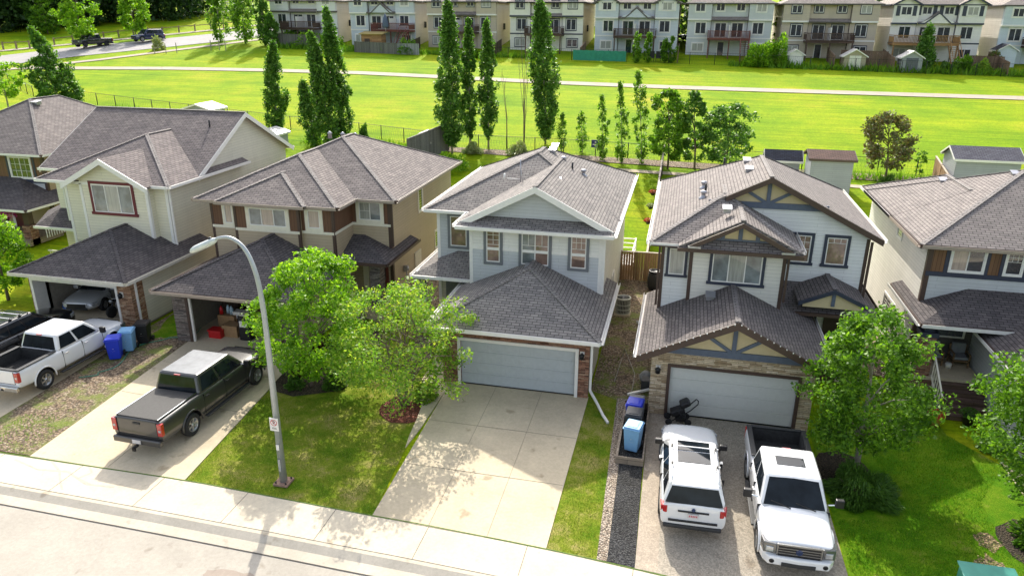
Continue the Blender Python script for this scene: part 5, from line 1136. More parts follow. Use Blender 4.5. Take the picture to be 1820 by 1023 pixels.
def leaf_mesh(name, P, size, mat, parent, seed=0, up=.35, asp=.6, off=Vector((0, 0, 0))):
    rg = np.random.default_rng(seed); n = len(P)
    a = rg.normal(size=(n, 3)); a[:, 2] *= .8; a /= np.linalg.norm(a, axis=1)[:, None]
    nrm = rg.normal(size=(n, 3)); nrm[:, 2] = np.abs(nrm[:, 2])+up; b = np.cross(nrm, a); b /= np.linalg.norm(b, axis=1)[:, None]+1e-9
    s = size*(rg.uniform(.5, 1.25, n)+(rg.uniform(0, 1, n) > .9)*.5)[:, None]
    V = np.stack([P+a*s, P+b*s*asp, P-a*s, P-b*s*asp], 1).reshape(-1, 3)-np.array(off)
    me = bpy.data.meshes.new(name); me.vertices.add(4*n); me.vertices.foreach_set('co', V.ravel().astype(np.float32))
    me.loops.add(4*n); me.loops.foreach_set('vertex_index', np.arange(4*n, dtype=np.int32)); me.polygons.add(n)
    me.polygons.foreach_set('loop_start', np.arange(0, 4*n, 4, dtype=np.int32)); me.polygons.foreach_set('loop_total', np.full(n, 4, np.int32))
    me.materials.append(mat); me.update(calc_edges=True); me.validate()
    o = bpy.data.objects.new(name, me); COL.objects.link(o)
    if parent is not None: o.parent = parent
    return o
def prof(shape, t, rg=None):
    if shape == 'column': return np.clip(np.minimum(1, (t/.16)**.5)*np.minimum(1, ((1-t)/.50+.02)**.62), 0.05, 1)
    if shape == 'cone': return np.clip((1-t)**.8*np.minimum(1, t/.06+.4), .03, 1)
    return np.sqrt(np.clip(1-((t-.46)/.54)**2, .02, 1))
def tree(label, loc, H, W, z0, shape='round', n=9000, leaf=.10, mat=None, bark=BARK, lean=(0, 0), seed=1, group=None, cat='tree', name='tree', nclump=170, tr=.09, D=None, stems=1, gap=.0, bend=0, cr=1.0, zone=.35):
    mat = mat or LF_MID; rg = np.random.default_rng(seed); t_ = thing(name, label, cat, loc, 0, group)
    rx = W/2; ry = (D or W)/2; hc = H-z0
    def axis(t): 
        q = t**(1+bend); return np.stack([lean[0]*q, lean[1]*q, z0+hc*t], -1)
    C = []; ph = rg.uniform(0, 6.28, 6)
    tries = 0
    while len(C) < nclump:
        t = rg.uniform(0, 1); a = rg.uniform(0, 2*math.pi); wob = 1+.16*math.sin(2*a+ph[0]+5*t)+.13*math.sin(3*a+ph[1]-9*t)+.10*math.sin(5*a+ph[2]+13*t)
        r = rg.uniform(zone, 1)**.55*prof(shape, np.array([t]))[0]*wob
        if gap and math.sin(7*t*3+ph[3]+2*a)*math.sin(3*a+ph[4]+4*t) > 1-gap: tries += 1; continue
        p = axis(np.array([t]))[0]+np.array([rx*r*math.cos(a), ry*r*math.sin(a), 0]); C.append(p)
    C = np.array(C); cs = (.11*W+.10)*cr*rg.uniform(.6, 1.3, len(C)) if shape == 'round' else (.13*W+.06)*cr*rg.uniform(.6, 1.35, len(C))
    idx = rg.integers(0, len(C), n); J = rg.normal(size=(n, 3)); J /= np.linalg.norm(J, axis=1)[:, None]; J *= (rg.uniform(0, 1, n)**.45)[:, None]
    J[:, 2] *= .75 if shape == 'round' else 1.7
    Pn = C[idx]+J*cs[idx][:, None]
    leaf_mesh('crown', Pn, leaf, mat, t_, seed)
    mb = MB()
    for s in range(stems):
        a = 2*math.pi*s/stems+.4; o = Vector((math.cos(a), math.sin(a), 0))*(0 if stems == 1 else .12)
        top = axis(np.array([.75 if stems == 1 else .6]))[0]; pts = []
        for k in range(7):
            u = k/6; b = Vector((top[0]*u**1.2, top[1]*u**1.2, top[2]*u)); pts.append(o*(1+ (6*u if stems > 1 else 0))+b+Vector((.03*math.sin(5*u+s), .03*math.cos(4*u+s), 0)))
        mb.tube(pts, [tr*(1-.82*k/6) for k in range(7)], bark, n=8)
        nb = 14 if shape == 'round' else 8
        for q in rg.choice(len(C), min(nb, len(C)), replace=False):
            c = Vector(C[q]); u = min(.9, max(.3, (c.z-.35*(Vector((c.x, c.y)).length))/max(top[2], .1)*.8)); k = min(5, int(u*6)); st_ = pts[k].lerp(pts[k+1], u*6-k)
            mid = st_.lerp(c, .5)+Vector((0, 0, .08*(c-st_).length)); mb.tube([st_, mid, c], [tr*.35, tr*.2, tr*.08], bark, n=5)
    mb.build('trunk', t_, world=False)
    return t_
def shrub(label, loc, W, H, n=1500, leaf=.05, mat=None, seed=1, group=None, name='shrub', cat='shrub', D=None, spiky=False):
    mat = mat or LF_SHR; rg = np.random.default_rng(seed); t_ = thing(name, label, cat, loc, 0, group)
    u = rg.normal(size=(n, 3)); u /= np.linalg.norm(u, axis=1)[:, None]; u[:, 2] = np.abs(u[:, 2]); r = rg.uniform(.3, 1, n)**.4
    lump = 1+.18*np.sin(u[:, 0]*6+seed)+.15*np.sin(u[:, 1]*7+2*seed)+.1*np.sin(u[:, 2]*9)
    Pn = u*r[:, None]*lump[:, None]*np.array([W/2, (D or W)/2, H*.9])
    leaf_mesh('foliage', Pn, leaf, mat, t_, seed, up=.2, asp=.22 if spiky else .55)
    mb = MB()
    for k in range(6): a = k*1.05; mb.tube([(0, 0, 0), (.3*W*math.cos(a), .3*W*math.sin(a), H*.6)], [.02, .008], BARK, n=5)
    mb.build('stem', t_, world=False); return t_
def G3(x, y, d=0): return (x, y, gz(x, y)+d)

# front yards
T1 = tree('lime green maple on the lawn behind the street lamp', G3(-14.3, 25.0), 5.7, 4.35, .9, n=18000, leaf=.074, mat=LF_LIME, lean=(.45, 0), seed=3, nclump=150, tr=.10, gap=.4, cr=.85)
T2 = tree('airy yellow-green multi-stem tree in the round red mulch bed', G3(-10.0, 24.6), 4.85, 5.9, .85, n=15500, leaf=.062, mat=LF_YEL, lean=(-.1, 0), seed=8, nclump=135, tr=.06, stems=5, gap=.55, cr=.75)
T3 = tree('full green tree rising above the round shrub beside the white pickup', G3(6.75, 23.9), 5.75, 3.6, 1.25, n=21000, leaf=.068, mat=LF_MID, lean=(-.1, 0), seed=11, nclump=150, tr=.13, bark=BARKL, gap=.2, cr=1.0)
T4 = tree('dense green tree at the right edge in front of the porch stairs', G3(12.0, 22.8), 5.4, 3.9, 1.1, n=21000, leaf=.068, mat=LF_MID, lean=(-.5, 0), seed=14, nclump=150, tr=.12, gap=.3, cr=.9)
T0 = tree('bright green tree at the left edge below the brown house', G3(-34.2, 29.6), 4.6, 3.0, .8, n=7000, leaf=.10, mat=LF_LIME, seed=17, nclump=110, tr=.09)
shrub('wide low feathery evergreen shrub beside the white pickup', G3(6.55, 22.4, .02), 2.1, .95, 14000, .07, LF_SHR, 3, spiky=True, D=1.9)
shrub('grey-leaved bush beside the mulch bed', G3(-9.35, 25.2, .03), 1.0, .9, 1600, .06, LF_YEL, 5)
FG = 'shrubs in the bed under the lime maple'
for i, (x, y, w__, h, m_, lb) in enumerate([(-15.3, 26.0, .8, .9, LF_DKR, 'dark red barberry nearest the driveway under the lime maple'), (-14.9, 24.7, .7, .5, LF_SHR, 'low green clump at the front of the bed under the lime maple'), (-13.4, 25.2, .9, .6, LF_SHR, 'broad green clump right of the lime maple trunk'), (-13.6, 26.9, .9, .9, LF_SHR, 'green bush behind the lime maple trunk'), (-15.6, 28.2, .8, 1.0, LF_DKR, 'tall dark red bush by the garage corner')]):
    shrub(lb, G3(x, y, .03), w__, h, 1300, .06, m_, 20+i, FG)
shrub('small green bush by the brick porch of the right house', G3(9.9, 28.6), 1.1, .9, 1500, .06, LF_MID, 31)
shrub('flowering pale bush at the corner of the right porch', G3(9.3, 29.6), 1.0, 1.2, 1400, .05, m_leaf('pale_pink_blossom', [(.45, .3, .28), (.15, .22, .06), (.5, .38, .34)], .2), 33)
shrub('low dark plant beside the yellow pot', G3(11.9, 26.5), 1.0, .5, 900, .06, LF_SHR, 34)
shrub('leafy plant under the right edge tree', G3(11.4, 21.0), 1.6, .7, 2500, .07, LF_MID, 36)
# back fence poplars
PG_ = 'poplars along the back fence'
pop = [
 ((-37.52, 63.9), 8.1, 1.9, .3, (.5, 0), 5200, 'tall dark poplar standing alone behind the cream house'),
 ((-30.5, 60.9), 9.4, 2.1, .3, (-1.2, 0), 6500, 'wind-bent poplar leaning left in the leftmost clump'),
 ((-29.9, 62.0), 11.3, 1.9, .4, (-.7, 0), 6500, 'tallest poplar of the leftmost clump'),
 ((-32.3, 61.2), 5.3, 1.9, .3, (-.6, 0), 3200, 'short poplar at the foot of the leftmost clump'),
 ((-19.4, 61.3), 12.2, 2.2, 1.3, (-.1, 0), 8000, 'tall full poplar beside the grey board fence'),
 ((-18.3, 63.1), 10.6, 1.3, 1.3, (0, 0), 4200, 'slim poplar between two fuller ones'),
 ((-16.7, 63.4), 10.4, 1.5, 1.3, (-.1, 0), 4600, 'third poplar right of the grey board fence'),
 ((-12.0, 65.6), 11.8, 2.2, 1.0, (-.7, 0), 8000, 'tall full poplar above the ridge of the grey house'),
 ((-10.2, 63.7), 3.1, .9, .3, (0, 0), 700, 'shortest sapling beside the tall full poplar'),
 ((-8.4, 63.7), 3.4, .85, .3, (-.2, 0), 700, 'thin sapling left of the blue sign'),
 ((-6.4, 61.7), 5.2, .9, .3, (-.3, 0), 1300, 'slender poplar right of the blue sign'),
 ((-4.8, 61.3), 6.4, 1.0, .3, (-.45, 0), 1700, 'slender middle-sized poplar among the saplings'),
 ((-3.2, 61.6), 7.1, 1.2, .3, (-.7, 0), 2100, 'slender poplar with a bent tip beside the round trees')]
for i, (b, H, W_, z0, ln, n, lb) in enumerate(pop):
    big = n > 3000; tree(lb, G3(*b), H, W_*(1.0 if big else 1.1), z0*.75, 'column', int(n*(1.9 if big else 1.5)), .12 if big else .09, LF_POP if big else LF_MID, BARKL, ln, 40+i, PG_, 'tree', 'poplar_tree', int(60+W_*H*(9 if big else 5)), .10 if big else .04, bend=.6, zone=.1, cr=.95)
RG = 'leafy trees along the back fence'
tree('dark round-headed tree behind the white-sided house', G3(-1.0, 60.6), 6.0, 3.0, .9, 'round', 6500, .13, LF_MID, BARK, (-.3, 0), 60, RG, nclump=110)
tree('narrow leafy tree between two rounder ones', G3(1.1, 61.0), 5.9, 2.1, .9, 'round', 4200, .12, LF_POP, BARK, (-.5, 0), 61, RG, nclump=80)
tree('broad loose green tree above the ridge of the white-sided house', G3(3.5, 61.4), 5.0, 4.0, .5, 'round', 6000, .12, LF_POP, BARK, (0, 0), 62, RG, nclump=100, gap=.3)
tree('bronze-leaved tree behind the sheds', G3(15.4, 61.0), 4.9, 3.4, 1.0, 'round', 6000, .11, LF_PUR, BARK, (-.5, 0), 63, nclump=100, gap=.2)
tree('small leafy sapling by the chain-link fence', G3(18.1, 62.5), 1.9, .7, .3, 'round', 500, .08, LF_MID, BARK, (0, 0), 64, nclump=20, tr=.02)
tree('wide wind-swept poplar leaning over the corner of the brown house', G3(-65.2, 68.4), 5.2, 4.2, .2, 'round', 6500, .16, LF_POP, BARKL, (-2.4, 0), 65, None, nclump=100, bend=.3)
tree('tall leaning tip of the wind-swept poplar pair', G3(-64.6, 69.2), 8.0, 2.4, .4, 'column', 5500, .16, LF_POP, BARKL, (-3.6, 0), 66, None, nclump=90, bend=.3)
tree('pale thin tree at the left edge near the fence', G3(-71.3, 67.2), 5.8, 3.4, 1.5, 'round', 3200, .14, LF_LIME, BARKL, (0, 0), 67, None, nclump=60, gap=.3)
def bare(label, loc, H, n, seed, group=None):
    rr = random.Random(seed); t_ = thing('bare_tree', label, 'tree', loc, 0, group); mb = MB()
    for k in range(n):
        x0 = rr.uniform(-.1, .1); x1 = rr.uniform(-.7, .4); h = H*rr.uniform(.6, 1); mb.tube([(x0*.2, 0, 0), (x0, rr.uniform(-.1, .1), h*.4), (x1, rr.uniform(-.2, .2), h)], [.035 if k else .06, .025, .008], BARK, n=5)
        for j in range(8): z = h*rr.uniform(.35, .95); u = z/h; x = x0+(x1-x0)*max(0, (u-.4)/.6); mb.tube([(x, 0, z), (x+rr.uniform(-.25, .25), rr.uniform(-.2, .2), z+rr.uniform(.4, .9))], [.01, .004], BARK, n=4)
    mb.build('trunk', t_, world=False)
bare('leafless tall thin tree beside the tall full poplar', G3(-13.5, 63.5), 10.0, 5, 4); bare('single leafless sapling between the poplars', G3(-15.0, 63.4), 7.5, 2, 7)
for i, (x, y, W_, H, m_, lb) in enumerate([(-13.6, 62.0, 1.8, 1.0, WFL, 'cream-flowered mound at the foot of the bare tree'), (-17.6, 61.6, 1.5, .9, WFL, 'cream-flowered mound between the slim poplars'), (-19.8, 54.5, 3.2, 1.6, LF_YEL, 'yellow-green bush nearest the tan house'), (-18.3, 57.5, 2.8, 1.3, LF_LIME, 'bright bush in front of the grey board fence'), (-16.0, 51.0, 2.2, 1.3, LF_YEL, 'yellow-green bush beside the tan house back wall'), (-28.5, 63.5, .8, 1.4, LF_POP, 'small cone-shaped shrub at the fence'), (15.3, 59.7, 1.2, .8, LF_SHR, 'dark shrub under the bronze tree')]):
    shrub(lb, G3(x, y), W_, H, 1500, .11, m_, 70+i, 'shrubs near the back fence')

# far side of the park
FT = 'street trees along the far road'
tree('taller bright street tree behind the black pickup', G3(-92.9, 103.6), 8.6, 5.4, 1.8, 'round', 5200, .22, LF_LIME, BARK, (-.2, 0), 80, FT, nclump=90, tr=.12)
tree('rounder bright street tree between the parked vehicles', G3(-90.4, 112.6), 6.6, 4.6, 1.7, 'round', 4600, .2, LF_LIME, BARK, (0, 0), 81, FT, nclump=80, tr=.1)
tree('tiny thin street tree beyond the navy vehicle', G3(-80.6, 126.5), 4.6, 1.0, 1.2, 'round', 500, .16, LF_LIME, BARK, (0, 0), 82, FT, nclump=20, tr=.05)
FP = 'poplars at the end of the row houses'
for i, (x, y, H, W_, lb) in enumerate([(-74.8, 113.0, 9.6, 3.0, 'light poplar at the end of the far road'), (-69.8, 112.0, 10.2, 3.6, 'tall poplar left of the row houses'), (-65.6, 110.8, 9.2, 2.3, 'dark poplar at the corner of the first row house'), (-63.2, 108.9, 5.0, 1.8, 'short poplar in front of the corner poplar')]):
    tree(lb, G3(x, y), H, W_, .5, 'column', 4200, .2, LF_MID if i < 2 else LF_POP, BARKL, (0, 0), 84+i, FP, 'tree', 'poplar_tree', 80, .12)
shrub('small pale bush standing in the park beside the far pavement', G3(-80.0, 104.2), 1.7, 2.0, 1100, .14, WFL, 91)
shrub('dense green bush by the fence of the tan row house', G3(-40.6, 107.6), 2.9, 2.0, 1700, .14, LF_MID, 92)
shrub('left half of the bright hedge by the park fence', G3(8.9, 106.6), 3.6, 3.0, 2800, .16, LF_LIME, 93, 'bright hedge bushes'); shrub('right half of the bright hedge by the park fence', G3(11.3, 107.4), 3.4, 3.6, 2800, .16, LF_LIME, 94, 'bright hedge bushes')
SG = 'slim trees behind the park fence'
for i, (x, y, H, W_, lb) in enumerate([(-7.1, 106.1, 4.0, 1.4, 'tallest of the slim trees in front of the blue-grey row house'), (-5.6, 106.4, 3.8, 1.2, 'second slim tree in front of the blue-grey row house'), (-3.4, 106.8, 3.1, 1.0, 'shortest of the slim trees by the garden chairs'), (-2.4, 106.9, 3.5, 1.0, 'slim tree right of the garden chairs')]):
    tree(lb, G3(x, y), H, W_, .2, 'column', 1400, .13, LF_MID, BARK, (0, 0), 95+i, SG, nclump=40, tr=.04)
tree('dark conical evergreen beside the grey row house shed', G3(29.3, 108.4), 4.9, 3.3, .1, 'cone', 5200, .14, LF_POP, BARK, (0, 0), 99, None, 'tree', 'evergreen_tree', 110)
BB = 'bushes along the park fence'
for i, (x, y, W_, H, m_, lb) in enumerate([(-58, 111.5, 5, 2.2, LF_LIME, 'tall bright scrub below the first row house'), (-54, 110.5, 4.5, 1.8, LF_LIME, 'bright scrub left of the playhouse'), (-61.5, 112.0, 3, 2.4, LF_MID, 'green scrub at the corner of the first row house'), (33.6, 106.9, 2.4, 1.9, LF_MID, 'green bush right of the conical evergreen'), (35.8, 107.0, 2.2, 1.4, LF_YEL, 'pale bush near the crate of garden waste'), (38.2, 110.6, 2.4, 1.9, LF_PUR, 'bronze bush beside the pale shed'), (31.6, 106.4, 2.0, 1.1, LF_SHR, 'low bush under the conical evergreen'), (-29.5, 106.5, 2.2, .9, LF_MID, 'low bush by the park fence near the tan row house'), (42.5, 106.5, 2.6, 1.2, LF_MID, 'low bush at the right end of the park fence'), (-34.0, 107.2, 2.0, .9, LF_MID, 'low bush between the tan row houses')]):
    shrub(lb, G3(x, y), W_, H, 1500, .16, m_, 110+i, BB)
BT = 'trees showing between the row houses'
for i, (x, y, H, W_, m_, lb) in enumerate([(-.5, 133, 11, 4.2, LF_DRK, 'dark tree in the gap right of the blue-grey row house'), (-3.0, 129, 7.5, 2.6, LF_MID, 'bright tree beside the blue-grey row house'), (14.6, 131, 12, 3.2, LF_MID, 'light tree in the gap left of the tan row house'), (13.2, 121, 6, 2.4, LF_LIME, 'low bright tree in the gap left of the tan row house'), (30.0, 134, 10, 4, LF_DRK, 'dark tree in the gap right of the tan row house')]):
    tree(lb, G3(x, y), H, W_, .5, 'round', 3800, .22, m_, BARK, (0, 0), 130+i, BT, nclump=80)
# the wood on the slope: individually placed front trees and a mass behind
WG = 'trees at the edge of the wood'
rr = random.Random(9)
spots = [(-116, 116), (-111, 121), (-105.5, 127), (-100.5, 131), (-121, 112), (-113, 128), (-107, 134), (-101, 140), (-119, 123), (-125, 118)]
kinds = ['front', 'shaded', 'crowded', 'tall', 'outer', 'broad', 'narrow', 'high', 'darkest', 'leftmost']
PR = [tree('%s dark tree at the edge of the wood above the far road' % kinds[i], G3(*s_), rr.uniform(11, 15), rr.uniform(6, 8), .2, 'round', 3600, .30, LF_DRK if i % 5 else LF_POP, BARK, (0, 0), 150+i, WG, nclump=90, zone=.5) for i, s_ in enumerate([(a_, b_+4) for a_, b_ in spots])]
tree('lone bright young tree in front of the dark wood', G3(-110.5, 115.5), 6.0, 4.2, .2, 'round', 2600, .22, LF_MID, BARK, (0, 0), 170, WG, nclump=60)
rg = np.random.default_rng(4); PP = []
for i in range(62):
    x = -150+i*.88+rg.uniform(-2, 2); y = 115.5+.86*(x+114.7)+rg.uniform(7, 28); c = np.array(G3(x, y, rg.uniform(2.5, 8))); q = rg.normal(size=(700, 3)); q /= np.linalg.norm(q, axis=1)[:, None]; PP.append(c+q*np.array([4.5, 4, 7])*(rg.uniform(0, 1, 700)**.4)[:, None])
tag(leaf_mesh('forest', np.concatenate(PP), .42, LF_DRK, None, 5), 'dark mixed wood filling the slope above the far road', 'wood', kind='stuff')
# grass blades: near lawns and rough strips
def blades(name, polys, dens, h, mat, label, seed=1, wd=.012):
    rg = np.random.default_rng(seed); P = []
    for Q in polys:
        Q = np.array(Q); lo = Q.min(0); hi = Q.max(0); n = int((hi-lo).prod()*dens); p = rg.uniform(lo, hi, (n, 2)); ins = np.zeros(n, bool); j = len(Q)-1
        for i in range(len(Q)):
            c = ((Q[i, 1] > p[:, 1]) != (Q[j, 1] > p[:, 1])) & (p[:, 0] < (Q[j, 0]-Q[i, 0])*(p[:, 1]-Q[i, 1])/(Q[j, 1]-Q[i, 1]+1e-12)+Q[i, 0]); ins ^= c; j = i
        P.append(p[ins])
    P = np.concatenate(P); n = len(P); cl = np.sin(P[:, 0]*3.1+np.sin(P[:, 1]*2.3)*1.7)*np.sin(P[:, 1]*2.7+P[:, 0]*.7)
    z = np.array([gz(x, y) for x, y in P]); a = rg.uniform(0, 2*math.pi, n); hh = h*rg.uniform(.5, 1.3, n)*(1+.35*cl); ln = rg.normal(0, .35, (n, 2))*hh[:, None]
    dx = np.cos(a)*wd; dy = np.sin(a)*wd
    V = np.stack([np.stack([P[:, 0]-dx, P[:, 1]-dy, z], 1), np.stack([P[:, 0]+dx, P[:, 1]+dy, z], 1), np.stack([P[:, 0]+ln[:, 0], P[:, 1]+ln[:, 1], z+hh], 1)], 1).reshape(-1, 3)
    me = bpy.data.meshes.new(name); me.vertices.add(3*n); me.vertices.foreach_set('co', V.ravel().astype(np.float32)); me.loops.add(3*n); me.loops.foreach_set('vertex_index', np.arange(3*n, dtype=np.int32)); me.polygons.add(n)
    me.polygons.foreach_set('loop_start', np.arange(0, 3*n, 3, dtype=np.int32)); me.polygons.foreach_set('loop_total', np.full(n, 3, np.int32)); me.materials.append(mat); me.update(calc_edges=True)
    o = bpy.data.objects.new(name, me); COL.objects.link(o); return tag(o, label, 'grass', kind='stuff')
GB = m_leaf('lawn_blades', [(.05, .16, .004), (.10, .26, .006), (.17, .35, .01), (.32, .38, .05)], .35)
blades('lawn_grass', [[(-15.2, 17.95), (-8.52, 17.78), (-8.9, 21.6), (-9.3, 22.6), (-11.0, 23.4), (-11.0, 25.2), (-12.4, 25.9), (-12.6, 24.7), (-14.6, 23.6), (-15.8, 24.2)], [(-2.88, 17.55), (-1.44, 17.45), (-1.75, 27.4), (-2.86, 28)]], 900, .05, m_leaf('dry_lawn_blades', [(.08, .16, .008), (.16, .26, .012), (.25, .34, .03), (.42, .38, .13)], .35), 'short mown grass on the front lawn and strip', 2, .009)
blades('lawn_grass', [[(5.6, 16.7), (11.8, 15.9), (11.85, 20), (10.3, 20.5), (10.4, 23), (11.8, 25.2), (10.2, 28), (8.8, 28), (8.2, 26.5), (7.6, 25.2), (7.7, 21.4), (5.7, 20.9)]], 750, .07, GB, 'thick grass on the right front lawn', 3, .010)
blades('rough_grass', [[(-24.2, 17.85), (-21.6, 17.85), (-21.6, 20), (-23.6, 20.6)], [(-24.4, 28.2), (-22.8, 27.4), (-22.8, 32.5), (-24.4, 32.5)], [(-2.7, 27.5), (-1.9, 27.5), (-1.9, 31.5), (-2.7, 31)]], 130, .09, GB, 'thin grass and weeds on the gravel between the houses', 4, .012)
blades('tall_grass', [[(-64, 108.5), (-50, 107), (-50, 109.5), (-64, 111)], [(-50, 107.6), (-22, 106.6), (-22, 107.6), (-50, 108.8)], [(5, 105.4), (46, 104.4), (46, 106.6), (5, 106.9)]], 26, .75, LF_GRS, 'long unmown grass along the park fence', 5, .10)
blades('tall_grass', [[(-34, 61.5), (-20.5, 60.5), (-20.5, 62.6), (-34, 63.8)], [(7, 60.6), (26, 60.6), (26, 62.2), (7, 61.6)], [(-60, 68), (-40, 63.5), (-40, 65.5), (-60, 70)]], 40, .5, LF_GRS, 'long grass along the back fence', 6, .05)
# ================================================================ ROW HOUSES beyond the park
S_F1 = m_siding('far_grey_siding', (.74, .75, .74)); S_F2 = m_siding('far_blue_grey_siding', (.62, .67, .71)); S_F3 = m_siding('far_tan_siding', (.54, .46, .36)); S_F4 = m_siding('far_cream_siding', (.84, .82, .72)); S_F5 = m_siding('far_side_beige', (.74, .69, .60)); S_F6 = m_siding('far_mid_grey_siding', (.60, .63, .63)); S_F8 = m_siding('far_ivory_siding', (.85, .83, .77)); S_FW = m_siding('far_side_white', (.80, .75, .68)); S_F9 = m_siding('far_sky_grey_siding', (.62, .70, .74))
DECKB = m_wood('dark_brown_deck', (.10, .06, .045), .15, False); DECKR = m_wood('red_brown_deck', (.20, .07, .055), .15, False); DECKO = m_wood('orange_deck', (.42, .24, .10), .15, False)
SH_F = m_shingle('far_roof_shingles', (.38, .34, .31), (.29, .26, .24))
def fwin(h, fr, a0, a1, z0, z1, cas, panes=2, shut=None, gm=GLASS):
    mb = MB(); fb(mb, fr, a0-.14, a1+.14, 0, .05, z0-.14, z1+.14, cas)
    wn = mb.build('window', h)
    mb = MB(); fb(mb, fr, a0, a1, .03, .065, z0, z1, gm); mb.build('pane', wn)
    mb = MB()
    for i in range(panes+1): x = a0+(a1-a0)*i/panes; fb(mb, fr, x-.04, x+.04, .05, .085, z0, z1, WHT)
    fb(mb, fr, a0, a1, .05, .085, z0, z0+.07, WHT); fb(mb, fr, a0, a1, .05, .085, z1-.07, z1, WHT); mb.build('sash', wn)
    if shut is not None:
        for s0, s1 in ((a0-.62, a0-.16), (a1+.16, a1+.62)): mb = MB(); fb(mb, fr, s0, s1, 0, .07, z0-.1, z1+.1, shut); mb.build('shutter', h)
def row_house(label, x0, x1, S1, side, trim, win, shut, deck, Y=114., peak=True, deckspan=(.25, .75), stairs=False, gable=True, band=WHT, rail=True):
    xm = (x0+x1)/2; g = gz(xm, Y)-.25; W_ = x1-x0; h = thing('row_house', label, 'row house', (xm, Y+5, g), group='row houses beyond the park'); b = W_*.28
    zt, z2, z1 = 16.55+(g-9.4)*.3, g+5.0, g+2.55
    Yb = Y-.6
    w_ = MB(); w_.box(x0, x1, Y, Y+13, g-1, zt, side)
    for a, c, yy in ((x0, x0+b, Yb), (x1-b, x1, Yb), (x0+b, x1-b, Y)):
        if yy < Y: w_.box(a, c, yy, Y, z2, zt, S1); w_.box(a, c, Y-.25, Y, g-1, z2, S1); clap(w_, FR(Y-.25), a, c, g, z2, S1, expo=.24, lap=.03)
        else: clap(w_, FR(Y), a, c, g, z2, S1, expo=.24, lap=.03)
        clap(w_, FR(yy), a, c, z2, zt, S1, expo=.24, lap=.03)
    clap(w_, RT(x1), Y, Y+13, g, zt, side, expo=.24, lap=.03); clap(w_, LF(x0), Y, Y+13, g, zt, side, expo=.24, lap=.03)
    if peak and gable:
        for a, c in ((x0, x0+b), (x1-b, x1)): m_ = (a+c)/2; w_.poly([(a, Yb-.02, zt), (c, Yb-.02, zt), (m_, Yb-.02, zt+1.0)], S1)
    if peak: w_.poly([(x0+b+.3, Y-.9, z2+.05), (x1-b-.3, Y-.9, z2+.05), (xm, Y-.9, z2+1.2)], S1)
    w_.build('wall', h)
    tr_ = MB()
    for a, c in ((x0-.03, x0+b), (x1-b, x1+.03)): tr_.box(a, c, Yb-.06, Y, z2-.12, z2+.10, band); tr_.box(a, c, Y-.30, Y-.25, z1-.10, z1+.08, band)
    tr_.build_parts('trim_board', h)
    for xx in (x0+b+.02, x1-b-.02): mb = MB(); mb.box(xx-.05, xx+.05, Y-.12, Y-.02, g, zt, trim); mb.build('downspout', h)
    rf = Roof(SH_F, SH_F)
    rf.add(x0-.45, x1+.45, Y-.75, Y+13.5, zt, .42, ax='x', fm=trim, gm=trim, eaves='FLR', caps=False) if W_ > 14.2*.42 and False else rf.add(x0-.45, x1+.45, Y-.5, Y+13.5, zt, .45, ax='y' if W_ < 14 else 'x', fm=trim, gm=trim, eaves='FLR', caps=False)
    if peak and gable:
        for a, c in ((x0-.3, x0+b+.3), (x1-b-.3, x1+.3)): rf.add(a, c, Yb-.4, Y+3.5, zt, .55, f='gable', b='gable', eaves='', caps=False); m_ = (a+c)/2; rf.edge((a, Yb-.4, zt), (m_, Yb-.4, zt+.55*(c-a)/2), (0, -1, 0), trim, None, .25, .06); rf.edge((m_, Yb-.4, zt+.55*(c-a)/2), (c, Yb-.4, zt), (0, -1, 0), trim, None, .25, .06)
    else: rf.edge((x0-.4, Yb-.3, zt), (x1+.4, Yb-.3, zt), (0, -1, 0), trim, trim)
    if peak:
        a, c = x0+b, x1-b; m_ = xm; zc = z2+.1; hh = 1.35
        q = [(a, zc), (m_-1.6, zc), (m_, zc+hh), (m_+1.6, zc), (c, zc)]
        for p_, r__ in zip(q[:-1], q[1:]): rf.edge((p_[0], Y-.9, p_[1]), (r__[0], Y-.9, r__[1]), (0, -1, 0), trim, None, .2, .06); rf.slab([(p_[0], Y-.92, p_[1]), (r__[0], Y-.92, r__[1]), (r__[0], Y, r__[1]+.15), (p_[0], Y, p_[1]+.15)], .08)
    else: rf.slab([(x0+b, Y-.9, z2), (x1-b, Y-.9, z2), (x1-b, Y, z2+.4), (x0+b, Y, z2+.4)], .08); rf.edge((x0+b, Y-.9, z2), (x1-b, Y-.9, z2), (0, -1, 0), trim, trim)
    rf.build(h)
    F2 = FR(Yb); F1 = FR(Y-.25); F0 = FR(Y)
    for f_ in (.14, .86): fwin(h, F2, x0+W_*f_-.62, x0+W_*f_+.62, z2+1.05, z2+2.1, win, 2, shut, BLIND if f_ > .5 else GLASS)
    for f_ in (.38, .62): fwin(h, F0, x0+W_*f_-.55, x0+W_*f_+.55, z2+1.15, z2+2.1, win, 2, shut, GLASS)
    for f_ in (.16, .84): fwin(h, F1, x0+W_*f_-.7, x0+W_*f_+.7, z1+.55, z1+2.1, win, 2, None, GLASS)
    for f_ in (.40, .60): fwin(h, F0, x0+W_*f_-.75, x0+W_*f_+.75, z1+.1, z1+2.05, win, 2, None, GLASS)
    for f_ in (.14, .86): fwin(h, F1, x0+W_*f_-.75, x0+W_*f_+.75, g+.75, g+1.85, win, 2, None, BLIND if f_ < .5 else GLASS)
    mb = MB(); fb(mb, F0, x0+W_*.42-.5, x0+W_*.42+.5, 0, .08, g+.1, g+2.1, WHT); dr = mb.build('patio_door', h)
    mb = MB(); fb(mb, F0, x0+W_*.42-.4, x0+W_*.42+.4, .08, .1, g+.2, g+2.0, GLASS); mb.build('pane', dr)
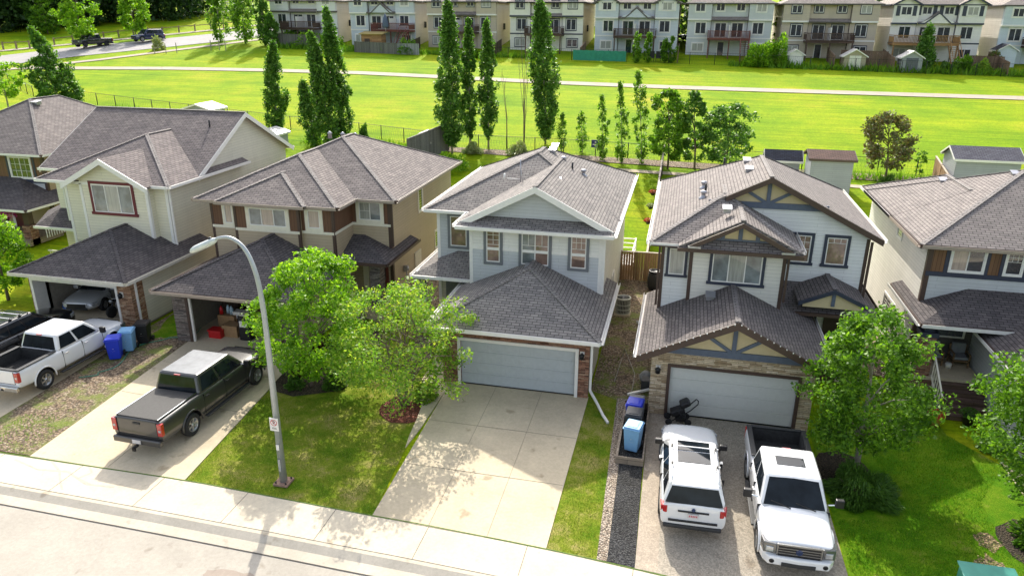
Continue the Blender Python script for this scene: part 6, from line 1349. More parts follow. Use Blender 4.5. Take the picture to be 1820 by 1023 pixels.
    if deck is not None:
        a, c = x0+W_*deckspan[0], x0+W_*deckspan[1]; yd = Y-3.0
        mb = MB(); mb.box(a, c, yd, Y-.3, z1-.25, z1, deck); dk = mb.build('deck', h)
        mb = MB(); mb.box(a, c, yd-.05, yd+.0, z1-.02, z1+.10, deck); mb.box(a, c, yd-.06, yd+.03, z1+.95, z1+1.03, deck)
        for i in range(int((c-a)/.17)): mb.box(a+i*.17, a+i*.17+.07, yd-.03, yd, z1, z1+.95, deck)
        for xx in (a, c-.08): mb.box(xx, xx+.08, yd, Y-.3, z1+.95, z1+1.03, deck); mb.box(xx+.02, xx+.05, yd, Y-.3, z1+.1, z1+.85, deck)
        mb.build('deck_railing', dk)
        for xx in (a+.1, (a+c)/2, c-.25): mb = MB(); mb.box(xx, xx+.16, yd+.05, yd+.2, g-.8, z1-.25, deck); mb.build('deck_post', dk)
        mb = MB(); mb.box((a+c)/2-.05, (a+c)/2+.05, yd, Y-.3, z1, z1+1.7, WHT); mb.build('privacy_screen', dk)
        if stairs:
            mb = MB(); xs_ = c-1.2
            for i in range(11): mb.box(xs_-.1, xs_+1.0, yd-.28*(i+1), yd-.28*i, z1-.24*(i+1), z1-.24*(i+1)+.06, deck)
            for xx in (xs_-.12, xs_+1.0): mb.beam((xx, yd, z1-.1), (xx, yd-3.1, z1-2.75), .06, .28, deck); mb.beam((xx, yd, z1+.95), (xx, yd-3.1, z1-1.7), .06, .08, deck)
            mb.build('stairs', dk)
    mb = MB(); fb(mb, RT(x1), Y+4, Y+4.5, 0, .25, z1+.3, z1+1.2, BLACKM); mb.build('side_meter', h)
    return h
TD = m_plain('dark_taupe_trim', (.09, .08, .075), .5)
row_house('pale grey row house farthest left beyond the park', -65.6, -54.4, S_F1, S_F5, TD, WHT, None, DECKB, peak=False, gable=False, band=TD)
row_house('blue-grey row house with white trim behind the orange playhouse', -52.1, -41.5, S_F2, S_F5, TD, WHT, None, DECKR, stairs=True, deckspan=(.42, 1.0), gable=False)
row_house('brown-tan row house behind the tall poplars', -39.4, -28.6, S_F3, S_F5, TD, DGREY, None, DECKB, peak=False, gable=False)
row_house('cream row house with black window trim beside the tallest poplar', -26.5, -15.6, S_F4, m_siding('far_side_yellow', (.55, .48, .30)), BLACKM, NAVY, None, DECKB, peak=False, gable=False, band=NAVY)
row_house('blue-grey row house with white shutters above the green fence screen', -13.8, -2.0, S_F2, S_F5, TD, WHT, WHT, DECKB)
row_house('mid grey row house with red-brown deck stairs', -.7, 10.7, S_F6, S_F5, TD, WHT, None, DECKR, peak=False, stairs=True, gable=False)
row_house('tan row house with dark trim behind the two small sheds', 12.0, 24.2, S_F3, S_FW, TD, NAVY, None, DECKB, peak=False, gable=False)
row_house('ivory row house with black shutters and an orange wood deck', 25.9, 37.0, S_F8, S_FW, NAVY, WHT, NAVY, DECKO, stairs=True, deckspan=(.0, .72), band=NAVY)
row_house('sky grey row house at the top right corner', 39.2, 50.4, S_F9, S_FW, TD, WHT, None, DECKB, peak=False, gable=False)
# houses farther up the street showing in the gaps
for i, (x, y, lb) in enumerate([(-15.5, 140, 'white house far behind, in the gap right of the cream row house'), (1.2, 150, 'small grey house far behind the mid grey row house gap')]):
    b = thing('house', lb, 'house', (x, y, gz(x, y)), group='houses farther up the hill'); m_ = MB(); m_.box(x-3, x+4, y, y+8, gz(x, y)-1, gz(x, y)+5.6, S_FW); clap(m_, FR(y), x-3, x+4, gz(x, y), gz(x, y)+5.6, S_FW, expo=.25); m_.build('wall', b)
    rf = Roof(SH_F, SH_F); rf.add(x-3.4, x+4.4, y-.4, y+8.4, gz(x, y)+5.6, .45, fm=TD, gm=WHT, caps=False); rf.build(b)
    fwin(b, FR(y), x-2, x-1, gz(x, y)+3.6, gz(x, y)+4.8, WHT); fwin(b, FR(y), x+1.2, x+2.4, gz(x, y)+3.6, gz(x, y)+4.8, WHT)

# ---------------------------------------------------------------- fences and sheds
def wire_fence(label, pts, H=1.25, step=2.6, group=None, name='chain_link_fence'):
    x0, y0 = pts[0]; f = thing(name, label, 'fence', G3(x0, y0), group=group); rail = MB(); mesh_ = MB(); k = 0
    for (a, b) in zip(pts[:-1], pts[1:]):
        L = math.dist(a, b); n = max(1, round(L/step))
        for i in range(n):
            p = (a[0]+(b[0]-a[0])*i/n, a[1]+(b[1]-a[1])*i/n); q = (a[0]+(b[0]-a[0])*(i+1)/n, a[1]+(b[1]-a[1])*(i+1)/n)
            mb = MB(); mb.tube([G3(*p, -.1), G3(*p, H+.05)], .04, BLACKM, n=6)
            if k < 98: mb.build('fence_post', f)
            k += 1
            rail.tube([G3(*p, H), G3(*q, H)], .022, BLACKM, n=4, cap=False); rail.tube([G3(*p, .06), G3(*q, .06)], .010, BLACKM, n=4, cap=False)
            m = 5
            for j in range(m*2):
                u0, u1 = j/m/2, (j+1)/m/2
                for s0, s1 in ((0.08, H), (H, .08)):
                    A_ = (p[0]+(q[0]-p[0])*u0, p[1]+(q[1]-p[1])*u0); B_ = (p[0]+(q[0]-p[0])*u1, p[1]+(q[1]-p[1])*u1); mesh_.tube([G3(*A_, s0), G3(*B_, s1)], .004, BLACKM, n=3, cap=False)
    rail.build('rail', f); mesh_.build('wire_mesh', f); return f
wire_fence('black chain-link fence between the back yards and the park', [(-93, 85), (-73.3, 72.8), (-66, 71.5), (-57.5, 69.7), (-37, 65.6), (-29.4, 64.5), (-19.9, 62.6), (-9.9, 62.9), (6.6, 62.2), (20.7, 62.6), (34, 63.4)], 1.25, 2.6)
wire_fence('black chain-link fence along the yards of the row houses', [(-28, 106.0), (-16, 106.3), (-8.4, 106.6), (0, 106.2), (6.5, 106.2), (12.5, 105.6), (26, 104.9), (40, 104.6), (46, 104.4)], 1.5, 3.0)
def board_fence(label, pts, H, mat, cap=None, step=2.4, group=None, name='board_fence'):
    f = thing(name, label, 'fence', G3(*pts[0]), group=group); pn = MB(); cp = MB()
    for a, b in zip(pts[:-1], pts[1:]):
        L = math.dist(a, b); n = max(1, round(L/step)); d = Vector((b[0]-a[0], b[1]-a[1])).normalized(); nb = max(1, round(L/.15))
        for i in range(nb):
            p = Vector(a)+d*(L*i/nb); w_ = L/nb*.92; z = gz(p.x, p.y); pn.obox((p.x, p.y, z), (d.x*w_, d.y*w_, 0), (-d.y*.03, d.x*.03, 0), (0, 0, H+.01*((i*7) % 3)), mat)
        for i in range(n):
            p = (a[0]+(b[0]-a[0])*i/n, a[1]+(b[1]-a[1])*i/n); q = (a[0]+(b[0]-a[0])*(i+1)/n, a[1]+(b[1]-a[1])*(i+1)/n)
            cp.beam(G3(*p, H+.02), G3(*q, H+.02), .12, .05, cap or mat)
            mb = MB(); mb.box(p[0]-.06, p[0]+.06, p[1]-.08, p[1]-.0, gz(*p), gz(*p)+H+.06, mat); mb.build('fence_post', f)
    pn.build('fence_boards', f); cp.build('top_rail', f); return f
WD = m_wood('cedar_boards', (.34, .20, .10)); WG_ = m_wood('weathered_grey_boards', (.17, .165, .15)); WBR = m_wood('brown_boards', (.20, .13, .085)); WDS = m_wood('dark_stained_boards', (.10, .07, .05))
CAPW = m_plain('pale_cap_rail', (.50, .42, .33), .8)
board_fence('cedar board fence closing the gap between the grey and the white-sided houses', [(-3.0, 41.9), (-.45, 42.0)], 1.75, WD, CAPW)
board_fence('long pale-capped board fence running back between two yards', [(-1.5, 42.1), (-1.4, 61.5)], 1.65, WDS, CAPW)
board_fence('grey board fence behind the tan house', [(-22.0, 57.5), (-19.9, 62.2)], 2.3, WG_)
board_fence('grey board fence between the cream and tan houses', [(-27.0, 47.4), (-22.9, 47.2)], 1.7, WG_)
board_fence('brown board fence beside the large grey-roofed shed', [(18.6, 56.0), (18.9, 62.0)], 1.7, WD, CAPW)
board_fence('board fence in the narrow gap beside the right house', [(8.05, 43), (10.25, 43)], 1.7, WD)
FB = 'board fences of the row house yards'
board_fence('grey board fence in front of the playhouse yard', [(-48.8, 107.4), (-41.8, 106.8)], 1.5, WG_, group=FB)
board_fence('short pale grey board fence behind the dense bush', [(-41.8, 106.8), (-38.5, 106.8)], 1.5, m_wood('pale_grey_boards', (.30, .31, .31)), group=FB)
board_fence('tall grey board fence below the first row house', [(-64.0, 110.2), (-55.4, 109.4)], 1.9, WG_, group=FB)
for i, (x, y0, y1, m_, lb) in enumerate([(-14.9, 107, 112.5, WBR, 'left of the green screen'), (-1.6, 107, 112.5, WBR, 'right of the garden chairs'), (18.2, 106.2, 112.5, WBR, 'behind the beige-fronted shed'), (25.2, 105.6, 112.5, WBR, 'beside the grey gabled shed'), (38.0, 105.0, 112.5, WBR, 'near the top right shed'), (-40.3, 107.4, 112.5, WDS, 'beside the brown-tan row house'), (-27.5, 106.8, 112.5, WDS, 'beside the cream row house')]):
    board_fence('brown yard divider fence ' + lb, [(x, y0), (x, y1)], 1.6, m_, group=FB)
board_fence('brown board fence across the gap left of the ivory row house', [(19.5, 109.6), (25.2, 109.2)], 1.8, WBR, group=FB); board_fence('dark board fence across the gap right of the ivory row house', [(34.5, 108.5), (38.5, 108.2)], 1.7, WBR, group=FB)
# green windscreen tied on the chain link
t_ = thing('privacy_mesh', 'green fabric screen tied to the chain-link fence of the blue-grey row house', 'screen', G3(-15.6, 106.2)); mb = MB(); n = 26
GRN = m_plain('green_mesh_fabric', (.03, .24, .16), .8, var=.15, scale=3)
vs = []
for i in range(n+1):
    x = -15.8+7.3*i/n; y = 106.15+.05*math.sin(i*1.3); z = gz(x, y); vs += [(x, y, z+.08), (x, y, z+1.45-.05*math.sin(i*.9)**2)]
mb.mesh(vs, [(2*i, 2*i+2, 2*i+3, 2*i+1) for i in range(n)], GRN); mb.build('fabric', t_)
# park post-and-rail fence
f = thing('post_and_rail_fence', 'weathered post-and-rail fence along the far pavement', 'fence', G3(-99.8, 106.5)); WPR = m_wood('grey_brown_rail', (.26, .20, .13), .2, False)
pts = [(-99.8, 105.2), (-98.7, 108.0), (-95.1, 114.3), (-90, 119), (-84.2, 124.6), (-78, 131)]
for a, b in zip(pts[:-1], pts[1:]):
    n = max(1, round(math.dist(a, b)/2.4))
    for i in range(n):
        p = (a[0]+(b[0]-a[0])*i/n, a[1]+(b[1]-a[1])*i/n); q = (a[0]+(b[0]-a[0])*(i+1)/n, a[1]+(b[1]-a[1])*(i+1)/n)
        mb = MB(); mb.box(p[0]-.09, p[0]+.09, p[1]-.09, p[1]+.09, gz(*p)-.1, gz(*p)+1.2, WPR); mb.build('fence_post', f)
        mb = MB(); mb.beam(G3(*p, 1.0), G3(*q, 1.0), .08, .12, WPR); mb.build('rail', f)
f = thing('post_and_rail_fence', 'short separate piece of post-and-rail fence at the far left', 'fence', G3(-104.5, 100.2))
for i in range(3):
    p = (-104.5+1.6*i, 100.0+.9*i); mb = MB(); mb.box(p[0]-.1, p[0]+.1, p[1]-.1, p[1]+.1, gz(*p)-.1, gz(*p)+1.2, WPR); mb.build('fence_post', f)
    if i < 2: q = (p[0]+1.6, p[1]+.9); mb = MB(); mb.beam(G3(*p, 1.05), G3(*q, 1.05), .08, .12, WPR); mb.build('rail', f)
def shed(label, x0, x1, y0, y1, H, wall, roofm, ax='y', p=.45, trim=WHT, door=None, group='garden sheds', ov=.2):
    g = min(gz(x0, y0), gz(x1, y0)); s_ = thing('garden_shed', label, 'shed', ((x0+x1)/2, (y0+y1)/2, g), group=group)
    w_ = MB(); w_.box(x0, x1, y0, y1, g-.3, g+H, wall)
    for fr, a, c in ((FR(y0), x0, x1), (RT(x1), y0, y1), (LF(x0), y0, y1)): clap(w_, fr, a, c, g, g+H, wall, expo=.16, lap=.02)
    if ax == 'y': xm = (x0+x1)/2; w_.poly([(x0, y0, g+H), (x1, y0, g+H), (xm, y0, g+H+p*(x1-x0)/2)], wall)
    else:
        ym = (y0+y1)/2
        for x in (x0, x1): w_.poly([(x, y0, g+H), (x, y1, g+H), (x, ym, g+H+p*(y1-y0)/2)], wall)
    w_.build('wall', s_)
    rf = Roof(roofm, roofm); rf.add(x0-ov, x1+ov, y0-ov, y1+ov, g+H-.02, p, f='gable', b='gable', ax=ax, eaves='FLRB', fm=trim, gm=None, caps=False, rakeh=.14); rf.build(s_)
    if door is not None: mb = MB(); xm = (x0+x1)/2; fb(mb, FR(y0), xm-.7, xm-.02, .02, .06, g+.05, g+1.75, door); fb(mb, FR(y0), xm+.02, xm+.7, .02, .06, g+.05, g+1.75, door); mb.build_parts('shed_door', s_, tol=.001)
    return s_
S_SHG = m_siding('shed_grey_siding', (.36, .38, .40)); SHN = m_shingle('navy_shingles', (.05, .055, .085), (.035, .04, .06)); SHBN = m_shingle('red_brown_shingles', (.16, .10, .085), (.12, .08, .07)); SHGY = m_shingle('blue_grey_shingles', (.15, .15, .18), (.11, .11, .14)); MROOF = m_plain('pale_metal_roof', (.66, .64, .62), .35, .2, .05)
shed('tall grey shed with a red-brown roof behind the white-sided house', 9.25, 12.1, 57.0, 59.6, 2.75, S_SHG, SHBN, 'x', .3, BRN)
shed('low shed with a navy roof left of the tall grey shed', 6.5, 8.9, 60.0, 61.6, 1.45, S_SHG, SHN, 'x', .7, WHT)
shed('large grey shed with a blue-grey roof near the right edge', 19.0, 23.1, 57.8, 60.6, 3.0, S_SHG, SHGY, 'x', .45, WHT)
shed('small tan shed with a pale roof beside the grey board fence', -22.7, -21.1, 60.2, 62.2, 1.3, m_siding('shed_tan_siding', (.48, .34, .22)), MROOF, 'y', .7, WHT)
shed('white-roofed shed peeking over the ridge of the cream house', -47.5, -44.6, 64.2, 66.6, 1.9, S_SHG, MROOF, 'y', .3, WHT)
shed('grey shed with a white roof beside the tall dark poplar', -37.2, -34.9, 59.2, 61.2, 1.5, S_SHG, MROOF, 'y', .3, WHT)
FS = 'sheds in the row house yards'
shed('small ivory shed with a white metal roof behind the bright hedge', 12.6, 14.5, 107.2, 109.2, 1.5, S_F1, MROOF, 'y', .6, WHT, group=FS, door=WHT)
shed('small beige shed with a white metal roof in front of the tan row house', 19.3, 21.9, 105.9, 108.0, 1.7, m_siding('shed_beige_siding', (.45, .40, .28)), MROOF, 'y', .6, WHT, group=FS, door=S_F4)
shed('small dark grey shed with a white metal roof beside the evergreen', 26.0, 28.4, 105.4, 107.6, 1.8, S_SHG, MROOF, 'y', .6, WHT, group=FS, door=m_plain('grey_shed_door', (.12, .13, .15), .6))
shed('pale blue shed with a navy roof right of the ivory row house', 38.6, 40.8, 111.2, 113.4, 2.1, S_F9, SHN, 'y', .6, WHT, group=FS)
# orange playhouse
t_ = thing('playhouse', 'small orange-brown wooden playhouse below the red-brown deck', 'playhouse', G3(-46.6, 109.3)); g = gz(-46.6, 109.3)
mb = MB(); mb.box(-48.2, -45.0, 108.6, 110.4, g, g+2.3, DECKO); mb.build('wall', t_); mb = MB(); mb.prism([(-48.5, 108.3, g+2.3), (-44.7, 108.3, g+2.3), (-44.7, 110.6, g+2.6), (-48.5, 110.6, g+2.6)], (0, 0, .1), m_plain('ochre_roof', (.35, .27, .09), .8)); mb.build('roof', t_)
mb = MB(); mb.box(-46.6, -45.6, 108.5, 108.6, g+.4, g+1.2, m_plain('red_plastic', (.5, .03, .03), .4)); mb.build('slide', t_); mb = MB(); mb.box(-47.7, -46.9, 108.54, 108.6, g+.1, g+1.7, WDS); mb.build('door', t_)
# ================================================================ STREET FURNITURE AND SMALL THINGS
GAL = m_plain('galvanised_steel', (.42, .45, .47), .4, .45, .1, 4)
lamp = thing('street_lamp', 'tall curved grey steel street lamp with a white head on the lawn', 'street lamp', G3(-12.0, 18.6)); g = gz(-12, 18.6)
mb = MB(); pts = [(-12.0, 18.6, g+.1), (-12.0, 18.6, g+5.6)]
key = [(-12.0, 18.60, g+4.6), (-12.0, 18.62, g+5.6), (-12.03, 18.62, g+6.6), (-12.12, 18.64, g+7.3), (-12.30, 18.66, g+7.88), (-12.55, 18.68, g+8.23), (-12.9, 18.7, g+8.40), (-13.25, 18.72, g+8.37), (-13.5, 18.74, g+8.25), (-13.7, 18.75, g+8.1)]
arc = []
for i in range(1, len(key)-2):
    p0, p1, p2, p3 = (Vector(key[i+k]) for k in (-1, 0, 1, 2))
    for u in (0, .25, .5, .75): arc.append(.5*((2*p1)+(p2-p0)*u+(2*p0-5*p1+4*p2-p3)*u*u+(3*p1-p0-3*p2+p3)*u**3))
mb.tube([(-12.0, 18.6, g+.08)]+arc, [.125]+[.085-.045*i/len(arc) for i in range(len(arc))], GAL, n=12); mb.build('pole', lamp)
mb = MB(); mb.box(-12.25, -11.75, 18.35, 18.85, g+.03, g+.10, m_plain('rusty_concrete_base', (.32, .20, .15), .9, var=.3)); bp = mb.build('base_plate', lamp)
mb = MB()
for a in (-.18, .18):
    for b in (-.18, .18): mb.lathe((-12+a, 18.6+b, g+.10), [(.03, 0), (.03, .06), (0, .06)], BLACKM, n=6)
mb.build_parts('bolt', bp)
mb = MB(); hd = [(-13.36, .08), (-13.5, .17), (-13.72, .235), (-14.02, .235), (-14.26, .15), (-14.36, .04)]; vs = []
for x, w_ in hd:
    z = g+8.27+(x+13.42)*.45
    vs += [(x, 18.74-w_, z-.02), (x, 18.74-w_*.6, z+.13*min(1, w_/.15)), (x, 18.74+w_*.6, z+.13*min(1, w_/.15)), (x, 18.74+w_, z-.02), (x, 18.74, z-.15*min(1, w_/.15))]
mb.mesh(vs, [(5*i+k, 5*i+(k+1) % 5, 5*i+5+(k+1) % 5, 5*i+5+k) for i in range(5) for k in range(5)]+[(4, 3, 2, 1, 0), (25, 26, 27, 28, 29)], m_plain('lamp_head_white', (.62, .66, .66), .35), True); lh = mb.build('lamp_head', lamp, sub=1)
mb = MB(); mb.lathe((-13.6, 18.74, g+8.24), [(.05, 0), (.05, .1), (.03, .12)], BLACKM, n=10); mb.build('photocell', lh)
mb = MB(); mb.box(-12.04, -11.96, 18.46, 18.48, g+.55, g+1.0, GAL); mb.build('access_panel', lamp)
# no-parking sign
sg = thing('parking_sign', 'small white no-parking sign strapped to the lamp pole', 'sign', (-12.0, 18.46, g+2.35))
mb = MB(); mb.box(-12.15, -11.85, 18.43, 18.445, g+2.1, g+2.56, WHT); mb.build('sign_plate', sg)
SR = m_plain('sign_red', (.55, .02, .03), .5); SB = m_plain('sign_black', (.02, .02, .02), .5)
mb = MB(); n = 28; c = (-12.0, g+2.40)
vs = []; 
for k in range(n):
    t = 2*math.pi*k/n
    for r in (.095, .115): vs.append((c[0]+r*math.cos(t), 18.427, c[1]+r*math.sin(t)))
mb.mesh(vs, [(2*k, 2*k+1, (2*k+3) % (2*n), (2*k+2) % (2*n)) for k in range(n)], SR); mb.beam((c[0]-.07, 18.425, c[1]+.07), (c[0]+.07, 18.425, c[1]-.07), .004, .018, SR, up=(1, 0, 1)); mb.build('prohibition_ring', sg)
def text_part(txt, parent, loc, size, mat, rot=(R_(90), 0, 0), name='lettering', bold=0):
    cu = bpy.data.curves.new(name, 'FONT'); cu.body = txt; cu.size = size; cu.align_x = 'CENTER'; cu.align_y = 'CENTER'; cu.extrude = .002; cu.offset = bold
    o = bpy.data.objects.new(name, cu); COL.objects.link(o); me = eval_mesh(o); me.materials.clear(); me.materials.append(mat); bpy.data.objects.remove(o, do_unlink=True)
    o = bpy.data.objects.new(name, me); COL.objects.link(o); o.parent = parent; o.location = Vector(loc)-base_of(parent); o.rotation_euler = rot; return o
text_part('P', sg, (c[0], 18.43, c[1]), .16, SB, bold=.003)
mb = MB(); mb.box(-12.09, -11.91, 18.426, 18.43, g+2.17, g+2.185, SB); mb.box(-12.07, -11.93, 18.426, 18.43, g+2.21, g+2.225, SB); mb.build_parts('text_line', sg, tol=.001)
st_ = tag(MB().build('x') or bpy.data.objects.new('dummy', None)) if False else None
mb = MB(); mb.box(-12.05, -11.95, 18.475, 18.49, g+1.35, g+1.55, WHT); nm = mb.build('number_plate', lamp)

# wheelie bins
def bin_(label, loc, rz, c, lid=None, group='household bins'):
    b = thing('wheelie_bin', label, 'bin', loc, rz, group); m = m_plain('bin_%02x%02x%02x' % tuple(int(v*255) for v in c), c, .45, var=.06); m.name = 'bin_plastic'; lid = lid or m
    mb = MB(); lo, hi = (-.23, .23, -.26, .24), (-.29, .29, -.34, .32)
    vs = [(lo[i], lo[2+j], .06) for j in (0, 1) for i in (0, 1)]+[(hi[i], hi[2+j], .98) for j in (0, 1) for i in (0, 1)]
    mb.mesh(vs, [(0, 2, 3, 1), (4, 5, 7, 6), (0, 1, 5, 4), (2, 6, 7, 3), (0, 4, 6, 2), (1, 3, 7, 5)], m); mb.build('body', b, world=False, bevel=.03)
    mb = MB(); mb.box(-.31, .31, -.38, .34, .97, 1.0, lid); mb.box(-.28, .28, -.33, .30, 1.0, 1.05, lid); mb.box(-.18, .18, -.25, .22, 1.05, 1.065, lid); l_ = mb.build('lid', b, world=False, bevel=.025)
    mb = MB(); mb.tube([(-.25, .38, .95), (.25, .38, .95)], .02, m); mb.box(-.26, -.21, .3, .39, .92, .97, m); mb.box(.21, .26, .3, .39, .92, .97, m); mb.build('handle', b, world=False)
    for s in (-1, 1): mb = MB(); mb.lathe((s*.28-.03, .30, .13), [(.09, 0), (.13, .0), (.13, .06), (.09, .06)], BLACK, axis='x', n=16); mb.build('wheel', b, world=False)
    mb = MB(); mb.lathe((0, -.302, .62), [(.0, -.004), (.06, -.003), (.06, .01)], WHT, axis='y', n=8); mb.box(-.09, .09, -.295, -.285, .46, .50, WHT); mb.build_parts('bin_mark', b, world=False)
    return b
bin_('bright blue wheelie bin, nearest the street of the three on the gravel', G3(-23.85, 25.15, .02), R_(28), (.01, .04, .55))
bin_('pale blue wheelie bin, middle one of the three on the gravel', G3(-23.85, 26.0, .02), R_(24), (.22, .45, .72))
bin_('black wheelie bin, farthest of the three beside the stone garage corner', G3(-23.75, 26.9, .02), R_(20), (.012, .012, .015))
bin_('bright blue wheelie bin at the back of the timber box', G3(-.93, 25.1, .06), R_(-8), (.01, .04, .55))
bin_('dark grey wheelie bin, middle one in the timber box', G3(-.90, 24.35, .06), R_(-5), (.05, .055, .065))
bin_('pale blue wheelie bin at the front of the timber box', G3(-.85, 23.4, .06), R_(-12), (.22, .45, .72))
BXW = m_wood('planter_timber', (.30, .24, .18), .2, False)
t_ = thing('timber_box', 'low timber box holding the bins beside the aggregate driveway', 'box', (-.9, 24.5, 0)); mb = MB()
for q in ((-1.38, -1.30, 22.5, 26.4), (-.46, -.40, 22.5, 26.4)): mb.box(*q, 0, .3, BXW)
mb.box(-1.38, -.40, 22.44, 22.5, 0, .3, BXW); mb.box(-1.38, -.40, 26.4, 26.46, 0, .34, WDS); mb.build('side_boards', t_); mb = MB(); mb.box(-1.3, -.46, 22.5, 26.4, .0, .05, BLKM); mb.build('gravel_fill', t_)
tag_ = tag
mb = MB(); mb.box(-1.2, -.6, 25.7, 26.3, .05, .75, m_plain('grey_storage_box', (.18, .19, .20), .5)); o = mb.build('storage_box', bevel=.03); tag(o, 'grey storage box behind the bright blue bin in the timber box', 'box')
# air conditioner
ac = thing('air_conditioner', 'cylindrical beige air conditioner on the gravel beside the grey house', 'air conditioner', (-2.35, 36.5, 0)); mb = MB(); CV = m_plain('taupe_metal', (.46, .46, .39), .45, .3)
c = (-2.35, 36.5); mb.box(c[0]-.42, c[0]+.42, c[1]-.42, c[1]+.42, 0, .08, CONC); mb.build('pad', ac)
mb = MB(); mb.lathe((*c, .08), [(.36, 0), (.36, .78), (.33, .78)], PLAS, n=28, smooth=False)
for k in range(28): t = 2*math.pi*k/28; mb.box(c[0]+.37*math.cos(t)-.015, c[0]+.37*math.cos(t)+.015, c[1]+.37*math.sin(t)-.015, c[1]+.37*math.sin(t)+.015, .08, .86, CV)
for z in (.08, .3, .55): mb.lathe((*c, z), [(.385, 0), (.40, .01), (.40, .04), (.385, .05)], CV, n=28)
mb.build('casing', ac)
mb = MB(); mb.lathe((*c, .86), [(.41, 0), (.41, .07), (.33, .08), (.33, .0)], CV, n=28); mb.build('top_ring', ac)
mb = MB(); mb.lathe((*c, .80), [(.31, 0), (.31, .02), (.0, .03)], BLACK, n=20); 
for k in range(12): t = math.pi*k/12; mb.beam((c[0]-.33*math.cos(t), c[1]-.33*math.sin(t), .935), (c[0]+.33*math.cos(t), c[1]+.33*math.sin(t), .935), .008, .008, BLACKM)
mb.build('fan_grille', ac)
mb = MB(); mb.tube([(-2.98, 36.0, 1.0), (-2.7, 36.1, 1.08), (-2.4, 36.2, 1.0)], .04, BLACK); o = mb.build('refrigerant_line', ac)
# drainpipe lying on the gravel, hose, cables
mb = MB(); mb.tube([(-1.55, 35.3, .1), (-.5, 35.35, .2)], .075, WHT); tag(mb.build('drain_pipe'), 'white drain pipe lying on the sunlit gravel', 'pipe')
mb = MB(); mb.beam((-1.35, 27.4, .12), (-.5, 27.9, .2), .1, .08, WHT); tag(mb.build('drain_pipe'), 'short white downspout extension behind the timber box', 'pipe')
rr = random.Random(3); pts = []
for i in range(60):
    t = i/59; pts.append(G3(-24.0+1.5*t+.35*math.sin(9*t)+.2*math.sin(23*t), 22.6+7.0*t+.5*math.cos(11*t), .05))
mb = MB(); mb.tube(pts, .018, m_plain('green_hose', (.04, .30, .20), .4), n=6); tag(mb.build('garden_hose'), 'thin green garden hose snaking over the gravel', 'hose')
mb = MB(); mb.tube([(-2.0, 28.5, .06), (-1.9, 30.5, .05), (-1.85, 32.0, .06), (-1.2, 29.5, .05), (-1.2, 27.2, .08), (-1.7, 26.7, .04), (-1.6, 25.7, .04), (-1.2, 25.2, .08)], .012, m_plain('white_cable', (.5, .48, .42), .5), n=5); tag(mb.build('cable'), 'pale cable looping over the gravel toward the bins', 'cable')
# barrel / planter by fence
t_ = thing('rain_barrel', 'dark rain barrel in front of the cedar fence', 'barrel', (-.9, 40.6, 0)); mb = MB(); mb.lathe((-.9, 40.6, 0), [(.30, 0), (.38, .2), (.42, .55), (.38, .95), (.33, 1.1)], PLAS, n=20); mb.build('body', t_); mb = MB(); mb.lathe((-.9, 40.6, 1.08), [(.36, 0), (.36, .08), (.3, .09), (.28, .03)], BLACK, n=20); mb.build('rim', t_)
# stones stack near garage D corner
mb = MB(); mb.box(-.85, -.48, 28.0, 28.5, .1, .5, PLAS); mb.lathe((-.7, 28.9, .1), [(.25, 0), (.3, .2), (.15, .4)], m_plain('grey_stone', (.3, .3, .28), .9, var=.3), n=9); tag(mb.build('rock_bin'), 'black tub and grey stone against the stone garage corner', 'tub')
# stroller
s_ = thing('stroller', 'black folded baby stroller in front of the cream garage door', 'stroller', (.75, 25.75, .05), R_(8)); 
mb = MB(); mb.tube([(-.35, -.22, .14), (.35, -.2, .62), (.62, -.2, .92), (.66, 0, .95), (.62, .2, .92), (.35, .2, .62), (-.35, .22, .14)], .022, BLACKM); mb.tube([(.28, -.22, .1), (-.1, -.2, .6)], .02, BLACKM); mb.tube([(.28, .22, .1), (-.1, .2, .6)], .02, BLACKM); mb.build('frame', s_, world=False)
mb = MB(); mb.prism([(-.30, -.2, .30), (.20, -.2, .50), (.12, -.2, .72), (-.38, -.2, .5)], (0, .4, 0), BLACK); mb.build('seat', s_, world=False, bevel=.04); mb = MB(); mb.prism([(.02, -.22, .62), (.40, -.22, .85), (.25, -.22, 1.02), (-.05, -.22, .86)], (0, .44, 0), BLACK); mb.build('canopy', s_, world=False, bevel=.06)
mb = MB(); mb.box(-.15, .25, -.18, .18, .12, .28, BLACK); mb.build('basket', s_, world=False, bevel=.02)
for x, y in ((-.42, -.24), (-.42, .24), (.3, -.24), (.3, .24)): mb = MB(); mb.lathe((x, y-.02, .13), [(.08, 0), (.13, 0), (.13, .04), (.08, .04)], TYRE, axis='y', n=18); mb.lathe((x, y-.02, .13), [(.05, .005), (.05, .035)], METAL, axis='y', n=10); mb.build('wheel', s_, world=False)
# transformer cabinet
t_ = thing('transformer_box', 'green steel utility cabinet at the bottom right edge', 'utility cabinet', (8.75, 17.7, .0)); TG = m_plain('teal_green_steel', (.06, .27, .21), .4, .1, .1, 3); mb = MB(); mb.box(8.12, 9.42, 17.1, 18.2, 0, 1.0, TG); mb.build('cabinet', t_, bevel=.02)
mb = MB(); mb.prism([(8.08, 17.05, 1.0), (9.46, 17.05, 1.0), (9.46, 18.28, 1.1), (8.08, 18.28, 1.1)], (0, 0, .04), TG); mb.build('lid', t_, bevel=.01); mb = MB(); mb.box(8.0, 9.6, 16.9, 18.4, -.05, .06, CONC); mb.build('pad', t_); mb = MB(); mb.box(8.108, 8.12, 17.3, 17.5, .45, .7, AMB); mb.build('warning_label', t_)
mb = MB(); mb.box(8.3, 9.25, 17.08, 17.1, .1, .8, TG); mb.build('door', t_)
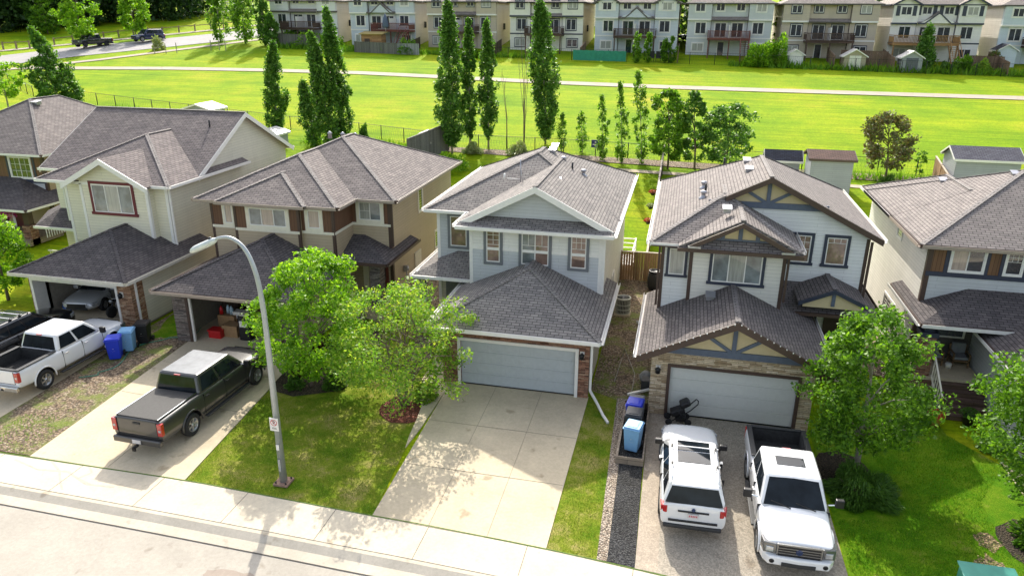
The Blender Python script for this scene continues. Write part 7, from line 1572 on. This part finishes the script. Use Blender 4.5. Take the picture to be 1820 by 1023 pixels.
# blue sign at fence
t_ = thing('fence_sign', 'small navy sign on the chain-link fence behind the grey house', 'sign', G3(-7.2, 62.6)); g = gz(-7.2, 62.6); SN = m_plain('navy_sign', (.02, .03, .14), .5); mb = MB(); mb.box(-7.5, -6.8, 62.6, 62.63, g+.75, g+1.4, SN); mb.build('panel', t_); mb = MB(); mb.box(-7.4, -6.9, 62.59, 62.6, g+.98, g+1.04, WHT); mb.lathe((-7.15, 62.6, g+1.2), [(0, -.01), (.08, -.009), (.08, .0)], WHT, axis='y', n=10); mb.build_parts('sign_mark', t_, tol=.001)
# hanging baskets and pots
def basket(label, loc, mat, hang=True, r=.28, group=None, pot=None, n=500, nm='hanging_basket'):
    t_ = thing(nm, label, 'flower basket' if hang else 'plant pot', loc, group=group); rg = np.random.default_rng(int(abs(loc[0]*10))); u = rg.normal(size=(n, 3)); u /= np.linalg.norm(u, axis=1)[:, None]; u[:, 2] = np.abs(u[:, 2])*.7
    leaf_mesh('flowers', u*r+np.array([0, 0, .05 if hang else .45]), .05, mat, t_, 3); mb = MB(); pm_ = pot or BLACK
    if hang: mb.lathe((0, 0, -.15), [(.10, 0), (.18, .15), (.2, .2)], pm_, n=14); mb.tube([(0, 0, 0), (0, 0, .5)], .008, BLACKM, n=4)
    else: mb.lathe((0, 0, 0), [(.16, 0), (.24, .42), (.26, .45), (.22, .45), (.2, .4)], pm_, n=18)
    mb.build('pot', t_, world=False); return t_
basket('pink hanging flower basket on the brown porch', (-41.6, 37.3, 2.4), PINK, r=.55)
FH = 'flower baskets hung on the board fence'
for i, (y, m_, lb) in enumerate([(47.2, ORNG, 'nearest orange flower basket on the long fence'), (49.6, WFL, 'pale flower basket on the long fence'), (52.0, ORNG, 'farthest orange flower basket on the long fence')]): basket(lb, (-1.75, y, gz(-1.7, y)+1.35), m_, group=FH, n=250)
YP = m_plain('yellow_ochre_pot', (.50, .30, .06), .6)
basket('yellow pot with red flowers at the foot of the porch stairs', (10.35, 27.9, .0), ORNG, False, .3, pot=YP, nm='flower_pot', n=300); basket('dark pot of foliage on the lower step', (11.6, 28.2, .02), LF_SHR, False, .35, pot=BLACK, nm='flower_pot', n=400); basket('white-rimmed pot beside the walkway', (12.0, 26.8, .02), LF_SHR, False, .25, pot=WHT, nm='flower_pot', n=200)
# porch chairs
def armchair(label, loc, rz, c):
    t_ = thing('porch_chair', label, 'chair', loc, rz, 'porch chairs'); wd = m_wood('chair_wood', (.24, .15, .08), .1, False); cu = m_plain('chair_cushion_%d' % int(c[0]*100), c, .9); cu.name = 'chair_cushion'
    mb = MB(); mb.box(-.33, .33, -.33, .33, .25, .32, wd); mb.build('seat_frame', t_, world=False)
    for x in (-.33, .27):
        for y in (-.33, .27): mb = MB(); mb.box(x, x+.06, y, y+.06, 0, .55 if y < 0 else .8, wd); mb.build('leg', t_, world=False)
        mb = MB(); mb.box(x, x+.06, -.33, .33, .55, .60, wd); mb.build('armrest', t_, world=False)
    mb = MB(); mb.box(-.27, .27, -.32, .25, .32, .44, cu); mb.build('cushion', t_, world=False, bevel=.04); mb = MB(); mb.box(-.27, .27, .17, .31, .44, .9, cu); mb.build('backrest', t_, world=False, bevel=.04)
armchair('grey-cushioned wooden porch chair on the right, facing the stairs', (12.05, 31.6, 1.05), 0, (.26, .27, .30)); armchair('grey-cushioned wooden porch chair beside the stone column', (11.05, 31.6, 1.05), 0, (.24, .25, .28))
armchair('pale chair on the porch of the white-sided house', (6.3, 31.8, .45), .4, (.35, .33, .28))
basket('round-leaved potted plant on the shaded porch', (7.2, 31.6, .45), LF_SHR, False, .4, pot=m_plain('clay_pot', (.3, .22, .15), .7), nm='flower_pot', n=500)
mb = MB(); mb.lathe((6.4, 31.2, .45), [(.16, 0), (.2, .3), (.17, .34)], WHT, n=14); tag(mb.build('bucket'), 'white bucket on the porch of the white-sided house', 'bucket')
mb = MB(); mb.lathe((11.55, 31.1, 1.05), [(.1, 0), (.13, .2), (.1, .24)], WHT, n=12); tag(mb.build('watering_pot'), 'small white pot between the porch chairs', 'pot')
# clutter in the open garages
rr = random.Random(12)
CB = m_plain('cardboard', (.36, .22, .11), .9, var=.15); RDP = m_plain('red_plastic_can', (.50, .012, .015), .4); BL_ = m_plain('blue_tarp', (.02, .12, .42), .6)
t_ = thing('storage_crate', 'bright red storage crate just inside the tan house garage', 'crate', (-21.1, 29.0, .18)); mb = MB(); mb.box(-21.25, -20.6, 28.15, 28.6, .19, .58, RDP); mb.build('body', t_, bevel=.03); mb = MB(); mb.box(-21.28, -20.57, 28.12, 28.63, .58, .63, RDP); mb.build('lid', t_)
for i, (x, y, z, w_, d, h, m_, lb) in enumerate([(-20.3, 29.5, .19, .8, .6, .6, CB, 'cardboard box right of the red crate'), (-20.9, 30.2, .19, .9, .6, .8, CB, 'cardboard box behind the red crate'), (-20.4, 30.3, .8, .5, .4, .35, WHT, 'white carton on the cardboard boxes'), (-19.4, 29.3, .19, .55, .5, 1.25, BLACK, 'black tool cabinet with pale top in the garage'), (-21.6, 31.5, .19, .9, .8, 1.5, WDS, 'dark shelf at the back of the garage'), (-20.2, 32.0, .19, 1.4, .7, 1.3, CB, 'stack of cartons at the back of the garage'), (-18.6, 31.8, .19, 1.2, .8, 1.0, BLACK, 'black chest at the back of the garage')]):
    y -= .75 if y < 31 else .5; mb = MB(); mb.box(x-w_/2, x+w_/2, y-d/2, y+d/2, z, z+h, m_); mb.box(x-w_/2-.01, x+w_/2+.01, y-d/2-.01, y+d/2+.01, z+h*.86, z+h*.90, m_); tag(mb.build('carton' if m_ in (CB, WHT) else 'cabinet', bevel=.01), lb, 'box' if m_ in (CB, WHT) else 'cabinet', 'boxes and cabinets in the open garage')
mb = MB(); mb.box(-19.62, -19.18, 28.35, 28.8, 1.44, 1.50, CREAM); mb.box(-19.6, -19.2, 28.27, 28.29, .9, 1.2, WHT); mb.build_parts('tray')
for o in [q for q in bpy.data.objects if q.name.startswith('tray')]: tag(o, 'pale tray on the black tool cabinet' if o.name == 'tray' else 'white notice stuck on the black tool cabinet', 'tray')
for i, (x, y) in enumerate([(-21.2, 29.3), (-20.95, 29.5), (-20.7, 29.4)]): mb = MB(); mb.lathe((x, y, 1.0), [(.09, 0), (.09, .3), (.04, .36), (.04, .42)], m_plain('pale_blue_jug', (.4, .55, .65), .4) if i else RDP, n=12); tag(mb.build('jug'), ['red jug among the garage clutter', 'pale blue jug nearer the red jug', 'pale blue jug farther back'][i], 'jug')
t_ = thing('cardboard_sheet', 'flattened cardboard sheet leaning at the stone garage corner', 'cardboard', (-22.9, 29.2, .2)); mb = MB(); mb.obox((-22.6, 28.6, .2), (-.15, .9, 0), (-.05, -.01, 0), (-.4, .05, 1.5), CB); mb.build('sheet', t_)
# motorcycle in the cream garage
m_ = thing('motorcycle', 'dark motorcycle beside the silver coupe in the garage', 'motorcycle', (-27.2, 29.7, gz(-27.2, 30)+.04), R_(-95))
for x in (-.7, .7): mb = MB(); mb.lathe((x, -.07, .31), [(.2, 0), (.29, 0), (.31, .04), (.31, .10), (.29, .14), (.2, .14)], TYRE, axis='y', n=22); w__ = mb.build('wheel', m_, world=False); mb = MB(); mb.lathe((x, -.03, .31), [(.2, 0), (.2, .06), (.18, .06), (.18, 0)], CHR, axis='y', n=20); mb.build('rim', w__, world=False)
mb = MB(); mb.tube([(.7, 0, .31), (.5, 0, .85), (.0, 0, .7), (-.4, 0, .65), (-.7, 0, .31)], .05, BLACKM); mb.tube([(.42, -.38, 1.02), (.5, 0, .92), (.42, .38, 1.02)], .02, CHR); mb.build('frame', m_, world=False)
mb = MB(); mb.lathe((-.15, 0, .78), [(.05, 0), (.2, .05), (.2, .15), (.08, .22)], PK, n=14); mb.build('fuel_tank', m_, world=False); mb = MB(); mb.box(-.75, -.2, -.14, .14, .68, .78, BLACK); mb.build('seat', m_, world=False, bevel=.04); mb = MB(); mb.box(-.25, .25, -.18, .18, .28, .6, METAL); mb.build('engine', m_, world=False, bevel=.05)
mb = MB(); mb.tube([(-.1, -.2, .3), (-.8, -.22, .32)], .05, CHR); mb.build('exhaust', m_, world=False); mb = MB(); mb.lathe((.6, 0, .85), [(0, .1), (.09, .09), (.09, 0)], LENS, axis='x', n=12); mb.build('headlight', m_, world=False)
mb = MB(); mb.box(-30.2, -29.9, 29.0, 29.5, .35, .75, BL_); tag(mb.build('tarp_bundle', bevel=.05), 'blue tarp bundle at the left of the open garage', 'tarp')
# bicycle on the garage wall
b_ = thing('bicycle', 'bicycle hung on the left wall of the cream garage', 'bicycle', (-30.7, 31.2, 1.5), R_(90)); mb = MB()
for x in (-.5, .5): mb = MB(); mb.lathe((x, -.02, .35), [(.31, 0), (.34, 0), (.34, .04), (.31, .04)], TYRE, axis='y', n=24); w__ = mb.build('wheel', b_, world=False)
mb = MB(); mb.tube([(.5, 0, .35), (.35, 0, .85), (-.15, 0, .8), (.0, 0, .35), (.38, 0, .75)], .02, BLACKM); mb.tube([(0, 0, .35), (-.5, 0, .35), (-.15, 0, .8)], .018, BLACKM); mb.build('frame', b_, world=False); mb = MB(); mb.box(-.28, -.05, -.06, .06, .86, .9, BLACK); mb.build('saddle', b_, world=False); mb = MB(); mb.tube([(.35, -.25, .95), (.35, 0, .9), (.35, .25, .95)], .016, BLACKM); mb.build('handlebar', b_, world=False)
# gas meters beside tan house
t_ = thing('gas_meter', 'grey gas meter on the side wall of the tan house', 'meter', (-13.9, 36.6, gz(-13.9, 36.6))); mb = MB(); mb.lathe((-13.85, 36.6, .75), [(.0, 0), (.16, .03), (.16, .28), (0, .32)], METAL, n=14); mb.build('body', t_); mb = MB(); mb.tube([(-13.85, 36.5, .1), (-13.85, 36.5, .8)], .025, METAL); mb.tube([(-13.85, 36.75, .1), (-13.85, 36.75, .8)], .025, METAL); mb.build_parts('pipe', t_, tol=.001)
# deck and lumber behind the right-hand house gap
t_ = thing('swing_frame', 'orange wooden frame in the yard behind the white-sided house', 'frame', G3(10.0, 51.5)); mb = MB(); g = gz(10, 51.5)
for x in (9.4, 10.9): mb.tube([(x, 51.5, g), (x, 51.5, g+1.5)], .06, DECKO, n=6)
mb.tube([(9.3, 51.5, g+1.5), (11.0, 51.5, g+1.5)], .06, DECKO, n=6); mb.build('posts', t_)
t_ = thing('deck', 'white-railed deck corner behind the grey house', 'deck', (-2.6, 44.2, .3)); mb = MB(); mb.box(-6, -2.35, 43.1, 46.0, .2, .55, WHT); mb.build('platform', t_); mb = MB()
for z in (.75, 1.05, 1.35): mb.box(-2.42, -2.35, 43.2, 46, z, z+.06, WHT); mb.box(-6, -2.4, 45.95, 46.0, z, z+.06, WHT)
for y in (43.2, 44.6, 45.9): mb.box(-2.44, -2.34, y, y+.1, .5, 1.45, WHT)
mb.build('railing', t_)
# yard umbrella folded and chairs by the row houses
t_ = thing('patio_umbrella', 'closed blue-grey patio umbrella above the red-brown deck', 'umbrella', (-44.9, 110.4, 12.5)); mb = MB(); mb.tube([(-44.9, 110.2, 12.4), (-44.9, 110.2, 15.0)], .03, WHT, n=6); mb.build('pole', t_); mb = MB(); mb.lathe((-44.9, 110.2, 12.9), [(.4, 0), (.5, .3), (.3, 1.4), (.03, 2.0)], m_plain('slate_fabric', (.10, .13, .20), .9), n=10); mb.build('canopy', t_)
for i, (x, lb) in enumerate(((-5.1, 'left dark garden chair behind the park fence'), (-4.2, 'right dark garden chair behind the park fence'))):
    t_ = thing('garden_chair', lb, 'chair', G3(x, 107.6), group='garden chairs by the park fence'); g = gz(x, 107.6); mb = MB(); mb.box(x-.35, x+.35, 107.2, 107.9, g+.4, g+.5, PLAS); mb.build('seat', t_); mb = MB(); mb.box(x-.35, x+.35, 107.85, 107.95, g+.5, g+1.3, PLAS); mb.build('backrest', t_)
    for dx in (-.3, .3): mb = MB(); mb.box(x+dx-.03, x+dx+.03, 107.25, 107.3, g, g+.4, PLAS); mb.build('leg', t_)
cG = car('pale car parked in the gap right of the blue-grey row house', 'parked_car', 'car', (.3, 126.0, gz(.3, 126)+.1), R_(200), m_plain('pale_teal_paint', (.25, .33, .36), .25, .3, .05, coat=1), 4.6, 1.85, 1.5, .9, .98, (1.2, 4.2, .9), (2.0, 3.6, .68), 2.7, .9, .33)
# light standard beyond the far road
t_ = thing('street_lamp', 'thin grey light pole beyond the far road', 'street lamp', G3(-87.9, 134.4)); mb = MB(); g = gz(-87.9, 134.4); mb.tube([(-87.9, 134.4, g), (-87.9, 134.4, g+9)], [.12, .07], GAL, n=8); mb.build('pole', t_)
# small stakes and white marker in the park
for i, (x, y) in enumerate([(-78.2, 100.9), (-76.6, 101.4), (-75.2, 102.0), (-71.5, 105.2), (-70.2, 105.4), (-69.0, 105.2)]):
    mb = MB(); mb.box(x-.04, x+.04, y-.04, y+.04, gz(x, y), gz(x, y)+1.5, BARKL); tag(mb.build('planting_stake'), ['leftmost', 'second from left', 'third from left', 'third from right', 'second from right', 'rightmost'][i]+' thin wooden stake in the park grass', 'stake', 'planting stakes in the park')
